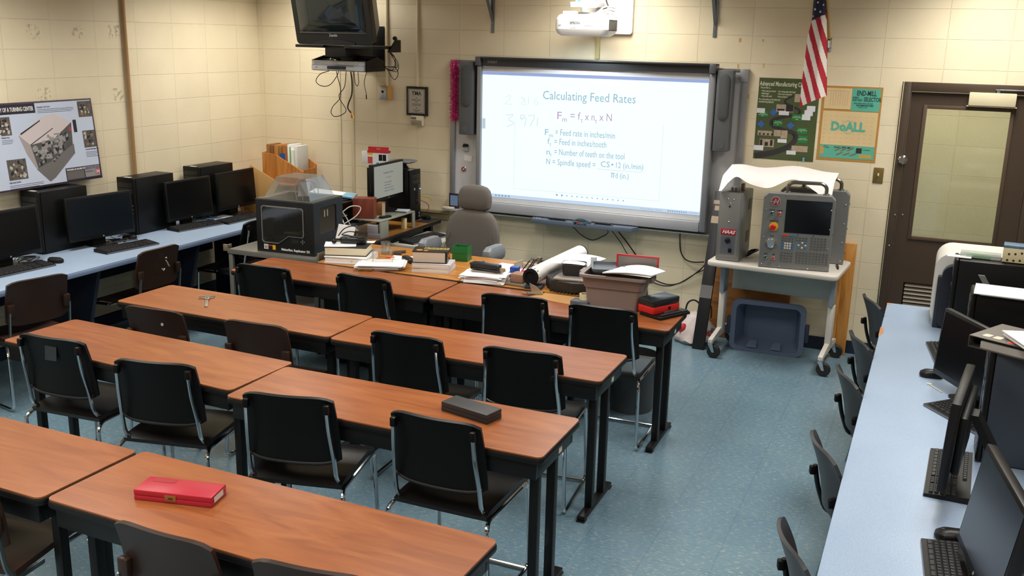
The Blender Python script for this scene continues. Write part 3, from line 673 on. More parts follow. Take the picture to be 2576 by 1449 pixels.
# ================================================================ TRAINING TABLES
cherry = wood_mat('cherry_laminate', S(130, 71, 37), S(143, 81, 43), S(155, 92, 51), 'X', .29)
edge_blk = P('black_edge_band', S(15, 14, 15), .45, spec=.35)
TL, TW, TH = 1.505, .455, .74
def make_table(label):
    t = thing('training_table', label, 'table', group='narrow cherry training tables')
    hx, hy = TL / 2, TW / 2
    m = MB(); m.rslab(-hx + .004, hx - .004, -hy + .004, hy - .004, TH - .006, TH, .026, 5); obj('tabletop', m, cherry, t)
    m = MB(); m.rslab(-hx, hx, -hy, hy, TH - .034, TH - .0062, .03, 5, bev=.008)
    o1 = rr2(-hx, hx, -hy, hy, .03, 5); o2 = rr2(-hx + .0045, hx - .0045, -hy + .0045, hy - .0045, .0262, 5)
    obj('edge_band', m, edge_blk, t)
    m = MB(); z0, z1 = TH - .105, TH - .035
    m.box(-hx + .03, hx - .03, -hy + .018, -hy + .040, z0, z1, .002); m.box(-hx + .03, hx - .03, hy - .040, hy - .018, z0, z1, .002)
    m.box(-hx + .03, -hx + .052, -hy + .0405, hy - .0405, z0, z1, .002); m.box(hx - .052, hx - .03, -hy + .0405, hy - .0405, z0, z1, .002)
    split('apron', m, blk_metal, t)
    for sx in (-1, 1):
        x = sx * (hx - .075)
        for y in (-.095, .095):
            m = MB(); m.box(x - .019, x + .019, y - .019, y + .019, .031, TH - .0355, .003); obj('leg', m, blk_metal, t)
        m = MB(); m.box(x - .020, x + .020, -hy + .01, hy - .01, .006, .0305, .003)
        m.box(x - .022, x + .022, -hy, -hy + .045, 0, .006, .002); m.box(x - .022, x + .022, hy - .045, hy, 0, .006, .002); obj('foot_bar', m, blk_metal, t)
        m = MB(); m.prism([(x - sx * .02, -.008, TH - .20), (x - sx * .02, -.008, TH - .185), (x - sx * .16, -.008, TH - .045), (x - sx * .16, -.008, TH - .06)], (0, .016, 0)); obj('brace', m, blk_metal, t)
        m = MB(); m.box(x + sx * .0455 - .0008, x + sx * .0455 + .0008, .04, .075, TH - .092, TH - .068); o = obj('latch_plate', m, P('latch_cream', S(206, 200, 170), .4), t); o['label'] = 'cream latch plate on the end rail'
    return t
tables = [
    (2.380, -2.287, -.6, 'cherry training table in the front row, left of the seam, printer cart behind it'),
    (3.892, -2.290, .4, 'cherry training table in the front row with the grey bin standing on it'),
    (2.312, -3.228, -1.0, 'cherry training table in the second row with the steel caliper on it'),
    (3.822, -3.252, .5, 'empty cherry training table in the second row, end nearest the aisle'),
    (2.385, -4.078, -2.4, 'empty cherry training table in the third row, on the left'),
    (3.895, -4.170, .3, 'cherry training table in the third row with the black case on it'),
    (2.487, -5.222, -1.0, 'empty cherry training table in the nearest row, cut off by the left picture edge'),
    (4.003, -5.240, -1.2, 'cherry training table in the nearest row with the red case on it')]
T0 = make_table(tables[0][3]); T0.location = (tables[0][0], tables[0][1], 0); T0.rotation_euler[2] = math.radians(tables[0][2])
for x, y, a, lb in tables[1:]: dup(T0, (x, y, 0), a, lb)

# ================================================================ CHAIRS
seat_blk = P('chair_black_plastic', S(24, 21, 20), .33, var=.08, spec=.5)
back_blk = P('chair_back_black', S(11, 11, 11), .45, spec=.25)
seat_brn = P('chair_brown_plastic', S(50, 34, 27), .36, var=.06, spec=.35)
seat_gry = P('chair_charcoal_plastic', S(47, 46, 48), .42, var=.08)
flat_bar = P('chair_flat_bar', S(128, 140, 142), .25, metal=.85)
def arc_back(w, z0, z1, y0, lean, bow, taper, crown=0.0):
    def fn(u, v):
        # rounded-corner panel: u across, v up
        s_ = u * 2 - 1; hw = w / 2 * (1 - taper * v)
        k = abs(s_) ** 6
        zz = z0 + (z1 - z0) * v
        zz += (-.020 * k * (v ** 3)) + (.028 * k * ((1 - v) ** 3)) + crown * (1 - s_ * s_) * (v - .5)
        return (s_ * hw, y0 - lean * v - bow * (1 - s_ * s_) + .012 * math.sin(PI * v), zz)
    return fn
def make_black_chair(label):
    t = thing('sled_chair', label, 'chair', group='black chairs at the tables')
    m = MB()
    m.sheet(lambda u, v: ((u * 2 - 1) * (.212 - .004 * abs(v - .5)), -.215 + .43 * v, .447 - .012 * math.sin(PI * u) * math.sin(PI * v) - .03 * max(0, v - .82) / .18 * .6 - .014 * max(0, .12 - v) / .12), 12, 10, .020)
    obj('seat', m, seat_blk, t)
    m = MB(); m.sheet(arc_back(.425, .535, .852, -.205, .046, .034, .07), 14, 10, .016); obj('backrest', m, back_blk, t)
    fb_ = arc_back(.425, .535, .852, -.205, .046, .034, .07)
    m = MB(); m.tube([Vector(fb_(.04 + .92 * q / 14, .03)) + Vector((0, -.010, 0)) for q in range(15)], .006, 6); obj('lower_rim', m, P('chair_rim', S(34, 33, 32), .4), t)
    for s in (-1, 1):
        m = MB()
        m.tube(fillet([(s * .176, -.278, .80), (s * .180, -.268, .70), (s * .190, -.242, .57), (s * .192, -.226, .475), (s * .192, -.17, .424), (s * .192, -.05, .424)], .03), .0095, 8); obj('back_upright', m, chrome, t)
        m = MB(); m.box(s * .175 - .012, s * .175 + .012, -.290, -.262, .785, .825, .005); obj('socket', m, back_blk, t)
        m = MB()
        m.tube(fillet([(s * .214, .17, .424), (s * .214, -.205, .424), (s * .226, -.245, .40), (s * .226, -.225, .0125), (s * .226, .215, .0125), (s * .214, .20, .424), (s * .214, .13, .424)], .04, 5), .0095, 8); obj('sled_leg', m, chrome, t)
    m = MB(); m.tube([(-.208, .06, .424), (.208, .06, .424)], .008, 8); obj('seat_bar', m, chrome, t)
    m = MB(); m.tube([(-.222, .18, .0135), (.222, .18, .0135)], .008, 8); obj('floor_bar', m, chrome, t)
    return t
g = 'black chairs at the tables'
chairs = [
    (4.211, -4.182, -.2, 'black sled chair with chrome frame tucked at the table with the black case, aisle end'),
    (3.498, -4.246, 12.9, 'black sled chair at the table with the black case, away from the aisle'),
    (2.717, -4.167, 12.4, 'black sled chair at the right end of the third row left table'),
    (2.064, -4.105, 3.8, 'black sled chair with a clear tape patch on its back'),
    (3.559, -3.279, 2.1, 'black sled chair at the empty second row table, left of two'),
    (4.159, -3.241, 4.9, 'black sled chair at the empty second row table, aisle end'),
    (2.012, -2.406, 2.6, 'black sled chair in front of the printer cart, first of the front row'),
    (2.749, -2.339, -4.2, 'black sled chair in the front row facing the paperbacks, left of the table seam'),
    (3.709, -2.326, 7.3, 'black sled chair in the front row left of the grey bin'),
    (4.271, -2.318, 1.5, 'black sled chair in front of the grey bin, beside the waste basket')]
C0 = make_black_chair(chairs[0][3]); C0.location = (chairs[0][0], chairs[0][1], 0)
for x, y, a, lb in chairs[1:]:
    o = dup(C0, (x, y, 0), a, lb)
    if 'tape patch' in lb:
        m = MB(); m.sheet(lambda u, v: (-.03 + .07 * u + .012 * v, -.2785 - .004 * v - .0 * u, .735 + .075 * v), 2, 2, .0008)
        obj('tape_patch', m, P('clear_tape', S(52, 52, 54), .2), o)
dup(C0, (.735, -1.36, 0), 92, 'black sled chair pulled up to the left counter beside the printer cart')

def make_brown_chair(label):
    t = thing('stacking_chair', label, 'chair', group='brown stacking chairs')
    m = MB(); m.sheet(lambda u, v: ((u * 2 - 1) * .200, -.20 + .41 * v, .44 - .018 * math.sin(PI * u) * math.sin(PI * v) - .03 * max(0, v - .8) / .2), 10, 9, .022); obj('seat', m, seat_brn, t)
    m = MB(); m.sheet(arc_back(.40, .53, .815, -.215, .040, .020, .04), 12, 8, .015)
    obj('backrest', m, seat_brn, t)
    for s in (-1, 1):
        m = MB(); m.prism([(s * .178, -.262, .655), (s * .198, -.262, .655), (s * .202, -.226, .60), (s * .202, -.24, .72)], (0, .014, 0)) if False else m.box(s * .176 - .02, s * .176 + .022, -.262, -.236, .60, .675, .006)
        obj('bracket', m, seat_brn, t)
        m = MB(); m.tube(fillet([(s * .19, -.258, .625), (s * .192, -.236, .47), (s * .194, -.20, .415), (s * .194, -.05, .405)], .05), .006, 8, ry=.012); obj('upright', m, flat_bar, t)
        m = MB(); m.tube(fillet([(s * .194, -.19, .400), (s * .214, -.235, .36), (s * .224, -.255, .0125), (s * .224, .215, .0125), (s * .205, .20, .405), (s * .19, .06, .408)], .05, 5), .010, 8); obj('sled_leg', m, chrome, t)
    m = MB(); m.tube([(-.19, .05, .405), (.19, .05, .405)], .008, 8); obj('seat_bar', m, chrome, t)
    return t
g2 = 'brown stacking chairs'
brown = [
    (2.034, -3.395, 3.0, 'brown plastic stacking chair below the caliper, with a white spot on its back'),
    (2.690, -3.361, 3.2, 'brown plastic stacking chair at the right end of the caliper table'),
    (2.875, -5.33, 12.0, 'brown plastic stacking chair at the nearest left table, seat showing, left of the table seam'),
    (3.865, -5.295, -.7, 'brown plastic stacking chair just below the red case'),
    (4.36, -5.275, 7.0, 'brown plastic stacking chair whose back corner just shows at the bottom edge'),
    (.700, -3.400, 78, 'brown plastic stacking chair at the left counter, leftmost, at the first keyboard'),
    (.712, -2.442, 89.6, 'brown plastic stacking chair with white paint flecks on its back at the left counter')]
B0 = make_brown_chair(brown[0][3]); B0.location = (brown[0][0], brown[0][1], 0); B0.rotation_euler[2] = math.radians(3)
for x, y, a, lb in brown[1:]:
    o = dup(B0, (x, y, 0), a, lb)
    if 'flecks' in lb:
        fl = P('white_fleck', S(200, 190, 184), .6)
        for q in ([(.03, .72), (.045, .70), (.05, .685), (.062, .672)], [(-.012, .668), (.0, .652), (.012, .665)], [(.03, .735), (.036, .74), (.04, .734)]):
            m = MB(); m.tube([(a_, -.2585 - .02 * (1 - (a_ / .2) ** 2) + .02 - .0, b_) for a_, b_ in q], .003, 5, ry=.006); f_ = obj('paint_fleck', m, fl, o); f_.location = (0, -.0255, 0); f_['label'] = 'white paint fleck'
m = MB(); m.lathe([(.009, 0), (.009, -.002), (.001, -.0025)], 12, (.075, -.2815, .735), 'Y'); f_ = obj('white_spot', m, P('white_fleck', S(200, 190, 184), .6), B0); f_['label'] = 'pale round spot'

def make_charcoal_chair(label):
    t = thing('shell_chair', label, 'chair', group='charcoal chairs along the right counter')
    m = MB(); m.sheet(arc_back(.365, .535, .80, -.20, .075, .045, .10, .02), 14, 9, .013); obj('backrest', m, seat_gry, t)
    m = MB(); m.sheet(lambda u, v: ((u * 2 - 1) * .20, -.19 + .40 * v, .44 - .02 * math.sin(PI * u) * math.sin(PI * v)), 8, 8, .016); obj('seat', m, seat_gry, t)
    for s in (-1, 1):
        m = MB(); m.tube(fillet([(s * .15, -.262, .64), (s * .152, -.245, .55), (s * .155, -.20, .43), (s * .155, -.05, .42)], .04), .010, 8); obj('upright', m, blk_metal, t)
        m = MB(); m.box(s * .15 - .013, s * .15 + .013, -.283, -.258, .60, .635, .004); obj('clip', m, blk_metal, t)
        for fy in (-1, 1):
            m = MB(); m.tube(fillet([(s * .15, .02 * fy, .42), (s * .17, .14 * fy, .415), (s * .205, .21 * fy, .0)], .05), .010, 8); obj('leg', m, flat_bar, t)
    return t
gray = [
    (5.89, -1.355, -70, 'charcoal shell chair at the door end of the right counter'),
    (5.89, -2.235, -70, 'charcoal shell chair by the chipped edge of the right counter'),
    (5.888, -2.88, -70, 'charcoal shell chair, middle one of five along the right counter'),
    (5.885, -3.795, -70, 'charcoal shell chair along the right counter, second nearest to the camera'),
    (5.885, -4.615, -70, 'charcoal shell chair along the right counter, nearest to the camera')]
G0 = make_charcoal_chair(gray[0][3]); G0.location = (gray[0][0], gray[0][1], 0); G0.rotation_euler[2] = math.radians(-70)
for x, y, a, lb in gray[1:]: dup(G0, (x, y, 0), a, lb)
# ================================================================ COUNTERS ALONG THE SIDE WALLS
blue_lam = speckle_mat('blue_laminate', S(150, 169, 194), S(162, 180, 203), S(138, 157, 184), .38)
blue_edge = speckle_mat('blue_laminate_edge', S(126, 146, 180), S(146, 164, 194), S(106, 126, 160), .45)
CZ = .735
t = thing('computer_counter', 'long blue laminate counter along the left wall carrying computers', 'counter', (0, 0, 0))
m = MB(); m.box(.012, .785, -5.2, -.75, CZ - .006, CZ); obj('worktop', m, blue_lam, t)
m = MB(); m.box(.012, .788, -5.2, -.747, CZ - .036, CZ - .0062, .002); obj('top_edge', m, blue_edge, t)
for y in (-.80, -1.75, -2.75, -3.75, -4.9):
    m = MB(); m.prism([(.06, y - .015, 0), (.52, y - .015, 0), (.72, y - .015, CZ - .037), (.06, y - .015, CZ - .037)], (0, .03, 0)); obj('support_panel', m, P('navy_panel', S(26, 34, 52), .45), t)
m = MB(); m.box(.012, .030, -5.1, -.80, .40, CZ - .037); obj('rear_rail', m, P('navy_panel', S(26, 34, 52), .45), t)

t = thing('computer_counter', 'long blue laminate counter on the right with a chipped edge', 'counter', (0, 0, 0))
m = MB(); m.box(5.712, 6.62, -6.6, -1.256, CZ - .004, CZ + .004, .001); obj('worktop', m, blue_lam, t)
m = MB(); m.box(5.710, 6.622, -6.6, -1.254, CZ - .034, CZ - .0042, .003); obj('top_edge', m, blue_edge, t)
for y in (-1.45, -3.15, -4.85, -6.4):
    m = MB(); m.box(5.98, 6.55, y - .015, y + .015, 0, CZ - .035); obj('support_panel', m, P('navy_panel', S(26, 34, 52), .45), t)
chip = P('chipped_particleboard', S(178, 122, 78), .85, var=.18, scale=120, bump=.4)
m = MB(); m.prism([(5.7085, -2.04, CZ - .02), (5.7085, -1.86, CZ - .02), (5.7085, -1.86, CZ + .0045), (5.7085, -2.04, CZ + .0045)], (.004, 0, 0))
o = [(5.709, -2.04), (5.709, -1.85), (5.716, -1.86), (5.729, -1.89), (5.724, -1.92), (5.731, -1.95), (5.727, -1.99), (5.719, -2.02)]
m.loops([[(x, y, CZ + .0041) for x, y in o], [(x, y, CZ + .0048) for x, y in o]])
o = [(5.711, -1.262), (5.711, -1.31), (5.724, -1.30), (5.735, -1.27), (5.74, -1.258)]
split('chipped_edge', m, chip, t)
m = MB(); m.loops([[(x, y, CZ + .0041) for x, y in o], [(x, y, CZ + .0048) for x, y in o]]); obj('chipped_corner', m, chip, t)

# ================================================================ COMPUTERS
key_blk = P('key_black', S(34, 34, 36), .5)
def make_tower(label, w=.178, d=.43, h=.445, group='black desktop towers on the left counter'):
    t = thing('desktop_computer', label, 'computer', group=group)      # front faces -Y, origin at the base centre
    m = MB(); m.box(-w / 2, w / 2, -d / 2 + .022, d / 2, .004, h - .004, .004); m.box(-w / 2 + .02, w / 2 - .02, -d / 2 + .04, d / 2 - .02, 0, .004); obj('case', m, pc_black, t)
    m = MB(); m.box(-w / 2, w / 2, -d / 2, -d / 2 + .0215, .006, h, .009, 3); fp = obj('front_panel', m, black_pl, t)
    m = MB()
    for k, z in enumerate((h - .075, h - .118)): m.box(-w / 2 + .018, w / 2 - .018, -d / 2 - .0025, -d / 2 - .0002, z, z + .036, .001)
    split('drive_bay', m, P('bay_black', S(30, 30, 32), .4), t)
    m = MB(); m.box(-.004, w / 2 - .020, -d / 2 - .0015, -d / 2 - .0002, h - .30, h - .13, .0005); obj('vent_panel', m, black_gl, t)
    m = MB(); m.lathe([(.012, 0), (.012, -.0015), (.002, -.002)], 16, (-.022, -d / 2 - .0002, h - .165), 'Y'); b_ = obj('badge', m, P('badge_silver2', S(180, 182, 186), .3, metal=.6), t)
    m = MB(); m.box(.050, .066, -d / 2 - .0015, -d / 2 - .0002, .03, .048); m.box(.050, .066, -d / 2 - .0015, -d / 2 - .0002, .056, .074); split('sticker', m, P('sticker_blue', S(120, 146, 176), .4), t)
    m = MB()
    for z in (h - .22, h - .25, h - .28): m.box(.056, .068, -d / 2 - .002, -d / 2 - .0004, z, z + .010)
    split('port', m, P('port_gray', S(92, 92, 92), .4), t)
    m = MB(); m.box(-.045, .02, -d / 2 + .03, -d / 2 + .06, h - .0038, h - .0030); obj('paper_label', m, P('label_white', S(206, 206, 200), .5), t)
    m = MB(); m.tube(spline([(.04, d / 2 - .002, h - .06), (.04, d / 2 + .03, h - .07), (.04, d / 2 + .035, h - .16), (.03, d / 2 + .03, .02)]), .004, 6); obj('power_cord', m, cable_blk, t)
    return t
PC0 = make_tower('black desktop tower behind the second monitor from the left, under the tilted poster'); PC0.location = (.108, -2.53, CZ)
dup(PC0, (.160, -1.69, CZ), 0, 'black desktop tower standing left of the third monitor on the left counter')
dup(PC0, (.135, -.925, CZ), 0, 'black desktop tower behind the far end monitor of the left counter')

def make_monitor(label, w, h, group, scr=screen_off, stand='block', tilt=4, back=0.0):
    t = thing('computer_monitor', label, 'monitor', group=group)       # screen faces -Y, origin at the base
    z0 = .062 if stand == 'block' else .10
    m = MB(); m.box(-w / 2, w / 2, -.012, .020, z0, z0 + h, .005, 2); m.box(-w / 2 + .05, w / 2 - .05, .0202, .045, z0 + .05, z0 + h - .06, .008); T_ = Matrix.Translation((0, 0, z0)) @ Matrix.Rotation(math.radians(-tilt), 4, 'X') @ Matrix.Translation((0, 0, -z0)); m.bm.transform(T_); obj('housing', m, black_pl, t)
    m = MB(); m.box(-w / 2 + .015, w / 2 - .015, -.0135, -.0121, z0 + .026, z0 + h - .015); m.bm.transform(T_); obj('screen', m, scr, t)
    m = MB(); m.lathe([(.006, 0), (.006, -.001), (.001, -.0012)], 12, (0, -.0125, z0 + .012), 'Y'); m.bm.transform(T_); obj('badge', m, P('badge_dim', S(140, 142, 146), .3), t)
    if stand == 'block':
        m = MB(); m.prism([(-.055, .045 + (z0 + .17) * math.tan(math.radians(tilt)) * .6, z0 + .17), (-.055, .075 + (z0 + .17) * math.tan(math.radians(tilt)) * .6, z0 + .17), (-.055, .075 + back, .0125), (-.055, .045 + back, .0125)], (.11, 0, 0)); obj('neck', m, black_pl, t)
        m = MB(); m.rslab(-.085, .085, -.07 + back, .09 + back, 0, .012, .02, bev=.003); obj('base', m, black_pl, t)
    else:
        m = MB(); m.loops([[(-.06, .03 + back, .012), (.06, .03 + back, .012), (.06, .06 + back, .012), (-.06, .06 + back, .012)], [(-.04, .046, z0 + .22), (.04, .046, z0 + .22), (.04, .076, z0 + .22), (-.04, .076, z0 + .22)]]); obj('neck', m, black_pl, t)
        m = MB(); m.lathe([(.105, 0), (.105, .008), (.095, .0115), (.02, .012)], 28, (0, .03 + back, 0)); obj('base', m, black_pl, t)
    return t
gm = 'monitors on the left counter'
M0 = make_monitor('black monitor at the left picture edge, first on the left counter', .50, .322, gm)
M0.location = (.315, -3.115, CZ); M0.rotation_euler[2] = math.radians(88)
m2 = make_monitor('largest monitor on the left counter, with a bluish dark screen', .555, .318, gm, screen_blue)  # bluish tone is the screen's base colour
m2.location = (.305, -2.305, CZ + .0); m2.rotation_euler[2] = math.radians(82)
dup(M0, (.325, -1.385, CZ), 87, 'black monitor between the two visible far towers on the left counter')
dup(M0, (.32, -.745 - .04, CZ), 90, 'black monitor at the far end of the left counter, partly behind the printer')
def make_keyboard(label, w=.45, d=.15, group='black keyboards on the left counter'):
    t = thing('keyboard', label, 'keyboard', group=group)              # front edge faces -Y
    m = MB(); m.prism([(-w / 2, -d / 2, 0), (-w / 2, d / 2, 0), (-w / 2, d / 2, .024), (-w / 2, -d / 2, .012)], (w, 0, 0)); obj('case', m, black_pl, t)
    def row(mm, x0, x1, y, n):
        k = (x1 - x0) / n; z = .012 + .012 * (y + d / 2) / d
        for i in range(n):
            xa, xb = x0 + i * k + .0015, x0 + (i + 1) * k - .0015
            b0, b1 = y - .0075, y + .0075
            mm.loops([[(xa, b0, z), (xb, b0, z), (xb, b1, z + .0006), (xa, b1, z + .0006)], [(xa + .002, b0 + .002, z + .007), (xb - .002, b0 + .002, z + .007), (xb - .002, b1 - .002, z + .0076), (xa + .002, b1 - .002, z + .0076)]])
    m = MB()
    for r in range(5): row(m, -w / 2 + .012, -w / 2 + .29, -d / 2 + .022 + r * .0185, 15 if r else 8)
    row(m, -w / 2 + .012, -w / 2 + .29, -d / 2 + .128, 13); obj('letter_keys', m, key_blk, t)
    m = MB()
    for r in (0, 1, 3, 4): row(m, -w / 2 + .302, -w / 2 + .356, -d / 2 + .022 + r * .0185, 3)
    obj('arrow_keys', m, key_blk, t)
    m = MB()
    for r in range(5): row(m, -w / 2 + .368, -w / 2 + .44, -d / 2 + .022 + r * .0185, 4)
    obj('number_keys', m, key_blk, t)
    m = MB(); m.box(-w / 2, w / 2, -d / 2 - .0025, -d / 2 - .0003, .001, .011, .0008); obj('front_lip', m, P('lip_grey', S(96, 98, 102), .3), t)
    return t
gk = 'black keyboards on the left counter'
K0 = make_keyboard('black keyboard at the left picture edge'); K0.location = (.44, -3.16, CZ); K0.rotation_euler[2] = math.radians(86)
dup(K0, (.525, -2.295, CZ), 82, 'black keyboard in front of the largest monitor on the left counter')
dup(K0, (.405, -1.425, CZ), 80, 'black keyboard in front of the third monitor on the left counter')
dup(K0, (.50, -.985, CZ), 88, 'black keyboard at the far end of the left counter, seen through the printer')
def make_mouse(label, group):
    t = thing('computer_mouse', label, 'mouse', group=group)
    m = MB()
    m.loops([[(x * .85, y * .9, 0) for x, y in rr2(-.031, .031, -.055, .055, .029, 5)], [(x, y, .010) for x, y in rr2(-.031, .031, -.055, .055, .029, 5)],
             [(x * .93, y * .95, .024) for x, y in rr2(-.031, .031, -.055, .055, .029, 5)], [(x * .6, y * .72 + .004, .035) for x, y in rr2(-.031, .031, -.055, .055, .029, 5)], [(x * .15, y * .2 + .006, .038) for x, y in rr2(-.031, .031, -.055, .055, .029, 5)]])
    obj('shell', m, black_pl, t)
    m = MB(); m.lathe([(.001, -.004), (.009, -.0035), (.010, 0), (.009, .0035), (.001, .004)], 14, (0, -.028, .028), 'X'); obj('wheel', m, dark_gray, t)
    return t
MS = make_mouse('black mouse beside the first keyboard on the left counter', 'mice on the left counter'); MS.location = (.455, -2.875, CZ); MS.rotation_euler[2] = math.radians(110)
dup(MS, (.305, -2.045, CZ), 120, 'black mouse lying by a coil of cable near the largest monitor')
def cables(seedv, x0, y0, label, n=3):
    R = random.Random(seedv); m = MB()
    for k in range(n):
        pts = []
        for i in range(7): pts.append((x0 + R.uniform(-.09, .09), y0 + R.uniform(-.17, .17), CZ + .005 + (R.uniform(0, .03) if i % 2 else 0)))
        m.tube(spline(pts, 6), .0028, 5)
    tag(obj('cable_tangle', m, cable_blk), label, 'cables')
cables(4, .30, -2.16, 'tangle of thin black cables below the largest monitor')
cables(8, .24, -2.98, 'tangle of thin black cables beside the first mouse')
cables(15, .20, -1.17, 'tangle of thin black cables behind the third keyboard')
m = MB(); m.tube(spline([(.16, -2.02, CZ + .003), (.20, -1.98, CZ + .02), (.12, -1.95, CZ + .004), (.06, -2.0, CZ + .03), (.14, -2.06, CZ + .004), (.24, -2.1, CZ + .004)]), .003, 6)
tag(obj('network_cable', m, P('blue_cable', S(60, 92, 150), .4)), 'blue network cable curling left of the second tower', 'cable')
m = MB(); m.tube(spline([(.12, -1.14, CZ + .003), (.2, -1.05, CZ + .02), (.32, -1.1, CZ + .004), (.30, -1.2, CZ + .02), (.18, -1.2, CZ + .004)]), .0035, 6)
tag(obj('network_cable', m, P('blue_cable', S(60, 92, 150), .4)), 'blue network cable lying under the far monitor', 'cable')
m = MB(); m.box(-.15, .15, -.10, .10, 0, .001); tag(obj('paper_sheet', m, white_pp, None, (.16, -.92, CZ), (0, 0, .2)), 'white sheet lying under the far monitor', 'paper')
# ================================================================ TEACHER'S DESK AND COMPUTER RETURN
oak = wood_mat('oak_laminate', S(146, 92, 38), S(176, 116, 52), S(196, 136, 68), 'X', .36)
oak_y = wood_mat('oak_laminate_return', S(120, 76, 34), S(150, 98, 44), S(172, 118, 58), 'Y', .36)
DZ = .74
t = thing('teacher_desk', 'oak-topped teacher desk with black edge covered in papers and tools', 'desk', (0, 0, 0))
m = MB(); m.rslab(1.995, 3.945, -2.03, -1.315, DZ - .004, DZ, .02); obj('desktop', m, oak, t)
m = MB(); m.rslab(1.99, 3.95, -2.035, -1.31, DZ - .036, DZ - .0042, .022, bev=.006); obj('edge_band', m, edge_blk, t)
for x0, x1 in ((2.02, 2.42), (3.50, 3.90)):
    m = MB(); m.box(x0, x1, -1.99, -1.36, .02, DZ - .037, .004); p_ = obj('pedestal', m, blk_metal, t)
    for k in range(3):
        m = MB(); m.box(x0 + .01, x1 - .01, -1.3595, -1.345, .05 + k * .215, .25 + k * .215, .003); d_ = obj('drawer', m, dark_gray, p_)
m = MB(); m.box(2.43, 3.49, -1.97, -1.955, .18, DZ - .037); obj('modesty_panel', m, blk_metal, t)

t = thing('computer_desk', 'wood-topped computer desk with black edge beside the teacher desk', 'desk', (0, 0, 0))
m = MB(); m.rslab(1.205, 1.97, -1.275, -.115, DZ - .004, DZ, .02); obj('desktop', m, oak_y, t)
m = MB(); m.rslab(1.20, 1.982, -1.28, -.11, DZ - .034, DZ - .0042, .024, bev=.008); obj('edge_band', m, edge_blk, t)
for y in (-1.24, -.16):
    m = MB(); m.box(1.24, 1.90, y - .015, y + .015, 0, DZ - .035); obj('side_panel', m, blk_metal, t)
m = MB(); m.box(1.90, 1.94, -.24, -.20, .55, DZ - .035); obj('bracket', m, blk_metal, t)
m = MB(); m.box(1.96, 2.29, -1.0, -.34, .655, .672, .004); m.box(1.985, 2.28, -1.018, -1.0005, .650, .690, .004); tr = split('keyboard_tray', m, P('tray_putty', S(178, 176, 164), .45), t)
m = MB(); m.box(1.75, 1.955, -.95, -.40, .6725, .70, .003); obj('tray_slide', m, blk_metal, t)
o = dup(K0, (2.11, -.68, .6725), 80, 'black keyboard on the pull-out tray by the office chair'); o['group'] = 'teacher desk input devices'
o = dup(MS, (1.86, -.185, DZ), 60, 'black mouse on the mouse pad at the end of the computer desk'); o['group'] = 'teacher desk input devices'
m = MB(); m.rslab(1.845 - .0, 1.968, -.34, -.125, DZ + .0001, DZ + .0035, .01); tag(obj('mouse_pad', m, P('pad_navy', S(30, 34, 48), .7)), 'dark mouse pad on the end of the computer desk', 'mouse pad')
for o_ in [x for x in C.objects if x.get('label', '').startswith('black mouse on the mouse pad')]: o_.location.z = DZ + .0036

# black printer shelf, monitor riser
t = thing('printer_shelf', 'black raised shelf carrying the inkjet printer', 'shelf', (0, 0, 0))
m = MB(); m.box(1.22, 1.745, -1.345, -.70, .815, .842, .004); obj('shelf_board', m, P('shelf_blue_grey', S(54, 64, 74), .35), t)
m = MB(); m.box(1.22, 1.25, -1.27, -.70, DZ + .0005, .8145); m.box(1.70, 1.74, -.74, -.70, DZ + .0005, .8145); m.box(1.70, 1.74, -1.27, -1.23, DZ + .0005, .8145); split('shelf_leg', m, blk_metal, t)
t = thing('monitor_riser', 'grey sheet metal riser under the desk monitor', 'riser', (0, 0, 0))
rg = P('riser_grey', S(150, 152, 140), .4, metal=.25)
m = MB(); m.box(1.70, 1.965, -1.115, -.56, .868, .880, .004); obj('riser_top', m, rg, t)
m = MB(); m.box(1.952, 1.965, -1.115, -.99, DZ + .0005, .8675, .003); m.box(1.952, 1.965, -.60, -.56, DZ + .0005, .8675, .003); m.box(1.70, 1.713, -.69, -.56, DZ + .0005, .8675, .003); split('riser_leg', m, rg, t)
m = MB(); m.box(1.90, 1.935, -.68, -.645, DZ + .0005, .83, .003); tag(obj('cream_block', m, P('cream_block', S(214, 200, 150), .5)), 'cream upright block under the monitor riser', 'block')
# desk monitor with a copy of the slide
scr = EM('monitor_slide', (.46, .47, .40, 1), .55)
t = make_monitor('lit monitor on the metal riser repeating the projected slide', .50, .30, 'teacher desk screens', scr, 'round', tilt=0)
t.location = (1.765, -.665, .8805); t.rotation_euler[2] = math.radians(91)
m = MB()
for s_, z, h, x, c_ in (('Calculating Feed Rates', .315, .018, -.09, 0), ('= Feed rate in inches/min', .238, .012, -.08, 0), ('= Feed in inches/tooth', .215, .012, -.08, 0), ('= Number of teeth on the tool', .192, .012, -.08, 0), ('= Spindle speed = CS 12 (in./min)', .169, .012, -.08, 0)):
    m.text(s_, h, XZ(x, -.0138, z), align='LEFT')
obj('slide_text', m, EM('monitor_text', (.14, .20, .30, 1), .4), t)
m = MB(); m.text('F = f x n x N', .016, XZ(-.05, -.0138, .276)); obj('formula_text', m, EM('monitor_red', (.40, .16, .14, 1), .4), t)
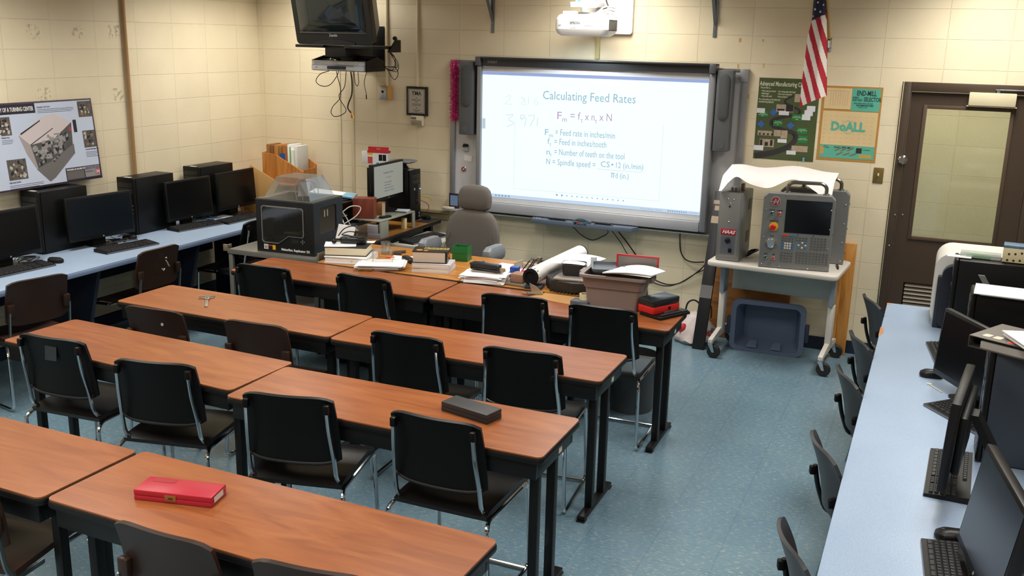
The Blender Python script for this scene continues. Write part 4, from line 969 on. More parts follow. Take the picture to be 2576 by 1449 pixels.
# tower computer with its front toward the chair
o = dup(PC0, (1.62, -.315, DZ), 90, 'black desktop tower with a blue power light on the computer desk'); o['group'] = 'teacher desk computer'
m = MB(); m.lathe([(.005, 0), (.005, -.002), (.001, -.003)], 10, (.07, -.2155, .275), 'Y'); l_ = obj('power_light', m, EM('blue_led', (.1, .25, 1, 1), 6), o)
m = MB()
m.tube(spline([(1.80, -.213, .95), (1.87, -.16, .93), (1.91, -.15, .90)]), .004, 6); tag(obj('yellow_plug_lead', m, P('yellow_plug', S(206, 170, 40), .4)), 'short yellow plug lead behind the desk tower', 'cable')
m = MB(); m.tube(spline([(1.78, -.208, .92), (1.85, -.14, .87), (1.86, -.13, .83), (1.84, -.14, .80)]), .0028, 6); tag(obj('red_plug_lead', m, P('red_plug', S(190, 50, 40), .4)), 'thin red and white plug lead behind the desk tower', 'cable')
m = MB(); m.box(1.42, 1.60, -.40, -.235, 1.1855, 1.205, .004); tag(obj('document_tray', m, black_pl), 'flat black tray lying on top of the desk tower', 'tray')
t = thing('ink_box', 'red and white ink cartridge box standing on the desk tower', 'box', (1.475, -.315, 1.2055), 8)
m = MB(); m.box(-.095, .095, -.03, .03, 0, .118); obj('carton', m, P('carton_white', S(222, 222, 222), .5), t)
m = MB(); m.box(-.0955, .0905, -.012, .0, .1185, .150); m.box(-.096, .096, -.0306, .0306, .100, .1184); split('red_header', m, P('carton_red', S(180, 32, 40), .45), t)
m = MB(); m.box(-.094, -.045, -.0312, -.0302, .082, .0995); obj('yellow_flash', m, P('carton_yellow', S(230, 176, 40), .5), t)
m = MB(); m.box(-.092, -.048, -.0312, -.0302, .008, .066); obj('red_picture', m, P('carton_red2', S(190, 70, 56), .5), t)
m = MB(); m.box(.010, .042, -.0312, -.0302, .035, .088); m.box(.046, .078, -.0312, -.0302, .035, .088); split('cartridge_picture', m, black_pl, t)
m = MB()
for k in range(3): m.box(-.012 + k * .034, .012 + k * .034, -.0312, -.0302, .006, .018)
split('blue_strip', m, P('carton_blue', S(70, 130, 170), .5), t)
m = MB(); m.text('Canon', .014, XZ(0, -.0312, .130), align='CENTER'); obj('lettering', m, text_wht, t, (0, .0188, 0))
m = MB(); m.box(-.038, .038, -.025, .025, 0, .105, .001); o = tag(obj('white_carton', m, P('carton_white', S(222, 222, 222), .5), None, (1.345 + .0, -.30, 1.19), (0, 0, .1)), 'plain white carton beside the red ink box', 'box')
o.location = (1.33, -.30, 1.2055); o.location.x = 1.345
t = thing('dish_stand', 'grey round dish on a short black stand on the desk tower', 'dish', (1.715, -.315, 1.1855))
m = MB(); m.lathe([(.05, 0), (.045, .012), (.03, .03), (.028, .045)], 20); obj('stand', m, black_pl, t)
m = MB(); m.lathe([(.028, .0455), (.09, .052), (.120, .066), (.118, .070), (.08, .062), (.02, .058)], 28); obj('dish', m, P('dish_grey', S(110, 112, 122), .35), t)
# inkjet printer and what lies on it
t = thing('inkjet_printer', 'black inkjet printer on the raised shelf', 'printer', (1.445, -1.06, .8425))
m = MB(); m.rslab(-.21, .215, -.19, .16, 0, .085, .04, bev=.008); obj('lower_body', m, black_pl, t)
m = MB(); m.rslab(-.215, .22, -.185, .165, .0855, .165, .06, bev=.012); obj('upper_body', m, black_gl, t)
m = MB(); m.rslab(-.17, .17, -.13, .12, .1655, .172, .04); obj('scanner_lid', m, P('lid_gloss', S(60, 52, 54), .12), t)
m = MB(); m.box(.2205, .25, -.13, .12, .002, .012, .003); obj('paper_tray', m, black_pl, t)
m = MB(); m.text('Canon', .022, Matrix.Translation((.2205, -.12, .055)) @ Matrix.Rotation(PI / 2, 4, 'Z') @ Matrix.Rotation(PI / 2, 4, 'X'), bold=.0006); obj('lettering', m, P('print_silver', S(170, 172, 176), .4), t)
t = thing('photo_paper_pack', 'white and blue photo paper pack lying on the inkjet printer', 'paper pack', (1.44, -1.0, 1.0185), 12, rot=(0, .10, .35))
m = MB(); m.box(-.16, .19, -.09, .10, .018, .030, .002); obj('pack', m, white_pp, t)
m = MB(); m.box(.02, .19, -.0902, -.0890, .018, .030); m.box(.10, .188, -.085, .08, .0302, .0308); split('picture_print', m, P('pack_blue', S(120, 182, 212), .4, var=.5, scale=30), t)
m = MB(); m.rslab(-.17, .10, -.12, .08, .006, .0175, .01); obj('lower_sheets', m, white_pp, t)
m = MB(); m.tube(spline([(1.30, -1.15, 1.02), (1.36, -1.24, 1.09), (1.46, -1.25, 1.06), (1.60, -1.24, 1.00), (1.70, -1.22, .93), (1.76, -1.20, .80), (1.75, -1.28, .85), (1.70, -1.26, .92)], 8), .0042, 7)
tag(obj('white_cable', m, cable_wht), 'long white cable looping over the inkjet printer', 'cable')
m = MB(); m.tube(spline([(1.58, -1.26, .87), (1.66, -1.28, .90), (1.75, -1.22, .99), (1.80, -1.14, .98), (1.785, -1.17, .92), (1.72, -1.24, .86)], 8), .0042, 7)
tag(obj('white_cable', m, cable_wht), 'short white cable looped in front of the red-brown box', 'cable')
m = MB(); m.tube(spline([(1.44, -1.20, 1.06), (1.53, -1.26, 1.07), (1.59, -1.28, .98), (1.56, -1.27, .88), (1.50, -1.27, .85)], 8), .003, 6)
tag(obj('thin_cable', m, cable_blk), 'thin black wire hanging down the front of the inkjet printer', 'cable')
m = MB(); m.box(-.085, .085, -.055, .055, 0, .16, .004); tag(obj('storage_box', m, wood_mat('red_brown_wood', S(92, 40, 30), S(116, 54, 40), S(134, 68, 50), 'Z', .45), None, (1.775, -1.035, .8805), (0, 0, .35)), 'red-brown wooden box beside the desk monitor', 'box')
m = MB(); m.box(-.03, .03, -.04, .04, 0, .10, .003); tag(obj('storage_box', m, P('wood_tan', S(150, 96, 52), .55), None, (1.815, -.855, .8805), (0, 0, .4)), 'small tan wooden block box left of the monitor stand', 'box')
m = MB(); m.box(-.012, .012, -.003, .003, 0, .10); tag(obj('card_slip', m, P('slip_cream', S(206, 200, 176), .7), None, (1.865, -.90, .8806), (0, 0, .5)), 'narrow cream card standing by the monitor base', 'card')
m = MB(); m.box(-.07, .07, -.05, .05, 0, .006); tag(obj('note_pad', m, P('pad_pale', S(196, 206, 214), .6, var=.15, scale=30), None, (1.86, -.615, .8805), (0, 0, .3)), 'blue and white note pad on the riser behind the monitor stand', 'note pad')
m = MB(); m.cyl((-.07, 0, .004), (.06, .01, .004), .004, seg=8); tag(obj('pen', m, black_pl, None, (1.895, -.705, .8807)), 'dark pen lying on the metal riser', 'pen')
m = MB(); m.rslab(-.05, .06, -.022, .022, 0, .014, .012, bev=.003); tag(obj('stapler', m, black_pl, None, (1.915, -.965, .8805), (0, 0, 1.3)), 'flat black stapler on the front of the metal riser', 'stapler')
m = MB(); m.box(-.05, .055, -.045, .045, 0, .0402, .003); tag(obj('small_box', m, P('box_gray_purple', S(120, 122, 132), .5), None, (1.905, -1.165 + .06, DZ), (0, 0, .35)), 'flat grey box on the computer desk, lower of two stacked', 'box')
m = MB(); m.box(-.045, .04, -.04, .04, 0, .066, .003); m2_ = tag(obj('small_box', m, P('box_gray_light', S(150, 150, 158), .5), None, (1.895, -1.10, DZ + .0405), (0, 0, .35)), 'pale grey box stacked on the flat grey box', 'box')
m = MB(); m.cyl((1.80, -1.20, DZ), (1.80, -1.20, .845), .011, seg=12); tag(obj('metal_post', m, steel), 'short silver post at the edge of the computer desk', 'post')
t = thing('part_tray', 'low tray of small brass fittings at the front of the computer desk', 'tray', (1.62, -1.17, DZ))
m = MB(); m.box(-.13, .13, -.05, .05, 0, .008); obj('tray', m, black_pl, t)
Rf = random.Random(5)
for k in range(9):
    m = MB(); x, y = -.11 + k * .027, Rf.uniform(-.03, .03); m.lathe([(.010, .0085), (.010, .022), (.006, .023), (.006, .036), (.003, .037)], 8, (x, y, 0)); obj('fitting', m, P('fitting_brass', S(128, 112, 84), .35, metal=.7), t)

# ---------------- corner bookcase with the file holder
wood_br = wood_mat('bookcase_wood', S(146, 96, 48), S(170, 116, 62), S(188, 134, 76), 'Z', .5)
t = thing('corner_bookcase', 'low wooden bookcase in the room corner behind the monitors', 'bookcase', (0, 0, 0))
m = MB(); m.box(.05, .07, -.40, -.03, 0, .95); m.box(.61, .63, -.40, -.03, 0, .95); split('side_panel', m, wood_br, t)
m = MB(); m.box(.045, .635, -.405, -.025, .9505, .968, .002); obj('top_board', m, wood_br, t)
m = MB(); m.box(.0705, .6095, -.05, -.03, .05, .95); obj('back_panel', m, P('bookcase_back', S(196, 168, 116), .6), t)
for z in (.05, .36, .67):
    m = MB(); m.box(.0705, .6095, -.395, -.051, z, z + .018); obj('shelf_board', m, wood_br, t)
m = MB(); m.prism([(.0, -.44, .96), (.03, -.44, .96), (.22, -.30, .745), (.0, -.30, .745)], (0, .02, 0)) if False else None
m = MB(); m.box(-.16, .16, -.009, .009, 0, .36, .002); tag(obj('plywood_offcut', m, P('ply_tan', S(176, 134, 78), .6), None, (.20, -.50, .737), (-.12, .48, .12)), 'tan plywood offcut leaning against the bookcase corner', 'board')
t = thing('file_holder', 'wooden magazine file holder on the corner bookcase', 'file holder', (.475, -.21, .9685))
honey = wood_mat('honey_wood', S(166, 104, 44), S(188, 122, 56), S(204, 140, 72), 'Z', .45)
def fpanel(x0, th, top): return [(x0, -.11, 0), (x0, .11, 0), (x0, .11, top)]
m = MB(); m.prism([(-.235, -.105, 0), (.21, -.105, 0), (.21, -.105, .11), (-.09, -.105, .25), (-.235, -.105, .262)], (0, .010, 0)); obj('front_panel', m, honey, t)
m = MB(); m.prism([(-.235, .095, 0), (.21, .095, 0), (.21, .095, .16), (-.02, .095, .29), (-.235, .095, .29)], (0, .010, 0)); obj('back_panel', m, honey, t)
m = MB(); m.box(-.235, -.225, -.0945, .0945, .0, .262); m.box(.20, .21, -.0945, .0945, 0, .13); split('end_panel', m, honey, t)
m = MB(); m.box(-.2245, .1995, -.0945, .0945, 0, .008); obj('bottom', m, honey, t)
fol = [(-.20, .034, .325, 'folder_brown', S(150, 98, 48), 'brown folder, farthest left in the file holder'), (-.158, .034, .318, 'folder_dark', S(120, 78, 42), 'darker brown folder, second in the file holder'), (-.116, .044, .322, 'folder_tan', S(172, 116, 54), 'tan folder, third in the file holder'),
       (-.062, .028, .316, 'folder_gold', S(140, 98, 48), 'gold-brown folder, fourth in the file holder'), (-.026, .050, .326, 'folder_orange', S(158, 98, 42), 'orange-brown folder, fifth in the file holder')]
for x, w_, h, mn, c_, lb in fol:
    m = MB(); m.box(0, w_, -.085, .085, 0, h, .002); tag(obj('file_folder', m, P(mn, c_, .6), None, (.475 + x, -.21, .9775)), lb, 'folder', 'folders in the wooden file holder')
t = thing('ring_binder', 'white ring binder with a green tab in the file holder', 'binder', (.475 + .030, -.21, .9775))
m = MB(); m.box(0, .036, -.085, .085, 0, .335, .002); obj('cover', m, white_pl, t)
m = MB(); m.box(.024, .0362, -.0862, -.0852, .16, .315); obj('green_tab', m, P('green_tab', S(96, 176, 60), .5), t)
for y in (-.05, 0, .05):
    m = MB(); m.tube([(.018 + .014 * math.cos(a), y, .335 + .016 * math.sin(a)) for a in [PI * k / 8 for k in range(9)]], .0018, 6); obj('ring', m, steel, t)
m = MB(); m.box(0, .030, -.085, .085, 0, .290); tag(obj('document_stack', m, white_pp, None, (.475 + .070, -.21, .9775)), 'block of white documents right of the ring binder', 'papers')
m = MB(); m.box(0, .032, -.085, .085, 0, .325, .001); tag(obj('document_folder', m, P('folder_white', S(216, 214, 206), .6), None, (.475 + .104, -.21, .9775)), 'white document folder at the right end of the file holder', 'folder')
m = MB(); m.box(-.028, .028, -.001, .001, 0, .085); o = tag(obj('blue_card', m, P('card_blue', S(34, 84, 160), .5), None, (.395, -.3175, 1.135), (0, .0, 0)), 'small blue card tucked behind the slanted front of the file holder', 'card')
o.location = (.45, -.297, 1.145)

# ---------------- 3-d printer on its cart
grey_cart = P('cart_grey', S(126, 124, 118), .42, metal=.3)
t = thing('printer_cart', 'grey metal cart with raised corner brackets holding the 3D printer', 'cart', (0, 0, 0))
m = MB(); m.box(1.10, 1.90, -1.88, -1.34, .700, .712, .002); m.box(1.10, 1.90, -1.885, -1.8805, .680, .716, .001); m.box(1.10, 1.90, -1.3395, -1.335, .680, .716, .001); split('shelf_board', m, grey_cart, t)
for x in (1.12, 1.88):
    for y in (-1.865, -1.355):
        m = MB(); m.box(x - .018, x + .018, y - .012, y + .012, .055, .6795, .002); l_ = obj('leg', m, grey_cart, t)
        m = MB(); m.lathe([(.001, -.012), (.024, -.012), (.027, 0), (.024, .012), (.001, .012)], 16, (x, y, .027), 'X'); obj('caster', m, black_pl, l_)
m = MB(); m.box(1.06, 1.099, -1.885, -1.87, .695, .745, .003); m.box(1.06, 1.075, -1.8695, -1.80, .695, .735, .003); m.box(1.9005, 1.915, -1.885, -1.80, .690, .765, .003); m.box(1.06, 1.075, -1.40, -1.335, .695, .735, .003); split('corner_bracket', m, P('bracket_worn', S(150, 138, 118), .4, metal=.4), t)
m = MB(); m.box(1.14, 1.86, -1.85, -1.36, .25, .26); obj('lower_shelf', m, grey_cart, t)
mbt = thing('filament_printer', 'black desktop 3D printer with clear hood on the grey cart', '3D printer', (1.56, -1.60, .7125), 2.5)
w2, d2, H = .245, .205, .385
def frame_panel(outer, inner, y0, th):
    """panel in XZ with one opening (same vertex count)"""
    m = MB()
    a = [m.v((x, y0, z)) for x, z in outer]; b = [m.v((x, y0, z)) for x, z in inner]
    c = [m.v((x, y0 + th, z)) for x, z in outer]; d = [m.v((x, y0 + th, z)) for x, z in inner]
    n = len(outer)
    for i in range(n):
        j = (i + 1) % n
        m.f([a[i], a[j], b[j], b[i]]); m.f([c[i], d[i], d[j], c[j]]); m.f([a[i], c[i], c[j], a[j]]); m.f([b[i], b[j], d[j], d[i]])
    return m
inner = [(-.195, .085), (-.180, .070), (-.055, .070), (.035, .130), (.155, .130), (.165, .142), (.165, .335), (.152, .348), (-.182, .348), (-.195, .335)]
outer = [(-w2, .055), (-w2, 0), (0, 0), (.12, 0), (w2, 0), (w2, .15), (w2, .34), (w2, H), (-w2, H), (-w2, .30)]
blackp = P('printer_black', S(20, 20, 21), .38)
obj('front_panel', frame_panel(outer, inner, -d2, .012), blackp, mbt, sm=0)
i2 = [(x * .985 - .001, z * .99 + .002) for x, z in inner]
m = frame_panel(inner, [(x * .965, .209 + (z - .209) * .955) for x, z in inner], -d2 - .0085, .0083); obj('window_trim', m, P('trim_grey', S(120, 120, 120), .35), mbt, sm=0)
pl_side = P('printer_side_reflection', S(34, 44, 54), .3)  # blue reflection of the bright board put into the right panel's colour
sin_ = [(-.12, .16), (-.11, .15), (.10, .15), (.115, .165), (.115, .33), (.10, .345), (-.105, .345), (-.12, .33)]
sout = [(-d2 + .0125, 0), (-.05, 0), (.08, 0), (d2, 0), (d2, H), (.06, H), (-.06, H), (-d2 + .0125, H)]
for s in (-1, 1):
    m = frame_panel(sout, sin_, -.006, .012); m.bm.transform(Matrix.Translation((s * (w2 - .0062), 0, 0)) @ Matrix.Rotation(PI / 2, 4, 'Z')); sp_ = obj('side_panel', m, pl_side if s > 0 else blackp, mbt, sm=0)
    m = MB(); m.box(s * (w2 - .008) - .001, s * (w2 - .008) + .001, -.121, .116, .149, .346); obj('side_window', m, P('smoked_side', S(44, 42, 40), .12), sp_)
    m = MB(); m.box(s * (w2 - .0055) - .0008, s * (w2 - .0055) + .0008, -.05, -.035, .27, .32); m.box(s * (w2 - .0055) - .0008, s * (w2 - .0055) + .0008, -.01, .005, .27, .32); split('pale_mark', m, P('mark_pale', S(150, 146, 140), .4), sp_)
m = MB(); m.box(-w2 + .013, w2 - .013, d2 - .012, d2, .10, H); obj('back_panel', m, blackp, mbt)
m = MB(); m.box(-w2 + .013, w2 - .013, -d2 + .0125, d2 - .0125, 0, .02); obj('floor_panel', m, blackp, mbt)
m = frame_panel([(-w2, -d2), (0, -d2), (w2, -d2), (w2, 0), (w2, d2), (0, d2), (-w2, d2), (-w2, 0)], [(-.19, -.165), (0, -.165), (.19, -.165), (.19, 0), (.19, .165), (0, .165), (-.19, .165), (-.19, 0)], 0, .010)
for v_ in m.bm.verts: v_.co = Vector((v_.co.x, v_.co.z, H + .0005 + v_.co.y))
obj('top_frame', m, P('printer_top', S(66, 68, 66), .35), mbt, sm=0)
clear = glass_mat('clear_acrylic', (.90, .91, .92, 1), .13, .05, S(220, 220, 220))
m = MB(); m.prism([(x * .964, -d2 - .006, .209 + (z - .209) * .954) for x, z in inner], (0, .0025, 0)); obj('door_window', m, glass_mat('smoked_acrylic', (.60, .60, .62, 1), .08, .02), mbt)
m = MB(); m.box(-.15, .12, -d2 - .016, -d2 - .0065, .338, .350, .003); obj('door_handle', m, P('handle_grey', S(120, 120, 122), .3), mbt)
m = MB(); m.box(-.16, .16, -.13, .12, .09, .098); m.box(-.02, .02, .12, .18, .03, .2); split('build_platform', m, P('platform_black', S(36, 36, 38), .4), mbt)
m = MB(); m.box(-.12, .02, -.05, -.02, .108, .122, .003); obj('gantry_rail', m, P('gantry_olive', S(110, 104, 40), .5), mbt)
m = MB(); m.cyl((-.22, -.02, .30), (.22, -.02, .30), .005); m.cyl((-.22, .04, .30), (.22, .04, .30), .005); split('guide_rod', m, steel, mbt)
m = MB(); m.box(-.05, .04, -.05, .06, .25, .34, .006); obj('extruder', m, blackp, mbt)
m = MB(); m.lathe([(.030, 0), (.030, -.002), (.024, -.002), (.024, 0)], 24, (.03, d2 - .0125, .205), 'Y'); obj('round_badge', m, P('badge_red3', S(150, 30, 34), .4), mbt)
m = MB(); m.box(.055, .115, -d2 - .0015, -d2 - .0002, .085, .115); obj('display', m, P('lcd_dark', S(44, 50, 44), .2), mbt)
m = MB()
for dx, dz in ((0, .013), (0, -.013), (.013, 0), (-.013, 0), (0, 0)): m.lathe([(.0035, 0), (.0035, -.0015), (.001, -.002)], 8, (.150 + dx, -d2 - .0002, .10 + dz), 'Y')
split('control_key', m, P('key_pale', S(170, 170, 166), .4), mbt)
m = MB(); m.text('MakerBot. Replicator 2X', .024, XZ(-.035, -d2 - .0012, .022), sx=1.0, bold=.0008); obj('lettering', m, text_wht, mbt)
m = MB(); m.box(-.185, -.148, -d2 - .0012, -d2 - .0002, .020, .058); w_ = obj('warning_label', m, P('label_white', S(206, 206, 200), .5), mbt)
m = MB(); m.box(-.110, -.085, -d2 - .0012, -d2 - .0002, .020, .055); w_ = obj('yellow_label', m, P('label_yellow', S(224, 180, 40), .5), mbt)
m = MB(); m.box(-.147, -.111, -d2 - .0012, -d2 - .0002, .044, .056); w_ = obj('red_label', m, P('label_red', S(170, 50, 44), .5), mbt)
m = MB(); m.text('H', .030, XZ(-.166, -d2 - .0016, .026), align='CENTER'); obj('warning_mark', m, text_blk, mbt)
m = MB()
b_ = [(-.195, -.165, .396), (.195, -.165, .396), (.195, .17, .396), (-.195, .17, .396)]; tq_ = [(-.125, -.105, .548), (.125, -.105, .548), (.125, .135, .548), (-.125, .135, .548)]
def quad_panel(q): m_ = MB(); c_ = sum((Vector(p) for p in q), Vector()) / 4; n_ = (Vector(q[1]) - Vector(q[0])).cross(Vector(q[2]) - Vector(q[0])).normalized() * .003; m_.prism(q, n_); return m_
hood = obj('hood', quad_panel(tq_), clear, mbt, sm=0)
for i in range(4):
    j = (i + 1) % 4; obj('hood_side', quad_panel([b_[i], b_[j], tq_[j], tq_[i]]), clear, hood, sm=0)
m = MB(); m.sheet(lambda u, v: (.005 + .105 * u, -.03 + .012 * math.sin(5 * u + 3 * v), .40 + .105 * v + .012 * u), 10, 8, .002); obj('white_sheet', m, P('crinkled_white', S(220, 220, 224), .22, metal=.3, bump=.8, bscale=30), hood)  # pale crinkled sheet standing under the hood
for s in (0, 1):
    m = MB(); m.tube(spline([(-.04 + s * .05, .03, .36), (-.05 + s * .06, .02, .46), (-.01 + s * .06, .02, .52), (.04 + s * .06, .08, .50), (.06 + s * .03, .12, .41)]), .003, 6); obj('filament_tube', m, P('tube_clear', S(200, 200, 206), .2), hood)

# ---------------- office chair
fab = P('grey_upholstery', S(104, 99, 95), .95, var=.12, scale=220, bump=.5, bscale=700)
arm_g = P('arm_pad_grey', S(128, 132, 138), .45)
t = thing('office_chair', 'grey fabric office chair with headrest behind the teacher desk', 'office chair', (2.635, -.86, 0), -4)
def cushion(prof, y0, th, curve):
    """soft panel in XZ: list of (half width, z)"""
    m_ = MB(); rings = []
    for hw, z, k in prof:
        ring = []
        n = 24
        for i in range(n):
            a = 2 * PI * i / n; cx_, cy_ = math.cos(a), math.sin(a)
            x = hw * (abs(cx_) ** .6) * (1 if cx_ >= 0 else -1); y = th * k * (abs(cy_) ** .7) * (1 if cy_ >= 0 else -1)
            ring.append((x, y0 + y - curve * (x / .24) ** 2 + .05 * (z - .5), z))
        rings.append(ring)
    m_.loops(rings); return m_
obj('headrest', cushion([(.075, .985, .35), (.115, .992, .7), (.138, 1.012, 1), (.145, 1.06, 1.05), (.143, 1.10, 1), (.130, 1.140, .9), (.105, 1.165, .7), (.06, 1.178, .35)], .02, .042, .02), fab, t)
obj('backrest', cushion([(.17, .48, .4), (.205, .50, .9), (.216, .56, 1), (.225, .65, 1.05), (.235, .74, 1.05), (.236, .80, 1), (.222, .87, .95), (.195, .93, .85), (.155, .968, .7), (.10, .985, .4)], .02, .05, .03), fab, t)
m = MB(); m.tube([(s * x, -.032 - .03 * (x / .24) ** 2 + .05 * (z - .5), z) for s in (1,) for x, z in ((.225, .66), (.205, .74), (.175, .80))], .003, 6); obj('piping', m, P('piping_grey', S(92, 86, 80), .8), t)
m = MB(); m.tube([(-x, -.032 - .03 * (x / .24) ** 2 + .05 * (z - .5), z) for x, z in ((.225, .66), (.205, .74), (.175, .80))], .003, 6); obj('piping', m, P('piping_grey', S(92, 86, 80), .8), t)
m = MB(); m.rslab(-.25, .25, -.44, .03, .40, .475, .08, 6, bev=.025); obj('seat', m, fab, t)
for s in (-1, 1):
    m = MB(); m.loops([[(s * .285 + x, -.16 + y * 1.0, z) for x, y in rr2(-.038 * k, .038 * k, -.13 * k, .13 * k, .034 * k, 5)] for k, z in ((.75, .655), (1, .668), (1.08, .705), (1.0, .745), (.75, .768))]); obj('armrest', m, arm_g, t)
    m = MB(); m.box(s * .265 - .018, s * .265 + .018, -.19, -.12, .41, .6545, .006); obj('arm_post', m, P('arm_post', S(70, 72, 76), .4), t)
m = MB(); m.cyl((0, -.2, .085), (0, -.2, .399), .028); obj('gas_lift', m, black_pl, t)
for k in range(5):
    a = 2 * PI * k / 5 + .3; c_, s_ = math.cos(a), math.sin(a)
    m = MB(); m.tube([(0, -.2, .10), (.15 * c_, -.2 + .15 * s_, .095), (.27 * c_, -.2 + .27 * s_, .07)], [.03, .024, .018], 8); l_ = obj('base_arm', m, black_pl, t)
    m = MB(); m.lathe([(.001, -.018), (.024, -.018), (.026, 0), (.024, .018), (.001, .018)], 14, (.27 * c_, -.2 + .27 * s_, .027), 'X'); obj('caster', m, black_pl, l_)
m = MB(); m.box(-.03, .03, .055, .08, .38, .62, .008); m.box(-.03, .03, -.1, .08, .36, .379, .004); split('back_bar', m, black_pl, t)
# ================================================================ THINGS ON THE TEACHER'S DESK
def paper(name, pts, z, mat, label, cat='paper', th=.0012, group=None, curl=0.0, n=6):
    """sheet with its own outline (four corners), gently curled"""
    a, b, c, d = [Vector((p[0], p[1], 0)) for p in pts]
    def fn(u, v):
        p = a * (1 - u) * (1 - v) + b * u * (1 - v) + c * u * v + d * (1 - u) * v
        p.z = z + th / 2 + curl * (abs(u - .5) * 2) ** 2 * (.4 + .6 * v); return p
    m = MB(); m.sheet(fn, n, n, th); return tag(obj(name, m, mat), label, cat, group)
def rect(cx, cy, sx, sy, a):
    c_, s_ = math.cos(math.radians(a)), math.sin(math.radians(a))
    return [(cx + x * c_ - y * s_, cy + x * s_ + y * c_) for x, y in ((-sx / 2, -sy / 2), (sx / 2, -sy / 2), (sx / 2, sy / 2), (-sx / 2, sy / 2))]
def stack(name, cx, cy, sx, sy, a, z, h, mat, label, cat='papers', n=8, jit=.014, seedv=1, group=None, ja=5):
    R = random.Random(seedv); m = MB()
    for k in range(n):
        th = h / n; p = rect(cx + R.uniform(-jit, jit), cy + R.uniform(-jit, jit), sx, sy, a + R.uniform(-ja, ja))
        m.prism([(x, y, z + k * th) for x, y in p], (0, 0, th * .93))
    return tag(obj(name, m, mat), label, cat, group)
# left pile: binder, open-edged book, headset, tent card
t = thing('ring_binder', 'white ring binder lying under a thick cream-paged book at the desk corner', 'binder', (2.165, -1.855, DZ), 14)
m = MB(); m.box(-.15, .16, -.13, .13, .0, .006, .001); m.box(-.15, .16, -.13, .13, .040, .046, .001); m.box(.154, .160, -.13, .13, .0062, .0398); split('cover', m, white_pl, t)
m = MB(); m.box(-.145, .150, -.125, .125, .0065, .0395); obj('pages', m, white_pp, t)
m = MB(); m.lathe([(.003, 0), (.003, -.001)], 8, (.05, -.1301, .02), 'Y'); obj('rivet', m, P('rivet_dark', S(70, 70, 74), .4), t)
t = thing('thick_book', 'thick cream-paged book with a dark cover lying on the white binder', 'book', (2.135, -1.84, DZ + .0465), 20)
m = MB(); m.box(-.14, .15, -.11, .11, .0045, .058, .003); obj('pages', m, cream_pp, t)
m = MB(); m.box(-.145, .155, -.113, .113, 0, .004, .001); m.box(-.145, .155, -.113, .113, .0585, .063, .001); split('cover', m, P('cover_dark', S(36, 34, 36), .45), t)
paper('loose_sheet', rect(2.10, -1.88, .22, .16, 30), DZ + .1101, white_pp, 'white sheet lying between headset and thick book', curl=.004)
paper('loose_sheet', rect(2.215, -1.72, .12, .07, 20), DZ + .1102, white_pp, 'small white sheet sticking out behind the headset', curl=.004)
t = thing('headset', 'black computer headset with coiled cable on the book pile', 'headset', (2.15, -1.80, DZ + .113), 15)
m = MB(); m.rslab(-.09, .10, -.045, .05, 0, .042, .03, bev=.012); obj('body', m, P('headset_black', S(30, 30, 32), .35), t)
m = MB(); m.ball((-.115, -.07, .018), .018, .018, .016); obj('microphone', m, black_pl, t)
m = MB(); m.tube(spline([(-.08, -.04, .03), (-.10, -.06, .03), (-.115, -.07, .02)]), .005, 6); obj('boom', m, black_pl, t)
m = MB()
m.tube(spline([(-.10, -.02, .05), (-.06, 0, .10), (0, .03, .115), (.05, .02, .08), (.10, -.01, .05), (.06, -.05, .045), (-.02, -.04, .06), (-.08, .0, .055), (-.04, .05, .07), (.06, .05, .06), (.11, .0, .075), (.03, -.03, .09)], 8), .004, 6); obj('cable', m, cable_blk, t)
m = MB(); m.lathe([(.022, .0425), (.020, .048), (.002, .049)], 16, (.0, .0, 0)); m.lathe([(.018, .0425), (.016, .047), (.002, .048)], 16, (.06, .01, 0)); split('ear_pad', m, dark_gray, t)
t = thing('tent_card', 'folded white card standing behind the headset beside the 3D printer', 'card', (2.02, -1.69, DZ + .111), 24)
m = MB(); m.prism([(-.075, 0, 0), (.05, 0, 0), (.07, .03, .085), (-.055, .03, .10)], (0, .0015, 0)); obj('front_leaf', m, white_pp, t)
m = MB(); m.prism([(-.055, .0318, .10), (.07, .0318, .085), (.09, .06, .045), (-.03, .06, .055)], (0, .001, .001)); obj('back_leaf', m, white_pp, t)
# clipboard pile
t = thing('clipboard', 'brown clipboard under a fan of white papers at the front desk edge', 'clipboard', (2.455, -1.965, DZ + .001), 24)
m = MB(); m.rslab(-.155, .155, -.115, .115, 0, .004, .01); obj('board', m, P('hardboard', S(136, 96, 56), .55), t)
m = MB(); m.box(-.12, -.02, -.118, -.085, .0042, .012, .003); m.cyl((-.115, -.112, .016), (-.025, -.112, .016), .005, seg=8); m.cyl((-.125, -.095, .010), (-.10, -.13, .010), .004, seg=8); m.cyl((-.045, -.13, .010), (-.015, -.095, .010), .004, seg=8); split('clip', m, P('clip_bronze', S(148, 128, 92), .3, metal=.8), t)
stack('paper_pile', 2.47, -1.945, .30, .20, 22, DZ + .0135, .022, white_pp, 'fanned pile of white papers on the clipboard', n=9, jit=.02, seedv=4)
stack('blue_edged_sheets', 2.475, -1.955, .285, .19, 26, DZ + .0056, .0075, P('paper_lilac', S(168, 166, 196), .75), 'thin lilac-edged sheets between clipboard and white papers', n=3, jit=.008, seedv=6)
acr = glass_mat('acrylic_stand', (.88, .90, .90, 1), .16, .10, S(200, 204, 206))
t = thing('acrylic_stand', 'clear acrylic stand on the pile of white papers', 'stand', (2.455, -1.90, DZ + .0365), 26)
m = MB(); m.box(-.07, .07, -.045, .045, .072, .077); m.box(-.07, -.066, -.045, .045, 0, .0718); m.box(.066, .07, -.045, .045, 0, .0718); split('acrylic_panel', m, acr, t)
t = thing('acrylic_cup', 'clear acrylic cup with small metal bits at the back of the desk', 'cup', (2.275, -1.56, DZ), 20)
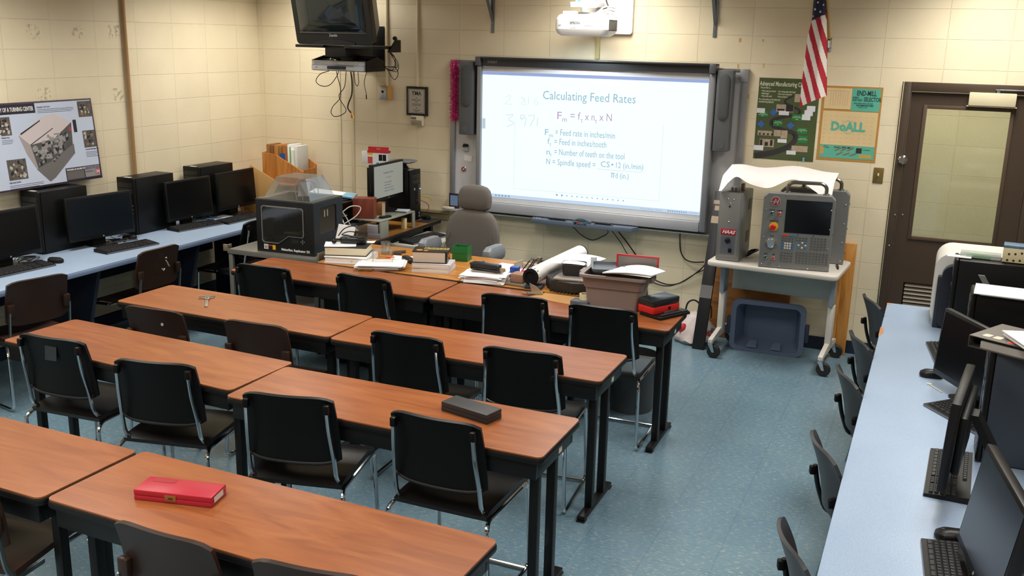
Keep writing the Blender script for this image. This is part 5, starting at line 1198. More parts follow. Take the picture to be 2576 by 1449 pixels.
m = MB(); m.lathe([(.034, 0), (.036, .09), (.033, .09), (.031, .004)], 18); obj('cup', m, acr, t)
m = MB(); m.cyl((.06, .02, .01), (.14, .05, .012), .010, seg=8); m.box(.05, .12, -.03, 0, .0, .02, .004); split('metal_bit', m, P('bit_dark', S(84, 82, 78), .35, metal=.6), t)
paper('loose_sheet', rect(2.455, -1.62, .16, .11, 15), DZ + .0005, white_pp, 'white sheet on the desk behind the acrylic stand', curl=.003)
t = thing('hand_remote', 'black handheld remote lying left of the thick black book', 'remote', (2.545, -1.70, DZ + .0025), -38)
m = MB(); m.loops([[(x, y, z) for x, y in rr2(-.085 * k, .085 * k, -.024 * k, .024 * k, .018 * k, 4)] for k, z in ((.94, 0), (1, .008), (.96, .024), (.85, .028))]); obj('body', m, P('remote_black', S(34, 34, 36), .35), t)
m = MB(); m.box(-.05, .03, -.010, .010, .0282, .031, .002); obj('button_pad', m, dark_gray, t)
m = MB(); m.box(-.03, .03, -.010, .010, 0, .012, .003); tag(obj('orange_marker', m, P('orange_plastic', S(214, 108, 60), .45), None, (2.375, -1.665, DZ), (0, 0, .3)), 'orange rubber block seen through the acrylic stand', 'block')
# paperbacks and the heavy black book
for k, (z, a, lb) in enumerate(((0, 12, 'pale paperback at the bottom of the book stack on the desk'), (.0305, 15, 'pale paperback in the middle of the book stack, under the black book'))):
    t = thing('paperback', lb, 'book', (2.825, -1.845, DZ + z), a, group='pale paperbacks under the black book')
    m = MB(); m.box(-.13, .125, -.088, .088, .002, .028, .001); obj('pages', m, P('pages_white', S(222, 214, 204), .8), t)
    m = MB(); m.box(-.133, .129, -.09, .09, 0, .0018); m.box(-.133, .129, -.09, .09, .0282, .030); m.box(.1255, .130, -.09, .09, .0019, .0281, .001); split('cover', m, P('cover_pale', S(204, 202, 210), .5), t)
t = thing('reference_book', 'thick black handbook with yellow title on top of two pale paperbacks', 'book', (2.800, -1.835, DZ + .0612), 20)
m = MB(); m.box(-.115, .105, -.078, .078, .004, .076, .002); obj('pages', m, P('pages_tan', S(206, 190, 172), .8), t)
blk_c = P('cover_black', S(30, 30, 30), .3)
m = MB(); m.box(-.12, .118, -.082, .082, 0, .0036); m.box(-.12, .118, -.082, .082, .0764, .080); m.box(.107, .119, -.082, .082, .0037, .0763, .003); split('cover', m, blk_c, t)
m = MB(); m.text('Machinery\'s', .036, Matrix.Translation((-.05, .030, .0803)), depth=.0003, bold=.0008); m.text('HANDBOOK', .030, Matrix.Translation((-.05, -.004, .0803)), depth=.0003, bold=.0008); obj('cover_title', m, P('title_yellow', S(216, 190, 110), .5), t)
m = MB(); m.lathe([(.022, .0801), (.022, .0806)], 16, (-.075, -.035, 0)); m.lathe([(.016, .0801), (.016, .0806)], 16, (-.03, -.05, 0)); split('cover_picture', m, P('picture_orange', S(206, 138, 60), .45), t)
m = MB(); m.lathe([(.016, 0), (.016, .0008)], 14, (.1192, -.03, .045), 'X'); m.lathe([(.020, 0), (.020, .0008)], 14, (.1192, .045, .035), 'X'); split('spine_picture', m, P('picture_orange', S(206, 138, 60), .45), t)
t = thing('green_box', 'small open green box standing at the back of the desk', 'box', (2.855, -1.475, DZ), 5)
grn = P('green_plastic', S(24, 104, 48), .35)
m = MB(); m.box(-.058, .058, -.045, .045, 0, .004); m.box(-.058, .058, -.045, -.041, .0042, .105, .001); m.box(-.058, .058, .041, .045, .0042, .105, .001); m.box(-.058, -.054, -.0408, .0408, .0042, .105); m.box(.054, .058, -.0408, .0408, .0042, .105); split('box_wall', m, grn, t)
m = MB(); m.box(-.0585, .0585, -.0458, -.0452, .055, .0575); obj('seam', m, P('green_dark', S(16, 76, 36), .4), t)
t = thing('dry_marker', 'dark marker pen lying near the green box', 'marker', (3.0, -1.525, DZ + .0085), 62)
m = MB(); m.cyl((-.06, 0, 0), (.02, 0, 0), .008, seg=12); obj('barrel', m, black_pl, t)
m = MB(); m.cyl((.0205, 0, 0), (.06, 0, 0), .0075, seg=12); obj('cap', m, P('cap_slate', S(70, 84, 100), .4), t)
# main paper pile with the black case
stack('paper_pile', 3.255, -1.915, .27, .22, 10, DZ, .05, white_pp, 'tall uneven pile of white papers under the black hole punch', n=12, jit=.024, seedv=9, ja=9)
stack('brown_envelope_stack', 3.255, -1.895, .19, .11, 8, DZ + .0505, .008, P('envelope_gray', S(150, 142, 128), .7), 'greyish envelope between papers and black hole punch', n=2, jit=.01, seedv=2)
t = thing('hole_punch', 'black long hole punch lying on the tall pile of papers', 'hole punch', (3.245, -1.905, DZ + .0592), -4)
m = MB(); m.box(-.105, .105, -.03, .03, 0, .048, .008); obj('body', m, P('punch_black', S(30, 34, 40), .35), t)
m = MB(); m.box(-.10, .10, -.0315, -.0302, .008, .022, .0005); obj('front_strip', m, black_gl, t)
m = MB(); m.box(.106, .14, -.012, .012, .006, .030, .004); obj('lever', m, P('punch_tan', S(150, 130, 100), .4), t)
paper('loose_sheet', rect(3.10, -1.56, .20, .13, 8), DZ + .0004, white_pp, 'white sheet on the desk behind the hole punch, left one', curl=.002)
stack('document_set', 3.285, -1.575, .24, .16, -6, DZ + .0018, .014, white_pp, 'flat set of white documents behind the blue box', n=4, jit=.008, seedv=3)
m = MB(); m.box(-.028, .028, -.028, .028, 0, .078, .004); m.box(-.029, .029, -.029, .029, .060, .0785, .003)
tag(obj('blue_box', m, P('blue_plastic', S(30, 72, 160), .35), None, (3.405, -1.79, DZ), (0, 0, .15)), 'bright blue tape box standing beside the brown block', 'box')
m = MB(); m.rslab(-.045, .05, -.045, .05, 0, .055, .012, bev=.004); tag(obj('wood_block', m, P('block_pink_brown', S(150, 112, 92), .6), None, (3.485, -1.905, DZ + .0135), (0, 0, -.1)), 'pinkish brown block in front of the blue box', 'block')
m = MB(); m.box(-.11, .12, -.05, .05, 0, .013, .002); tag(obj('metal_plate', m, P('plate_gray', S(120, 112, 98), .4, metal=.4), None, (3.485, -1.945, DZ), (0, 0, -.08)), 'flat grey metal plate under the pinkish brown block', 'plate')
t = thing('desk_organizer', 'cream desk organizer with pens and pink pad behind the blue box', 'organizer', (3.435, -1.62, DZ), -8)
m = MB(); m.box(-.085, -.080, -.06, .06, 0, .075); m.box(-.0798, .08, .055, .06, 0, .05); m.box(-.0798, .08, -.06, .0548, 0, .006); split('holder_panel', m, P('organizer_cream', S(190, 182, 160), .5), t)
m = MB()
for k, (x, y) in enumerate(((-.05, -.02), (-.03, .01), (-.005, -.01), (.02, .02), (.035, -.015))): m.cyl((x, y, .0065), (x + .04, y + .05, .085 + .006 * k), .005, seg=8)
split('pen', m, P('pen_dark', S(52, 48, 52), .35, var=.4, scale=8), t)
m = MB(); m.box(-.03, .05, -.055, -.035, .0062, .03, .003); obj('pink_pad', m, P('pink_pad', S(224, 88, 134), .6), t)
m = MB(); m.cyl((.06, .03, .0065), (.06, .03, .115), .013, seg=12); obj('metal_rod', m, P('rod_bronze', S(140, 124, 104), .35, metal=.6), t)
m = MB(); m.cyl((-.02, .065, .088), (.13, .055, .084), .011, seg=10); obj('caliper_beam', m, P('beam_grey', S(110, 116, 120), .35, metal=.5), t)
# the big roll
t = thing('poster_roll', 'long white poster roll with black ends lying across the desk', 'roll', (3.60, -1.98, DZ + .054 + .02), 0, rot=(.028, 0, math.radians(-5.2)))
m = MB(); m.cyl((0, 0, 0), (0, .74, 0), .054, seg=28); obj('paper_tube', m, white_pp, t)
m = MB(); m.lathe([(.0545, -.001), (.0545, -.012), (.036, -.013), (.034, -.004), (.001, -.004)], 28, (0, 0, 0), 'Y'); m.lathe([(.0545, .741), (.0545, .752), (.002, .753)], 28, (0, 0, 0), 'Y'); split('end_cap', m, P('cap_matt', S(18, 18, 20), .8, spec=.2), t)
m = MB()
for k, ch in enumerate('TAB24.7'):
    a = math.radians(150 - k * 26); Mx = Matrix.Rotation(-(a - PI / 2), 4, 'Y')
    m.text(ch, .024, Matrix.Rotation(PI / 2 - a, 4, 'Y') @ Matrix.Translation((0, .008, .0545)), depth=.0003, align='CENTER', bold=.0006)
obj('lettering', m, text_blk, t)
m = MB(); m.box(-.05, .06, -.05, .05, 0, .019, .002); tag(obj('slate_case', m, P('case_slate', S(44, 52, 62), .3), None, (3.615, -1.965, DZ), (0, 0, .15)), 'dark slate case under the near end of the poster roll', 'case')
# black machine part, trays, papers behind it
t = thing('cast_machine_part', 'heavy black machine base lying on the desk left of the grey bin', 'machine part', (3.815, -1.80, DZ + .0005), 6)
m = MB(); o = [(-.15, -.10), (-.09, -.19), (.05, -.225), (.17, -.20), (.19, .02), (.14, .20), (-.10, .18)]
m.loops([[(x * .94, y * .94, 0) for x, y in o], [(x, y, .012) for x, y in o], [(x, y, .070) for x, y in o], [(x * .97, y * .97, .078) for x, y in o]]); obj('body', m, P('cast_black', S(40, 38, 34), .45, bump=.4, bscale=60), t)
m = MB()
for k in range(12):
    f_ = k / 11; x, y = -.09 + .26 * f_, -.20 - .03 * math.sin(PI * f_); m.lathe([(.008, .006), (.008, .014)], 8, (x, y, 0))
split('base_tooth', m, P('cast_black', S(40, 38, 34), .45), t)
m = MB(); m.rslab(-.10, .13, -.17, .11, 0, .012, .01, bev=.003); tag(obj('grey_panel', m, P('panel_grey', S(146, 136, 128), .5), None, (3.845, -1.83, DZ + .0795), (0, 0, .08)), 'flat grey panel on top of the black machine base', 'panel')
t = thing('plastic_tray', 'black plastic tray standing on the grey panel', 'tray', (3.845, -1.86, DZ + .092), 12)
def open_box(w0, d0, w1, d1, h, r0, r1, th=.004):
    m_ = MB(); n_ = 5
    def R_(w_, d_, r_, z): return [(x, y, z) for x, y in rr2(-w_ / 2, w_ / 2, -d_ / 2, d_ / 2, r_, n_)]
    m_.loops([R_(w0 - 2 * th, d0 - 2 * th, r0, th), R_(w1 - 2 * th, d1 - 2 * th, r1, h), R_(w1, d1, r1, h), R_(w0, d0, r0, 0)])
    a = m_.bm.verts[:] if False else None
    return m_
obj('tray', open_box(.13, .11, .155, .14, .075, .025, .03), P('tray_black', S(34, 36, 40), .3), t)
paper('drawing_sheet', [(3.66, -1.94), (3.92, -1.86), (3.96, -1.55), (3.68, -1.60)], DZ + .165, white_pp, 'large white drawing sheet draped between the poster roll and the black tray', curl=-.02)
m = MB(); m.box(-.018, .018, -.012, .012, 0, .115, .003); tag(obj('white_post', m, P('post_pale', S(206, 210, 218), .4), None, (3.955, -1.80, DZ + .092), (0, 0, .1)), 'pale upright plastic piece between black tray and grey bin', 'plastic piece')
m = MB(); Rc = random.Random(12)
for k in range(7):
    a0 = Rc.uniform(0, 6); pts = [(3.93 + .058 * math.cos(a0 + i * .9) * Rc.uniform(.7, 1.1), -1.53 + .05 * math.sin(a0 + i * .9), DZ + .07 + .045 * math.sin(i * 1.3 + k)) for i in range(8)]
    m.tube(spline(pts, 6), .0042, 6)
tag(obj('cable_bundle', m, P('bundle_black', S(40, 34, 28), .4, var=.5, scale=20)), 'tangled black and yellow cable bundle behind the grey bin', 'cables')
stack('magazine_pile', 3.92, -1.53, .22, .20, 22, DZ, .045, P('magazine_mix', S(190, 160, 140), .5, var=.4, scale=8), 'small pile of magazines under the cable bundle', n=5, jit=.01, seedv=8)
t = thing('blue_folder', 'light blue folder sticking out behind the grey bin', 'folder', (3.89, -1.385, DZ + .001), 38)
m = MB(); m.box(-.10, .16, -.07, .07, 0, .003); obj('cover', m, P('folder_blue', S(112, 176, 204), .5), t)
m = MB(); m.box(-.09, .15, -.065, .065, .0032, .008); obj('papers', m, white_pp, t)
paper('loose_sheet', rect(3.86, -1.41, .15, .09, 15), DZ + .05, white_pp, 'white sheet lying over the cable bundle and blue folder', curl=.004)
stack('loose_papers', 3.985, -1.42, .16, .12, 30, DZ + .0105, .02, white_pp, 'white papers with red edge behind the grey bin', n=4, jit=.012, seedv=14)

# ---------------- grey storage bin on the front table
t = thing('storage_bin', 'grey-brown plastic storage bin on the front table full of trays and papers', 'bin', (4.215, -2.115, DZ + .0005), 4)
taupe = P('taupe_plastic', S(132, 118, 112), .42)
def rl(w_, d_, z, r_=.03): return [(x, y, z) for x, y in rr2(-w_ / 2, w_ / 2, -d_ / 2, d_ / 2, r_, 5)]
m = MB(); m.loops([rl(.29, .20, .006), rl(.37, .29, .185), rl(.385, .30, .187), rl(.385, .30, .195), rl(.352, .268, .195), rl(.28, .19, .012)][::-1] if False else [rl(.28, .19, .012), rl(.358, .272, .205), rl(.405, .315, .205), rl(.405, .315, .190), rl(.376, .288, .186), rl(.352, .262, .125), rl(.340, .25, .122), rl(.315, .225, 0)])
obj('body', m, taupe, t)
m = MB(); m.box(.2035, .226, -.05, .05, .165, .202, .006); m.box(-.226, -.2035, -.05, .05, .165, .202, .006); split('handle', m, taupe, t)
t = thing('shallow_tray', 'dark grey shallow tray lying on the left of the grey bin', 'tray', (4.145, -2.085, DZ + .2075), 20)
m = MB(); m.loops([rl(.17, .20, .006, .02), rl(.18, .21, .024, .025), rl(.205, .235, .024, .03), rl(.205, .235, .014, .03), rl(.19, .22, .0, .025)]); obj('lid', m, P('lid_slate', S(92, 98, 106), .35), t)
t = thing('document_holder', 'red-edged document holder leaning in the grey bin', 'document holder', (4.30, -1.995, DZ + .208), 4)
m = MB(); m.box(-.12, .12, -.004, .004, .0, .075); obj('panel', m, P('panel_dim', S(122, 112, 106), .5), t)
m = MB(); m.box(-.13, -.1205, -.006, .006, 0, .084); m.box(.1205, .13, -.006, .006, 0, .084); m.box(-.12, .12, -.006, .006, .0755, .084); split('red_edge', m, P('red_plastic', S(186, 32, 48), .4), t)
paper('paper_bundle', [(4.175, -2.29), (4.455, -2.22), (4.485, -2.03), (4.225, -2.015)], DZ + .236, white_pp, 'large white paper bundle drooping over the right side of the grey bin', th=.006, curl=-.020)
paper('loose_sheet', [(4.18, -2.265), (4.45, -2.245), (4.47, -2.055), (4.21, -2.02)], DZ + .2275, P('paper_shade', S(232, 228, 228), .75), 'second white sheet under the drooping paper bundle', curl=-.010)
t = thing('tape_roll', 'cream roll of masking tape on a small slate box', 'tape', (4.045, -2.205, DZ + .0345), 0)
m = MB(); m.loops([[(r_ * math.cos(a), r_ * math.sin(a), z) for a in [2 * PI * k / 24 for k in range(24)]] for r_, z in ((.024, 0), (.034, 0), (.034, .034), (.024, .034))], close=True); obj('roll', m, P('tape_cream', S(216, 200, 158), .6), t)
m = MB(); m.box(-.06, .05, -.035, .045, 0, .034, .003); tag(obj('small_slate_box', m, P('box_slate', S(84, 90, 100), .45), None, (4.035, -2.235, DZ), (0, 0, -.05)), 'small slate-coloured box at the left foot of the grey bin', 'box')
m = MB(); m.prism([(3.675, -2.20, DZ), (4.00, -2.262, DZ), (3.965, -2.07, DZ), (3.735, -2.065, DZ)], (0, 0, .004)); tag(obj('cardboard_sheet', m, P('cardboard_tan', S(176, 128, 70), .5)), 'flat tan cardboard sheet on the front table left of the grey bin', 'cardboard')
t = thing('metal_clamp', 'small silver toolmaker clamp standing on the tan cardboard', 'clamp', (3.69, -2.135, DZ + .0045), 30)
slv = P('clamp_silver', S(186, 184, 172), .28, metal=.75)
m = MB(); m.box(-.045, .05, -.012, .012, 0, .016, .003); m.prism([(-.02, -.008, .0165), (.045, -.008, .0165), (.01, -.008, .05), (-.035, -.008, .072)], (0, .016, 0)); m.cyl((-.05, 0, .006), (-.08, .03, .008), .005, seg=8); split('clamp_jaw', m, slv, t)
# cases at the right end
t = thing('tool_case', 'black and red hard case stacked on the open black case', 'case', (4.492, -2.165, DZ + .0175), 62)
m = MB(); m.rslab(-.115, .115, -.065, .065, 0, .042, .015, bev=.005); obj('red_half', m, P('case_red', S(200, 34, 30), .35), t)
m = MB(); m.rslab(-.112, .112, -.063, .063, .0422, .082, .012, bev=.005); obj('black_half', m, P('case_black', S(34, 38, 42), .22), t)
m = MB(); m.lathe([(.010, 0), (.010, -.003), (.002, -.003)], 12, (.02, -.0652, .024), 'Y'); obj('latch', m, black_pl, t)
t = thing('open_case', 'open black plastic tool case lying at the right end of the front table', 'case', (4.535, -2.18, DZ + .0005), 62)
m = MB(); m.rslab(-.13, .13, -.085, .085, 0, .016, .012, bev=.004); obj('tray', m, black_pl, t)
m = MB(); m.box(-.10, .06, -.072, -.05, .0162, .026, .003); m.box(.07, .12, -.075, .06, .0162, .024, .003); m.cyl((-.05, -.035, .022), (.06, -.03, .022), .007, seg=8); split('insert', m, P('insert_dark', S(40, 42, 46), .3), t)

# ---------------- things lying on the training tables
t = thing('vernier_caliper', 'steel vernier caliper lying on the second row table', 'caliper', (2.02, -3.19, DZ + .0005), -52)
m = MB(); m.box(-.10, .14, -.009, .009, 0, .005, .001); obj('beam', m, P('caliper_steel', S(150, 142, 130), .35, metal=.6), t)
m = MB(); m.prism([(-.10, -.009, 0), (-.085, -.009, 0), (-.088, -.05, 0), (-.096, -.05, 0)], (0, 0, .005)); m.prism([(-.10, .009, 0), (-.085, .009, 0), (-.09, .045, 0), (-.099, .045, 0)], (0, 0, .005)); split('fixed_jaw', m, P('caliper_steel', S(150, 142, 130), .35, metal=.6), t)
m = MB(); m.box(-.065, -.01, -.0125, .0125, .0052, .010, .001); m.prism([(-.065, -.0128, 0), (-.045, -.0128, 0), (-.052, -.05, 0), (-.062, -.05, 0)], (0, 0, .006)); m.prism([(-.065, .0128, 0), (-.048, .0128, 0), (-.056, .042, 0), (-.064, .042, 0)], (0, 0, .006)); split('sliding_jaw', m, P('caliper_steel2', S(166, 158, 144), .3, metal=.6), t)
m = MB(); m.cyl((-.03, 0, .010), (-.03, 0, .016), .004, seg=8); obj('lock_screw', m, steel, t)
t = thing('instrument_case', 'plain black instrument case on the third row table', 'case', (4.208, -4.105, DZ + .0005), -13.5)
m = MB(); m.box(-.125, .125, -.05, .05, 0, .020, .002); obj('bottom_half', m, P('case_dark', S(34, 34, 36), .5), t)
m = MB(); m.box(-.125, .125, -.05, .05, .0204, .042, .003); obj('lid', m, P('case_dark2', S(40, 40, 42), .5), t)
t = thing('gauge_case', 'red plastic gauge case lying on the nearest table', 'case', (3.652, -5.238, DZ + .0005), 13)
redp = P('case_bright_red', S(170, 30, 48), .38, var=.06)
m = MB(); m.box(-.145, .140, -.055, .055, 0, .018, .003); obj('bottom_half', m, redp, t)
m = MB(); m.box(-.145, .140, -.055, .055, .0183, .038, .003); ld = obj('lid', m, redp, t)
m = MB(); m.box(-.115, -.035, .018, .042, .0382, .0387); obj('embossed_panel', m, P('case_red_dark', S(150, 24, 38), .4), ld)
m = MB(); m.box(-.030, .012, -.0572, -.0553, .008, .030, .0006); lt = obj('latch', m, P('latch_brass', S(158, 112, 66), .35, metal=.5), t)
m = MB(); m.box(-.016, .0, -.0578, -.0573, .016, .022); obj('latch_slot', m, P('slot_dark', S(60, 40, 28), .5), lt)
m = MB(); m.box(.1402, .1408, -.035, .03, .010, .030); obj('label', m, P('label_white', S(206, 206, 200), .5), t)
t = thing('waste_basket', 'round charcoal waste basket on the floor under the front table', 'waste basket', (4.27, -1.86, 0))
m = MB(); m.lathe([(.13, .006), (.165, .36), (.172, .36), (.172, .345), (.166, .335), (.136, 0), (.002, 0)], 28); obj('bucket', m, P('bucket_grey', S(66, 70, 72), .45), t)
# ================================================================ TELEVISION CORNER
tvb = P('tv_black', S(20, 20, 21), .32)
t = thing('television', 'black tube television tilted down from a wall mount', 'television', (1.255, -.62, 2.172), rot=(math.radians(12), 0, 0))
def rz_(w_, z0, z1, y, r=.03, cx=0): return [(cx + x, y, z) for x, z in rr2(-w_, w_, z0, z1, r, 4)]
m = MB(); m.loops([rz_(.365, .03, .62, 0), rz_(.365, .03, .62, .07), rz_(.345, .05, .60, .10), rz_(.25, .10, .50, .32), rz_(.16, .14, .42, .42)]); obj('housing', m, tvb, t)
m = MB()
o = rz_(.318, .135, .590, -.0005, .015); m.loops([o, [(x * .98, y - .004, .3625 + (z - .3625) * .98) for x, y, z in o], [(x * .6, -.012, .3625 + (z - .3625) * .6) for x, y, z in o]]); obj('screen', m, P('tube_glass', S(26, 32, 33), .06, coat=.4), t)
m = MB(); m.box(-.322, .322, -.006, .0, .126, .131); obj('screen_rim', m, P('tv_rim', S(84, 84, 82), .35), t)
m = MB(); m.text('Zenith', .030, XZ(0, -.0012, .098), align='CENTER', bold=.0008); obj('lettering', m, P('badge_silver2', S(180, 182, 186), .3, metal=.6), t)
m = MB()
for k in range(6): m.box(-.06 + k * .022, -.046 + k * .022, -.003, -.0002, .078, .083, .001)
split('front_button', m, P('tv_button', S(50, 50, 50), .4), t)
m = MB(); m.sheet(lambda u, v: (-.20 + .40 * u, -.006, .032 + (.016 + .028 * math.sin(PI * u)) * v), 16, 3, .008); obj('front_lip', m, P('tv_lip', S(32, 32, 32), .3), t)
m = MB(); m.box(-.372, -.3655, .02, .05, .10, .20, .003); obj('side_input_panel', m, tvb, t)
t = thing('tv_wall_mount', 'black steel wall mount under the television with cable-filled cradle', 'wall mount', (1.255, 0, 2.0))
m = MB(); m.box(-.375, -.10, -.645, -.20, .176, .199, .003); m.box(.10, .375, -.645, -.20, .176, .199, .003); m.box(-.0995, .0995, -.62, -.20, .110, .195, .003); split('platform', m, blk_metal, t)
m = MB(); m.box(-.06, .06, -.45, -.016, .05, .1095, .003); obj('arm', m, blk_metal, t)
m = MB(); m.box(-.10, .10, -.0155, 0, -.02, .36, .002); obj('wall_plate', m, blk_metal, t)
m = MB(); m.prism([(.3755, -.42, .15), (.3755, -.22, .15), (.3755, -.22, .25), (.3755, -.30, .25)], (.012, 0, 0)); obj('side_gusset', m, blk_metal, t)
m = MB()
m.prism([(.225, -.515, -.01), (.225, -.235, -.01), (.225, -.235, .07), (.225, -.34, .1095), (.225, -.515, .075)], (.010, 0, 0)); m.prism([(-.305, -.515, -.01), (-.305, -.235, -.01), (-.305, -.235, .07), (-.305, -.34, .1095), (-.305, -.515, .075)], (.010, 0, 0)); split('cradle_side', m, blk_metal, t)
m = MB(); m.box(-.2945, .2245, -.36, -.34, .085, .1095, .002); m.box(-.2945, .2245, -.26, -.235, -.01, .06); split('cradle_bar', m, blk_metal, t)
m = MB(); m.box(-.2945, .2245, -.515, -.2605, -.012, -.008); obj('cradle_floor', m, blk_metal, t)
t = thing('video_recorder', 'silver video recorder in the cradle below the television', 'video recorder', (1.22, -.51, 1.9925))
m = MB(); m.box(-.258, .2235, .0005, .24, .0015, .078, .002); obj('case', m, P('vcr_dark', S(70, 70, 72), .4), t)
m = MB(); m.box(-.2585, .258, -.022, 0, .042, .080, .003); m.box(-.2585, .258, -.032, 0, .0005, .0415, .005); split('front_panel', m, P('vcr_silver', S(188, 192, 204), .25, metal=.45), t)
m = MB(); m.box(-.10, .085, -.034, -.0323, .010, .036, .0006); obj('display', m, P('vcr_display', S(24, 30, 52), .15), t)
m = MB(); m.box(-.235, -.01, -.0232, -.0222, .048, .074); m.box(.06, .20, -.0232, -.0222, .048, .074); split('slot_door', m, P('vcr_door', S(176, 180, 192), .25, metal=.45), t)
m = MB(); m.text('HI-FI', .012, XZ(-.22, -.0324, .018)); obj('lettering', m, text_blk, t)
m = MB(); Rv = random.Random(21)
for k in range(9):
    x0 = 1.0 + .05 * k; m.tube(spline([(x0, -.30, 2.075 + Rv.uniform(-.005, .02)), (x0 + Rv.uniform(-.05, .08), -.32, 2.075), (x0 + Rv.uniform(-.1, .1), -.29, 2.09), (x0 + Rv.uniform(-.1, .1), -.30, 2.075)], 5), .0045, 5)
m.box(1.07, 1.14, -.33, -.28, 2.072, 2.098, .004)
tag(obj('cable_tangle', m, cable_blk), 'tangle of black cables and a power brick lying on the video recorder', 'cables')
m = MB()
for k in range(4): m.tube(spline([(1.60 + .012 * k, -.36 - .02 * k, 2.17), (1.665 + .014 * k - .02 * (k % 2), -.36, 2.11 - .02 * k), (1.655 + .01 * (k % 3), -.35, 2.03 - .018 * (k % 3)), (1.60 - .02 * k, -.34, 2.0 + .012 * k), (1.53, -.30, 2.03 + .006 * k)], 6), .003, 5)
m.tube(spline([(1.58, -.34, 2.02), (1.62, -.35, 1.96), (1.66, -.35, 1.93), (1.69, -.35, 1.98), (1.66, -.35, 2.03), (1.60, -.34, 2.03)], 6), .003, 5)
tag(obj('cable_loop', m, cable_blk), 'bundle of black cables looping at the right side of the television', 'cables')
yb = -.47
m = MB()
m.tube(spline([(1.09, yb, 1.985), (1.00, yb, 1.955), (.955, yb, 1.90), (.985, yb, 1.865), (1.05, yb, 1.855), (1.11, yb, 1.88), (1.17, yb, 1.95), (1.185, yb, 1.985)], 8), .0035, 6)
tag(obj('hanging_cable', m, cable_blk), 'thin black cable hanging in a wide loop under the video recorder', 'cable')
m = MB(); m.tube(spline([(1.17, yb - .01, 1.985), (1.175, yb, 1.93), (1.20, yb, 1.84), (1.19, yb, 1.76), (1.12, yb, 1.69), (1.10, yb, 1.635), (1.14, yb, 1.605), (1.22, yb, 1.63), (1.25, yb, 1.67), (1.20, yb, 1.74), (1.185, yb, 1.79), (1.24, yb, 1.86), (1.26, yb, 1.985)], 8), .0035, 6)
tag(obj('hanging_cable', m, cable_blk), 'thin black cable crossing itself in a long loop under the video recorder', 'cable')
t = thing('composite_cable', 'thick black cable ending in red and yellow plugs', 'cable', (0, 0, 0))
m = MB(); m.tube(spline([(1.305, yb, 1.985), (1.315, yb, 1.90), (1.31, yb, 1.80), (1.275, yb, 1.72), (1.27, yb, 1.68), (1.30, yb, 1.645)], 8), .0065, 6); obj('cord', m, cable_blk, t)
for nm, c_, dx in (('yellow', S(224, 180, 40), .028), ('red', S(180, 40, 44), .008)):
    m = MB(); m.tube([(1.30, yb, 1.645), (1.30 + dx * .5, yb, 1.63)], .003, 6); m.cyl((1.30 + dx * .5, yb, 1.63), (1.30 + dx, yb, 1.600), .0055, seg=8); p_ = obj('plug', m, P('plug_' + nm, c_, .4), t); p_['label'] = nm + ' plug'
m = MB(); m.tube(spline([(1.33, yb + .01, 1.985), (1.345, yb, 1.90), (1.365, yb, 1.87), (1.38, yb, 1.90), (1.375, yb, 1.985)], 8), .003, 6); tag(obj('hanging_cable', m, cable_blk), 'short narrow cable loop right of the plug cable', 'cable')
m = MB(); m.tube(spline([(1.445, yb + .02, 1.985), (1.435, yb, 1.90), (1.45, yb, 1.82), (1.452, yb, 1.80)], 8), .003, 6); m.cyl((1.452, yb, 1.80), (1.454, yb, 1.765), .005, seg=8); tag(obj('hanging_cable', m, cable_blk), 'single short cable with a black plug hanging at the right', 'cable')

# ================================================================ FLAG, POSTERS
t = thing('flag', 'hanging stars and stripes flag with a silver wall holder', 'flag', (5.075, 0, 2.28))
m = MB(); m.box(-.016, .016, -.008, 0, -.04, .06, .002); m.cyl((0, -.0085, .0), (0, -.05, .05), .016, seg=12); hl = split('holder', m, chrome, t)
m = MB(); m.cyl((0, -.0512, .055), (-.05, -.42, .62), .011, seg=10); obj('pole', m, P('flag_pole', S(190, 150, 80), .35), t)
Lp = [(-60, 2050), (0, 2045), (50, 2041), (85, 2031), (150, 2023), (205, 2016), (270, 2010), (300, 2009)]
Rp = [(-60, 2078), (0, 2078), (90, 2080.5), (240, 2080.5), (300, 2079)]
def interp(tb_, y):
    for (a, b), (c, d) in zip(tb_, tb_[1:]):
        if y <= c: return b + (d - b) * (y - a) / (c - a)
    return tb_[-1][1]
m = MB(); NU, NV = 64, 130; fy = -.25
red_m = P('flag_red', S(178, 30, 48), .75); wht_m = P('flag_white', S(232, 226, 220), .75); blu_m = P('flag_blue', S(32, 34, 66), .75)
def fpt(i, j):
    u = i / NU; yend = 272 - 34 * u ** .8; Y = -60 + (yend + 60) * j / NV
    X = interp(Lp, Y) + (interp(Rp, Y) - interp(Lp, Y)) * u
    wx = 4.935 + (X - 2010) * .00262 + (Y - 268) * .00024; wz = 1.857 - (Y - 268) * .00272
    dy = -.045 * math.sin(PI * u) - .012 * math.sin(3 * PI * u + Y * .008)
    return (wx - 5.075, fy + dy + .03, wz - 2.28), X, Y
for back in (0, 1):
    G = []
    for i in range(NU + 1):
        col_ = []
        for j in range(NV + 1):
            p, X, Y = fpt(i, j)
            col_.append((m.v((p[0], p[1] if not back else fy + .06 + .02 * math.sin(PI * i / NU), p[2])), X, Y))
        G.append(col_)
    for i in range(NU):
        for j in range(NV):
            X, Y = (G[i][j][1] + G[i + 1][j + 1][1]) / 2, (G[i][j][2] + G[i + 1][j + 1][2]) / 2
            s_ = ((X - 1860) - .285 * Y) / 27.3
            canton = Y < 50 - (X - 2042) * .49
            m.mi = 2 if canton else (0 if (s_ - .55) % 1 < .52 else 1)
            q = [G[i][j][0], G[i + 1][j][0], G[i + 1][j + 1][0], G[i][j + 1][0]]
            m.f(q if not back else q[::-1])
obj('cloth', m, [red_m, wht_m, blu_m], t)
m = MB()
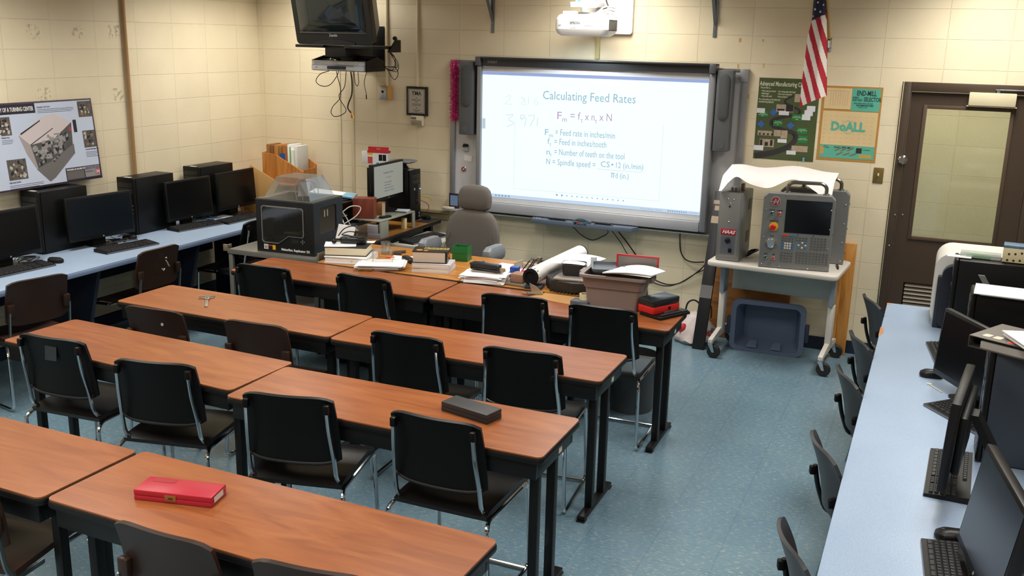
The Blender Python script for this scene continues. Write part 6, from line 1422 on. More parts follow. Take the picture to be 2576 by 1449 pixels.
for X, Y in ((2058, 4), (2072, 10), (2051, 21), (2065, 27), (2046, 38), (2062, -20), (2074, -14)):
    u = (X - interp(Lp, Y)) / (interp(Rp, Y) - interp(Lp, Y)); wx = 4.935 + (X - 2010) * .00262 + (Y - 268) * .00024; wz = 1.857 - (Y - 268) * .00272
    y_ = fy - .045 * math.sin(PI * u) - .012 * math.sin(3 * PI * u + Y * .008) + .03 - .003
    pts = [(wx - 5.075 + (.0105 if k % 2 == 0 else .0042) * math.sin(PI * k / 5 + .3), y_, wz - 2.28 + (.0105 if k % 2 == 0 else .0042) * math.cos(PI * k / 5 + .3)) for k in range(10)]
    m.prism(pts, (0, .001, 0))
split('star', m, wht_m, t)

t = thing('career_poster', 'green poster with a winding road and signs hanging behind the flag', 'poster', (4.597, 0, 1.44))
gw, gh = .442, .602
m = MB(); m.box(0, gw, -.0022, -.0004, 0, gh); obj('sheet', m, P('poster_green', S(74, 88, 52), .45, var=.14, scale=6), t)
yp = -.0026
def flat(m_, pts, y=yp): m_.prism([(x, y, z) for x, z in pts], (0, -.0003, 0))
def ribbon(m_, pts, wid, y=yp):
    p = spline([(a, 0, b) for a, b in pts], 8)
    for i in range(len(p) - 1):
        d = (p[i + 1] - p[i]).normalized(); n_ = Vector((-d.z, 0, d.x)); w0 = wid[0] + (wid[1] - wid[0]) * i / len(p); w1 = wid[0] + (wid[1] - wid[0]) * (i + 1) / len(p)
        q = [p[i] - n_ * w0, p[i + 1] - n_ * w1, p[i + 1] + n_ * w1, p[i] + n_ * w0]; flat(m_, [(a.x, a.z) for a in q], y)
m = MB(); ribbon(m, [(.01, .018), (.14, .05), (.25, .10), (.30, .16), (.285, .205), (.20, .225), (.12, .255), (.125, .295), (.22, .325), (.30, .34), (.31, .375), (.22, .415), (.20, .44), (.26, .48)], (.022, .005)); obj('road', m, P('road_grey', S(50, 46, 50), .6), t)
m = MB()
def sx_(u_): return (u_ - 180) / 905 * gw
def sz_(v_): return gh - (v_ - 95) / 1230 * gh
for u_, v_, w_, h_ in ((280, 645, 70, 45), (515, 770, 70, 45), (790, 670, 75, 50), (885, 865, 75, 45), (905, 995, 70, 55)): flat(m, [(sx_(u_ - w_), sz_(v_ + h_)), (sx_(u_ + w_), sz_(v_ + h_)), (sx_(u_ + w_), sz_(v_ - h_)), (sx_(u_ - w_), sz_(v_ - h_))], yp - .0004)
split('green_sign', m, P('sign_green', S(30, 122, 66), .5), t)
m = MB()
for u_, v_ in ((435, 610), (260, 795), (705, 795)): flat(m, [(sx_(u_ - 58), sz_(v_)), (sx_(u_), sz_(v_ + 58)), (sx_(u_ + 58), sz_(v_)), (sx_(u_), sz_(v_ - 58))], yp - .0004)
split('blue_sign', m, P('sign_blue', S(56, 104, 176), .5), t)
m = MB()
for u_, v_, w_, h_ in ((240, 590, 62, 36), (590, 610, 75, 34), (985, 530, 62, 42), (955, 595, 62, 42), (925, 660, 62, 42), (600, 1035, 68, 28), (250, 1160, 75, 38), (750, 1205, 70, 30)): flat(m, [(sx_(u_ - w_), sz_(v_ + h_)), (sx_(u_ + w_), sz_(v_ + h_)), (sx_(u_ + w_), sz_(v_ - h_)), (sx_(u_ - w_), sz_(v_ - h_))], yp - .0007 - .0001 * (v_ % 7))
split('white_caption', m, P('caption_white', S(222, 224, 230), .5), t)
m = MB()
for u_, v_, w_, h_ in ((600, 540, 130, 55), (330, 930, 110, 36), (520, 920, 55, 48), (620, 935, 50, 62), (370, 1080, 110, 60), (870, 1140, 120, 45), (770, 380, 40, 60)): flat(m, [(sx_(u_ - w_), sz_(v_ + h_)), (sx_(u_ + w_), sz_(v_ + h_)), (sx_(u_ + w_), sz_(v_ - h_)), (sx_(u_ - w_), sz_(v_ - h_))], yp - .0003)
split('building_picture', m, P('building_tan', S(176, 158, 138), .5, var=.3, scale=60), t)
m = MB()
for u_, v_, w_, h_ in ((670, 535, 55, 50), (540, 565, 55, 14), (285, 1075, 18, 45), (440, 1075, 18, 45), (365, 1095, 24, 30)): flat(m, [(sx_(u_ - w_), sz_(v_ + h_)), (sx_(u_ + w_), sz_(v_ + h_)), (sx_(u_ + w_), sz_(v_ - h_)), (sx_(u_ - w_), sz_(v_ - h_))], yp - .0011)
for u_ in (255, 315, 378, 440): m.lathe([(.008, yp - .0008), (.008, yp - .0012)], 10, (sx_(u_), 0, sz_(945)), 'Y')
split('dark_picture', m, P('picture_dark', S(44, 42, 50), .4), t)
m = MB()
m.text('Advanced Manufacturing Careers', .047, XZ(.006, yp - .0002, .544), sx=.58, bold=.0006)
for s_, x, z, h in (('Do you like to...', .014, .524, .019), ('\u2022 Work with your hands?', .02, .500, .017), ('\u2022 Build things?', .02, .481, .017), ('\u2022 Work with tools?', .02, .462, .017), ('\u2022 Use cutting-edge technology?', .14, .500, .017), ('\u2022 Work with computers?', .14, .481, .017), ('\u2022 Solve problems?', .14, .462, .017), ('If so, then jump on the advanced', .008, .438, .019), ('manufacturing highway!', .008, .420, .019)): m.text(s_, h, XZ(x, yp - .0002, z), sx=.62, bold=.0002)
for s_, u_, v_ in (('54', 275, 675), ('8', 512, 800), ('102', 790, 705), ('9', 875, 890)): m.text(s_, .014, XZ(sx_(u_), yp - .0012, sz_(v_)), align='CENTER')
for u_, v_ in ((280, 640), (515, 755), (790, 660), (885, 850), (905, 985)): m.text('ADVANCED\nMANUFACTURING', .0085, XZ(sx_(u_), yp - .0012, sz_(v_)), align='CENTER')
obj('lettering', m, P('poster_cream_print', S(224, 226, 206), .55), t)
m = MB(); m.lathe([(.008, yp - .0003), (.008, yp - .0008)], 12, (sx_(945), 0, sz_(1285)), 'Y'); m.lathe([(.008, yp - .0003), (.008, yp - .0008)], 12, (sx_(945), 0, sz_(1325) + .004), 'Y'); split('logo_dot', m, P('logo_blue', S(110, 196, 226), .5), t)

t = thing('speed_chart', 'old teal and cream cutting speed chart poster on the wall by the door', 'poster', (5.060, 0, 1.462))
qw, qh = .416, .540
teal = P('chart_teal', S(94, 180, 158), .5, var=.06); cream_c = P('chart_cream', S(222, 198, 150), .6, var=.10, scale=7)
m = MB(); m.box(0, qw, -.0022, -.0004, 0, qh); obj('backing', m, P('chart_board', S(186, 136, 66), .6, var=.18, scale=12), t)
m = MB(); m.box(.018, qw - .015, -.0030, -.0023, .114, .360); m.box(.018, .207, -.0042, -.0023, .375, .525); split('chart_panel', m, cream_c, t)
m = MB(); m.box(.2085, qw - .013, -.0031, -.0023, .3655, .528); m.box(.018, qw - .015, -.0031, -.0023, .018, .1125); split('teal_panel', m, teal, t)
m = MB(); m.box(.30, .385, -.0036, -.0032, .028, .055); m.box(.022, .05, -.0036, -.0032, .075, .10); m.box(.022, .05, -.0036, -.0032, .045, .07); split('tan_patch', m, P('chart_patch', S(200, 160, 84), .6), t)
m = MB()
for x, z, a in ((.13, .075, .5), (.17, .075, .5), (.215, .078, .5), (.14, .045, .45), (.19, .045, .4), (.235, .043, .4)): m.tube([(x, -.0045, z), (x + .045 * math.cos(a), -.0045, z + .045 * math.sin(a))], .004, 6, ry=.0012)
split('cutter_picture', m, P('cutter_bronze', S(140, 116, 84), .5), t)
m = MB(); m.box(.275, .315, -.0036, -.0032, .062, .10); obj('photo', m, P('chart_photo', S(50, 46, 42), .5, var=.4, scale=80), t)
m = MB()
m.text('END-MILL', .050, XZ(.240, -.0033, .478), sx=.62, bold=.0008); m.text('SELECTOR', .042, XZ(.292, -.0033, .438), sx=.60, bold=.0006)
m.text('SPEED', .020, XZ(.214, -.0033, .455), sx=.8); m.text('AND-FEED', .020, XZ(.214, -.0033, .438), sx=.72)
m.text('GIVES SPEED WITH ONE GRIP', .0125, XZ(.225, -.0033, .417), sx=.8); m.text('RECOMMENDED SPEED', .015, XZ(.245, -.0033, .402), sx=.75, bold=.0003); m.text('selector no. 4167', .010, XZ(.262, -.0033, .390), sx=.8)
m.text('DoALL END MILLS', .020, XZ(.120, -.0033, .092), sx=.85, bold=.0003); m.text('STOCKED', .010, XZ(.325, -.0033, .085))
m.text('Famous\nTapered Edge', .009, XZ(.06, -.0033, .100), align='CENTER')
obj('chart_print', m, P('chart_ink', S(24, 44, 52), .6), t)
m = MB(); m.text('DoALL', .088, XZ(.082, -.0033, .222), bold=.004, sx=.92)
m.tube([(.205 + .046 * math.cos(a), -.0032, .248 + .046 * math.sin(a)) for a in [2 * PI * k / 28 for k in range(28)]], .0015, 4, close=True, ry=.0003); obj('lettering', m, teal, t)
m = MB()
for k in range(8): m.box(.06 + k * .017, .0612 + k * .017, -.0045, -.0043, .40, .50)
m.box(.03, .195, -.0045, -.0043, .505, .5065)
for k in range(7):
    for j in range(9): m.box(.03 + j * .041, .045 + j * .041, -.0032, -.00305, .135 + k * .031, .1366 + k * .031)
split('chart_rule', m, P('chart_rule', S(180, 140, 120), .6), t)

# ---------------- tilted turning-centre poster on the left wall (faces +X)
t = thing('machine_poster', 'tilted poster board of a cutaway lathe on the left wall', 'poster', (.055, -2.455, 1.463), rot=(0, math.radians(-2.0), math.radians(90)))
t.rotation_mode = 'XYZ'
t.matrix_world = Matrix.Translation((.046, -2.50, 1.487)) @ Matrix.Rotation(PI / 2, 4, 'Z') @ Matrix.Rotation(math.radians(-5.2), 4, 'X')
pw, ph = .458, .298
m = MB(); m.box(-pw, pw, -.004, .004, -ph, ph, .001); obj('board', m, P('poster_border', S(64, 52, 70), .45), t)
m = MB(); m.box(-pw + .014, pw - .014, -.0052, -.0042, -ph + .012, ph - .012); obj('sheet', m, P('poster_sky', S(196, 206, 226), .4, var=.07, scale=3.5), t)
y5 = -.0058
m = MB(); m.box(-pw, -.055, y5, -.0053, ph - .078, ph - .012); m.box(.125, pw - .014, y5, -.0053, -ph + .012, -ph + .105); split('dark_panel', m, P('poster_dark', S(40, 34, 48), .45), t)
m = MB(); m.box(.300, pw - .018, y5 - .0003, y5 - .0001, -ph + .022, -ph + .100); obj('grey_panel', m, P('poster_greypanel', S(146, 142, 144), .45), t)
m = MB(); m.box(.132, .292, y5 - .0003, y5 - .0001, -ph + .020, -ph + .080); obj('text_panel', m, P('poster_textpanel', S(104, 98, 96), .5, var=.2, scale=120), t)
ph_m = P('machine_photo', S(92, 86, 82), .4, var=.98, scale=62)
m = MB()
for x0, x1, z0, z1 in ((.32, .445, .165, .28), (.33, .445, -.06, .065), (-pw + .03, -pw + .11, .09, .21), (-.355, -.20, -.225, -.085), (-.36, -.275, .08, .205)): m.box(x0, x1, y5, -.0053, z0, z1)
split('machine_photo', m, ph_m, t)
Rq = random.Random(77)
for tone, cc, nn in (('dark', S(38, 36, 38), 9), ('pale', S(186, 178, 168), 6), ('brown', S(132, 112, 90), 5)):
    m = MB()
    for x0, x1, z0, z1 in ((.32, .445, .165, .28), (.33, .445, -.06, .065), (-pw + .03, -pw + .11, .09, .21), (-.355, -.20, -.225, -.085), (-.36, -.275, .08, .205)):
        for k in range(nn):
            cx_, cz_ = Rq.uniform(x0 + .02, x1 - .02), Rq.uniform(z0 + .02, z1 - .02); a0 = Rq.uniform(0, 3); rr_ = Rq.uniform(.006, .019)
            y_ = y5 - .0001 - .00008 * (k + {'dark': 0, 'brown': 3, 'pale': 6}[tone])
            m.prism([(cx_ + rr_ * math.cos(a0 + q * 1.256) * Rq.uniform(.5, 1.3), y_, cz_ + rr_ * math.sin(a0 + q * 1.256) * Rq.uniform(.5, 1.3)) for q in range(5)], (0, -.00005, 0))
    obj('photo_print', m, P('photo_tone_' + tone, cc, .45), t)
# cutaway machine picture (flat print)
def fl(pts, y): mm = MB(); mm.prism([(x, y, z) for x, z in pts], (0, -.0002, 0)); return mm
lg = P('print_lightgrey', S(206, 196, 196), .45); mg = P('print_midgrey', S(164, 154, 152), .45); dg = P('print_darkgrey', S(84, 82, 82), .45, var=.5, scale=40)
# picture coordinates: u right, v up inside the poster
obj('machine_top', fl([(-.225, .075), (-.02, .185), (.10, .205), (.24, .135), (.07, .03), (-.14, -.0)], y5 - .0001), lg, t)
obj('machine_side', fl([(-.225, .075), (-.14, 0), (-.10, -.19), (-.13, -.15), (-.18, -.06)], y5 - .0001), mg, t)
obj('machine_front', fl([(-.14, .0), (.07, .03), (.24, .135), (.225, -.03), (.05, -.11), (-.10, -.19)], y5 - .0002), dg, t)
obj('machine_bed', fl([(-.12, -.17), (.04, -.12), (.235, -.02), (.235, -.09), (.03, -.245), (-.02, -.27)], y5 - .0003), P('print_basegrey', S(112, 108, 108), .45), t)
m = MB()
for x, z, r_ in ((-.105, -.03, .024), (-.03, .01, .014), (.01, -.01, .016), (.05, .025, .014), (.125, .035, .022), (.02, .05, .012), (-.06, -.09, .018), (.08, -.03, .012), (-.01, -.06, .013), (.055, -.06, .010), (-.08, -.14, .014)): m.lathe([(r_, y5 - .0005), (r_ * .8, y5 - .0008), (r_ * .1, y5 - .0009)], 14, (x, 0, z), 'Y')
for x, z, w_, h_ in ((-.03, -.03, .022, .03), (.03, .0, .018, .024), (.085, .01, .02, .022), (-.075, -.05, .016, .02), (.0, -.10, .03, .014), (.10, .06, .03, .012)): m.box(x - w_, x + w_, y5 - .0006, y5 - .0004, z - h_ / 2, z + h_ / 2)
for s_ in range(26):
    x, z = Rq.uniform(-.11, .2), 0; z = -.02 + .35 * (x - .03) + Rq.uniform(-.075, .05); w_, h_ = Rq.uniform(.006, .018), Rq.uniform(.006, .02); yq = y5 - .0004 - .00003 * s_
    m.prism([(x - w_, yq, z - h_ - .3 * w_), (x + w_, yq, z - h_ + .3 * w_), (x + w_, yq, z + h_ + .3 * w_), (x - w_, yq, z + h_ - .3 * w_)], (0, -.00005, 0))
obj('machine_print', m, P('print_steel', S(150, 147, 146), .35, var=.6, scale=70), t)
m = MB()
for k in range(5): m.box(.03 + k * .026, .046 + k * .026, y5 - .0008, y5 - .0005, -.135 + k * .019, -.125 + k * .019)
m.box(.255, .285, y5 - .0006, y5 - .0001, .06, .15)
for s_ in range(18):
    x = Rq.uniform(-.11, .2); z = -.03 + .35 * (x - .03) + Rq.uniform(-.07, .05); w_, h_ = Rq.uniform(.004, .013), Rq.uniform(.005, .016); yq = y5 - .0013 - .00003 * s_
    m.prism([(x - w_, yq, z - h_ - .3 * w_), (x + w_, yq, z - h_ + .3 * w_), (x + w_, yq, z + h_ + .3 * w_), (x - w_, yq, z + h_ - .3 * w_)], (0, -.00005, 0))
m.prism([(-.21, y5 - .0004, .085), (-.205, y5 - .0004, .075), (-.03, y5 - .0004, .16), (-.03, y5 - .0004, .168)], (0, -.0002, 0)); m.prism([(-.14, y5 - .0004, .004), (-.14, y5 - .0004, -.003), (.07, y5 - .0004, .10), (.07, y5 - .0004, .106)], (0, -.0002, 0))
obj('machine_slot_print', m, P('print_black', S(36, 34, 36), .45), t)
m = MB(); m.box(.212, .232, y5 - .0008, y5 - .0004, .075, .10); m.prism([(.40, y5 - .0006, -ph + .035), (.435, y5 - .0006, -ph + .035), (.438, y5 - .0006, -ph + .075), (.405, y5 - .0006, -ph + .075)], (0, -.0003, 0)); split('red_mark', m, P('print_red', S(196, 48, 60), .45), t)
m = MB(); m.text('ANATOMY OF A TURNING CENTER', .040, XZ(-.070, y5 - .0003, ph - .060), sx=.57, align="RIGHT", bold=.0008); m.text('THE MODERN CNC MACHINE TOOL', .018, XZ(.132, y5 - .0003, -ph + .085), sx=.6, bold=.0004)
m.text('H', .042, XZ(.420, y5 - .0011, -ph + .040), align='CENTER', bold=.001, shear=.1); obj('lettering', m, text_wht, t)
m = MB(); m.text('MADE IN THE USA', .026, XZ(.304, y5 - .0006, -ph + .078), sx=.60, bold=.0004); m.text('Haas Automation, Inc.', .014, XZ(.304, y5 - .0006, -ph + .058), sx=.6)
for s_, x, z in (('Automatic Tool Turret', -.04, .252), ('Multiple Axes', -.365, .062), ('Two-axis Dual-Stage Way', .335, -.078), ('High-Speed Spindle', -.36, -.245)): m.text(s_, .015, XZ(x, y5 - .0003, z), sx=.8)
for x, z, w_ in ((-.04, .24, .32), (-.04, .229, .32), (-.04, .218, .30), (.335, -.095, .11), (.335, -.106, .11), (.335, -.117, .10), (.335, -.128, .11), (-.36, -.262, .28), (-.36, -.273, .28), (-.36, -.284, .24), (-.365, .048, .09), (-.365, .037, .09), (-.365, .026, .08)): m.box(x, x + w_, y5 - .0002, y5, z - .0014, z + .0014)
obj('caption_lettering', m, P('print_slate', S(92, 92, 116), .5), t)
# ================================================================ MACHINE CONTROL CART
putty = P('cart_putty', S(206, 200, 192), .42)
ctg = P('control_grey', S(124, 125, 124), .4, metal=.15)
ct = thing('rolling_cart', 'putty-coloured rolling cart carrying the grey machine controls', 'cart', (4.915, -.375, 0), -4)
m = MB(); m.rslab(-.465, .465, -.30, .295, .708, .742, .05, 5, bev=.008); obj('cart_top', m, putty, ct)
m = MB(); m.box(-.37, .37, .13, .145, .46, .7075, .002); obj('rear_apron', m, P('apron_grey', S(172, 178, 172), .45), ct)
for s in (-1, 1):
    x = s * .40
    m = MB(); m.box(x - .022, x + .022, -.035, .05, .15, .46, .006); col_ = obj('column', m, putty, ct)
    m = MB(); m.box(x - .017, x + .017, -.06, .06, .4605, .7075, .004); obj('column_sleeve', m, P('sleeve_grey', S(150, 156, 166), .35, metal=.3), ct)
    m = MB(); m.prism([(x - .016, -.27, .12), (x - .016, .27, .12), (x - .016, .27, .142), (x - .016, .05, .18), (x - .016, -.05, .18), (x - .016, -.27, .142)], (.032, 0, 0)); obj('foot_bar', m, putty, ct)
    for y in (-.245, .245):
        m = MB(); m.cyl((x, y, .1195), (x, y, .1105), .022, seg=12); m.box(x - .021, x + .021, y - .023, y + .023, .1065, .1104, .001); m.prism([(x - .018, y - .0215, .106), (x + .018, y - .0215, .106), (x + .034, y - .0215, .045), (x + .016, y - .0215, .045)], (0, .003, 0)); m.prism([(x - .018, y + .0185, .106), (x + .018, y + .0185, .106), (x + .034, y + .0185, .045), (x + .016, y + .0185, .045)], (0, .003, 0)); w_ = obj('caster', m, chrome, ct)
        m = MB(); m.lathe([(.001, -.017), (.044, -.017), (.050, -.010), (.050, .010), (.044, .017), (.001, .017)], 22, (x + .025, y, .050), 'Y'); obj('wheel', m, P('rubber_black', S(26, 26, 27), .6), w_)
# tall control box
t = thing('control_box', 'tall narrow grey control box with a red maker badge on the cart', 'control box', (4.572, -.42, .7425), -3)
m = MB(); m.box(-.085, .085, -.155, .17, 0, .505, .010); obj('housing', m, ctg, t)
m = MB(); m.box(-.072, .072, -.1585, -.1555, .03, .50, .001); obj('front_cover', m, P('control_grey2', S(132, 132, 130), .4, metal=.15), t)
m = MB(); m.box(-.050, .050, -.1605, -.1588, .055, .185); obj('recess_panel', m, P('panel_bluegrey', S(94, 98, 108), .4), t)
m = MB(); m.lathe([(.020, 0), (.020, -.010), (.012, -.012), (.010, -.02)], 14, (0, -.1607, .155), 'Y'); obj('key_switch', m, P('switch_dark', S(44, 42, 44), .3, metal=.4), t)
m = MB(); m.box(.008, .032, -.168, -.1607, .068, .098, .003); obj('power_switch', m, black_pl, t)
m = MB(); m.box(-.055, .055, -.1612, -.1588, .195, .240, .001); b_ = obj('maker_badge', m, P('badge_haas_red', S(176, 28, 50), .4), t)
m = MB(); m.text('HAAS', .034, XZ(0, -.1615, .206), align='CENTER', shear=.35, bold=.0012, sx=1.05); obj('lettering', m, text_wht, b_)
m = MB()
for x, z in ((-.022, .455), (.018, .455), (-.004, .425), (-.004, .29)): m.lathe([(.006, -.1587), (.004, -.161)], 8, (x, 0, z), 'Y')
split('screw', m, chrome, t)
m = MB(); m.lathe([(.007, -.1587), (.007, -.160)], 10, (-.004, 0, .403), 'Y'); obj('hole', m, black_pl, t)
m = MB(); m.cyl((-.01, -.10, .5055), (-.01, -.10, .535), .008, seg=8); m.cyl((.015, -.10, .5055), (.015, -.10, .535), .008, seg=8); m.box(.04, .06, -.05, 0, .5055, .56, .003); m.box(-.03, .04, -.12, -.08, .5055, .510); split('connector', m, P('connector_brass', S(110, 104, 88), .35, metal=.6), t)
m = MB(); m.box(.0852, .088, .05, .12, .36, .44); m.box(.0852, .088, .03, .11, .12, .20); split('side_plate', m, P('side_dark', S(70, 72, 74), .4), t)
# main pendant
def pendant(label, loc, rot):
    t = thing('machine_pendant', label, 'control panel', loc, rot, group='grey machine control pendants')
    W_, H_, D_ = .242, .535, .085
    o = [(-W_, 0), (W_, 0), (W_, H_ - .028), (W_ - .028, H_), (-W_ + .028, H_), (-W_, H_ - .028)]
    m = MB(); m.loops([[(x * .985, -D_, .0 + z * .985 + .004) for x, z in o], [(x, -D_ + .012, z) for x, z in o], [(x, 0, z) for x, z in o]]); obj('housing', m, ctg, t)
    m = MB()
    for x, z in ((-.225, .02), (-.225, .22), (-.225, .42), (.225, .02), (.225, .16), (.225, .30), (.225, .44), (-.10, .008), (.10, .008), (.0, .528), (-.09, .528)): m.lathe([(.006, -D_ - .0005), (.004, -D_ - .003)], 8, (x * .97, 0, z * .985 + .004), 'Y')
    split('screw', m, chrome, t)
    m = MB()
    for z in (.08, .26, .44): m.lathe([(.006, .0005), (.006, .004)], 8, (W_, -.045, z), 'X')
    split('side_hole', m, black_pl, t)
    m = MB(); m.tube(fillet([(-.085, -.045, H_), (-.085, -.045, H_ + .055), (-.055, -.045, H_ + .078), (.145, -.045, H_ + .078), (.175, -.045, H_ + .055), (.175, -.045, H_)], .03, 4), .013, 10); obj('handle', m, P('handle_steel', S(120, 118, 108), .25, metal=.8), t)
    m = MB(); m.cyl((-.085, -.045, H_ + .0005), (-.085, -.045, H_ + .012), .022, seg=12); m.cyl((.175, -.045, H_ + .0005), (.175, -.045, H_ + .012), .022, seg=12); split('handle_foot', m, chrome, t)
    return t
pt = pendant('grey control panel with dark screen, keypad and red stop button', (5.033, -.53, .7425), 8)
D_ = .085; yf = -D_ - .0008
m = MB(); m.box(-.085, .222, yf - .0012, yf, .262, .495); obj('screen', m, P('pendant_screen', S(14, 15, 18), .15), pt)
m = MB(); m.lathe([(.034, yf), (.034, yf - .004), (.002, yf - .005)], 24, (-.158, 0, .478), 'Y'); bd = obj('maker_emblem', m, P('emblem_silver', S(190, 186, 182), .3, metal=.6), pt)
m = MB(); m.lathe([(.029, yf - .0045), (.028, yf - .0062), (.002, yf - .0065)], 24, (-.158, 0, .478), 'Y'); obj('emblem_face', m, P('emblem_red', S(160, 24, 36), .35), bd)
m = MB(); m.text('H', .046, XZ(-.158, yf - .0068, .462), align='CENTER', shear=.3, bold=.003); m.box(-.195, -.150, yf - .007, yf - .0066, .474, .480); obj('emblem_letter', m, P('emblem_silver', S(190, 186, 182), .3, metal=.6), bd)
def button(x, z, r_, mat, nm, h=.014):
    m = MB(); m.lathe([(r_ * 1.3, yf), (r_ * 1.3, yf - .004), (r_ * 1.05, yf - .006)], 16, (x, 0, z), 'Y'); b_ = obj('button_ring', m, chrome, pt)
    m = MB(); m.lathe([(r_, yf - .0062), (r_, yf - h), (r_ * .8, yf - h - .003), (.001, yf - h - .004)], 16, (x, 0, z), 'Y'); c_ = obj('push_button', m, mat, b_); c_['label'] = nm
gb = P('button_green2', S(18, 72, 50), .35); rb = P('button_red2', S(206, 40, 44), .35)
button(-.178, .395, .010, gb, 'green power button'); button(-.126, .392, .010, rb, 'red power button'); button(-.197, .075, .010, gb, 'green cycle button'); button(-.142, .072, .010, rb, 'red hold button')
m = MB(); m.lathe([(.031, yf), (.031, yf - .004), (.024, yf - .005)], 24, (-.158, 0, .298), 'Y'); er = obj('stop_ring', m, P('stop_yellow', S(230, 178, 20), .4), pt)
m = MB(); m.lathe([(.016, yf - .0052), (.014, yf - .012), (.021, yf - .016), (.021, yf - .028), (.016, yf - .032), (.001, yf - .033)], 20, (-.163, 0, .296), 'Y'); obj('stop_button', m, P('stop_red', S(200, 26, 34), .3), er)
m = MB(); m.lathe([(.037, yf), (.037, yf - .006), (.035, yf - .022), (.026, yf - .025), (.025, yf - .022), (.001, yf - .022)], 28, (-.168, 0, .182), 'Y'); obj('jog_wheel', m, P('wheel_chrome', S(206, 206, 208), .16, metal=.9), pt)
m = MB()
for s_, x, z in (('POWER ON', -.178, .414), ('POWER OFF', -.126, .412), ('EMERGENCY STOP', -.158, .337), ('HANDLE', -.165, .228), ('CYCLE', -.197, .098), ('FEED', -.142, .096)): m.text(s_, .0075, XZ(x, yf - .0005, z), align='CENTER', bold=.0003)
obj('lettering', m, text_blk, pt)
kp_l = P('key_pale', S(170, 170, 166), .4); kp_b = P('key_blue', S(46, 120, 170), .4); kp_w = P('key_white', S(216, 214, 206), .4); kp_g = P('key_dim', S(92, 90, 88), .4); kp_r = P('key_red', S(206, 70, 50), .4)
def keys(nm, mat, pts, w_=.0065, h_=.0045):
    m = MB()
    for x, z in pts: m.box(x - w_, x + w_, yf - .003, yf, z - h_, z + h_, .001)
    return split(nm, m, mat, pt)
keys('keypad_key', kp_r, [(-.072, .243)], .022, .006); keys('keypad_key', kp_b, [(-.034, .240), (-.012, .240)], .008, .006)
keys('keypad_key', kp_g, [(-.088 + i * .022, .222 - j * .018) for i in range(4) for j in range(2)] + [(.006 + i * .022, .232 - j * .018) for i in range(4) for j in range(2)])
keys('keypad_key', kp_w, [(-.070 + i * .017, .184 - j * .017) for i in range(3) for j in range(3)] + [(.046, .196), (.022, .178), (.068, .178), (.046, .160)], .006, .006)
keys('keypad_key', kp_b, [(-.088, .184 - j * .017) for j in range(3)] + [(-.018, .184 - j * .017) for j in range(3)] + [(.022, .196), (.068, .196), (.022, .160), (.068, .160)], .006, .006)
ks = [(.108 + i * .0225, .236 - j * .0195) for i in range(5) for j in range(5)] + [(-.088 + i * .0225, .118 - j * .0205) for i in range(4) for j in range(4)]
keys('keypad_key', kp_g, ks[:38])
m = MB()
for x, z in ks[38:] + [(.016 + i * .0225, .126 - j * .0185) for i in range(10) for j in range(5)]: m.box(x - .0065, x + .0065, yf - .003, yf, z - .0045, z + .0045, .001)
k_ = obj('keypad_key_rows', m, kp_g, pt); k_['kind'] = 'stuff'
m = MB(); m.lathe([(.005, yf - .0002), (.003, yf - .003)], 8, (.01, 0, .250), 'Y'); m.lathe([(.005, yf - .0002), (.003, yf - .003)], 8, (.115, 0, .250), 'Y'); split('screw', m, chrome, pt)
p2 = pendant('plain grey control pendant standing behind the one with the screen', (5.105, -.21, .7425), 3)
# paper on top
t_pts = [(4.462, 5.262)]
def pfn(u, v):
    x = 4.475 + .77 * u + .05 * (1 - v) * (1 - u) * 0; y = -.60 + .43 * v + .03 * u + .07 * (1 - v) * min(1, max(0, (u - .28) / .1))
    z = 1.338 + .050 * v + .020 * math.exp(-((u - .10) / .13) ** 2) * v + .028 * math.exp(-((u - .62) / .2) ** 2) - .003 * math.sin(9 * u)
    fr_ = max(0, (.30 - v) / .30); z -= fr_ ** 1.5 * (.03 + .03 * math.sin(13 * u + 2.2) + .05 * max(0, u - .86) / .14 + .05 * max(0, .08 - u) / .08 - .035 * math.exp(-((u - .15) / .06) ** 2))
    return (x, y, max(z, 1.255))
m = MB(); m.sheet(pfn, 40, 14, .0015); tag(obj('paper_cover', m, P('cover_pinkwhite', S(236, 228, 228), .8), sm=60), 'large white paper draped over the tops of the grey machine controls', 'paper')
m = MB(); Rk = random.Random(31)
for k in range(4): m.tube(spline([(4.705 + .035 * math.cos(a) + .004 * k, -.36 + .06 * math.sin(a), .752 + .012 * k + (.05 - .012 * k) * (1 + math.cos(a)) * .5) for a in [2 * PI * q / 9 for q in range(10)]], 4), .0045, 6)
tag(obj('cable_coil', m, cable_blk), 'coil of black cable between the tall control box and the pendant', 'cables')
m = MB(); m.tube(spline([(5.31, -.32, .75), (5.33, -.42, .757), (5.335, -.46, .748)], 5), .006, 6); tag(obj('cable_stub', m, cable_blk), 'short black cable end at the right rear of the cart top', 'cable')
# black channel leaning on the wall
t = thing('metal_channel', 'black metal channel with tape patches leaning beside the cart', 'channel', (4.372, -.452, .001), rot=(math.radians(-18.6), 0, math.radians(-2)))
m = MB(); m.box(-.045, .045, 0, .006, 0, 1.235, .002); m.box(-.045, -.039, .0065, .035, 0, 1.235, .002); m.box(.039, .045, .0065, .035, 0, 1.235, .002); split('channel_face', m, P('channel_black', S(36, 36, 38), .38, metal=.3), t)
m = MB(); m.box(-.0455, .03, -.0008, -.0001, 1.135, 1.165); m.box(-.03, .0455, -.0008, -.0001, 1.085, 1.122); m.box(-.0455, .0455, -.0008, -.0001, .985, 1.04); split('tape_patch', m, P('patch_tan', S(186, 164, 142), .6), t)
m = MB(); m.box(-.0456, .0456, -.0008, -.0001, .40, .50); obj('worn_band', m, P('band_grey', S(104, 102, 104), .5), t)
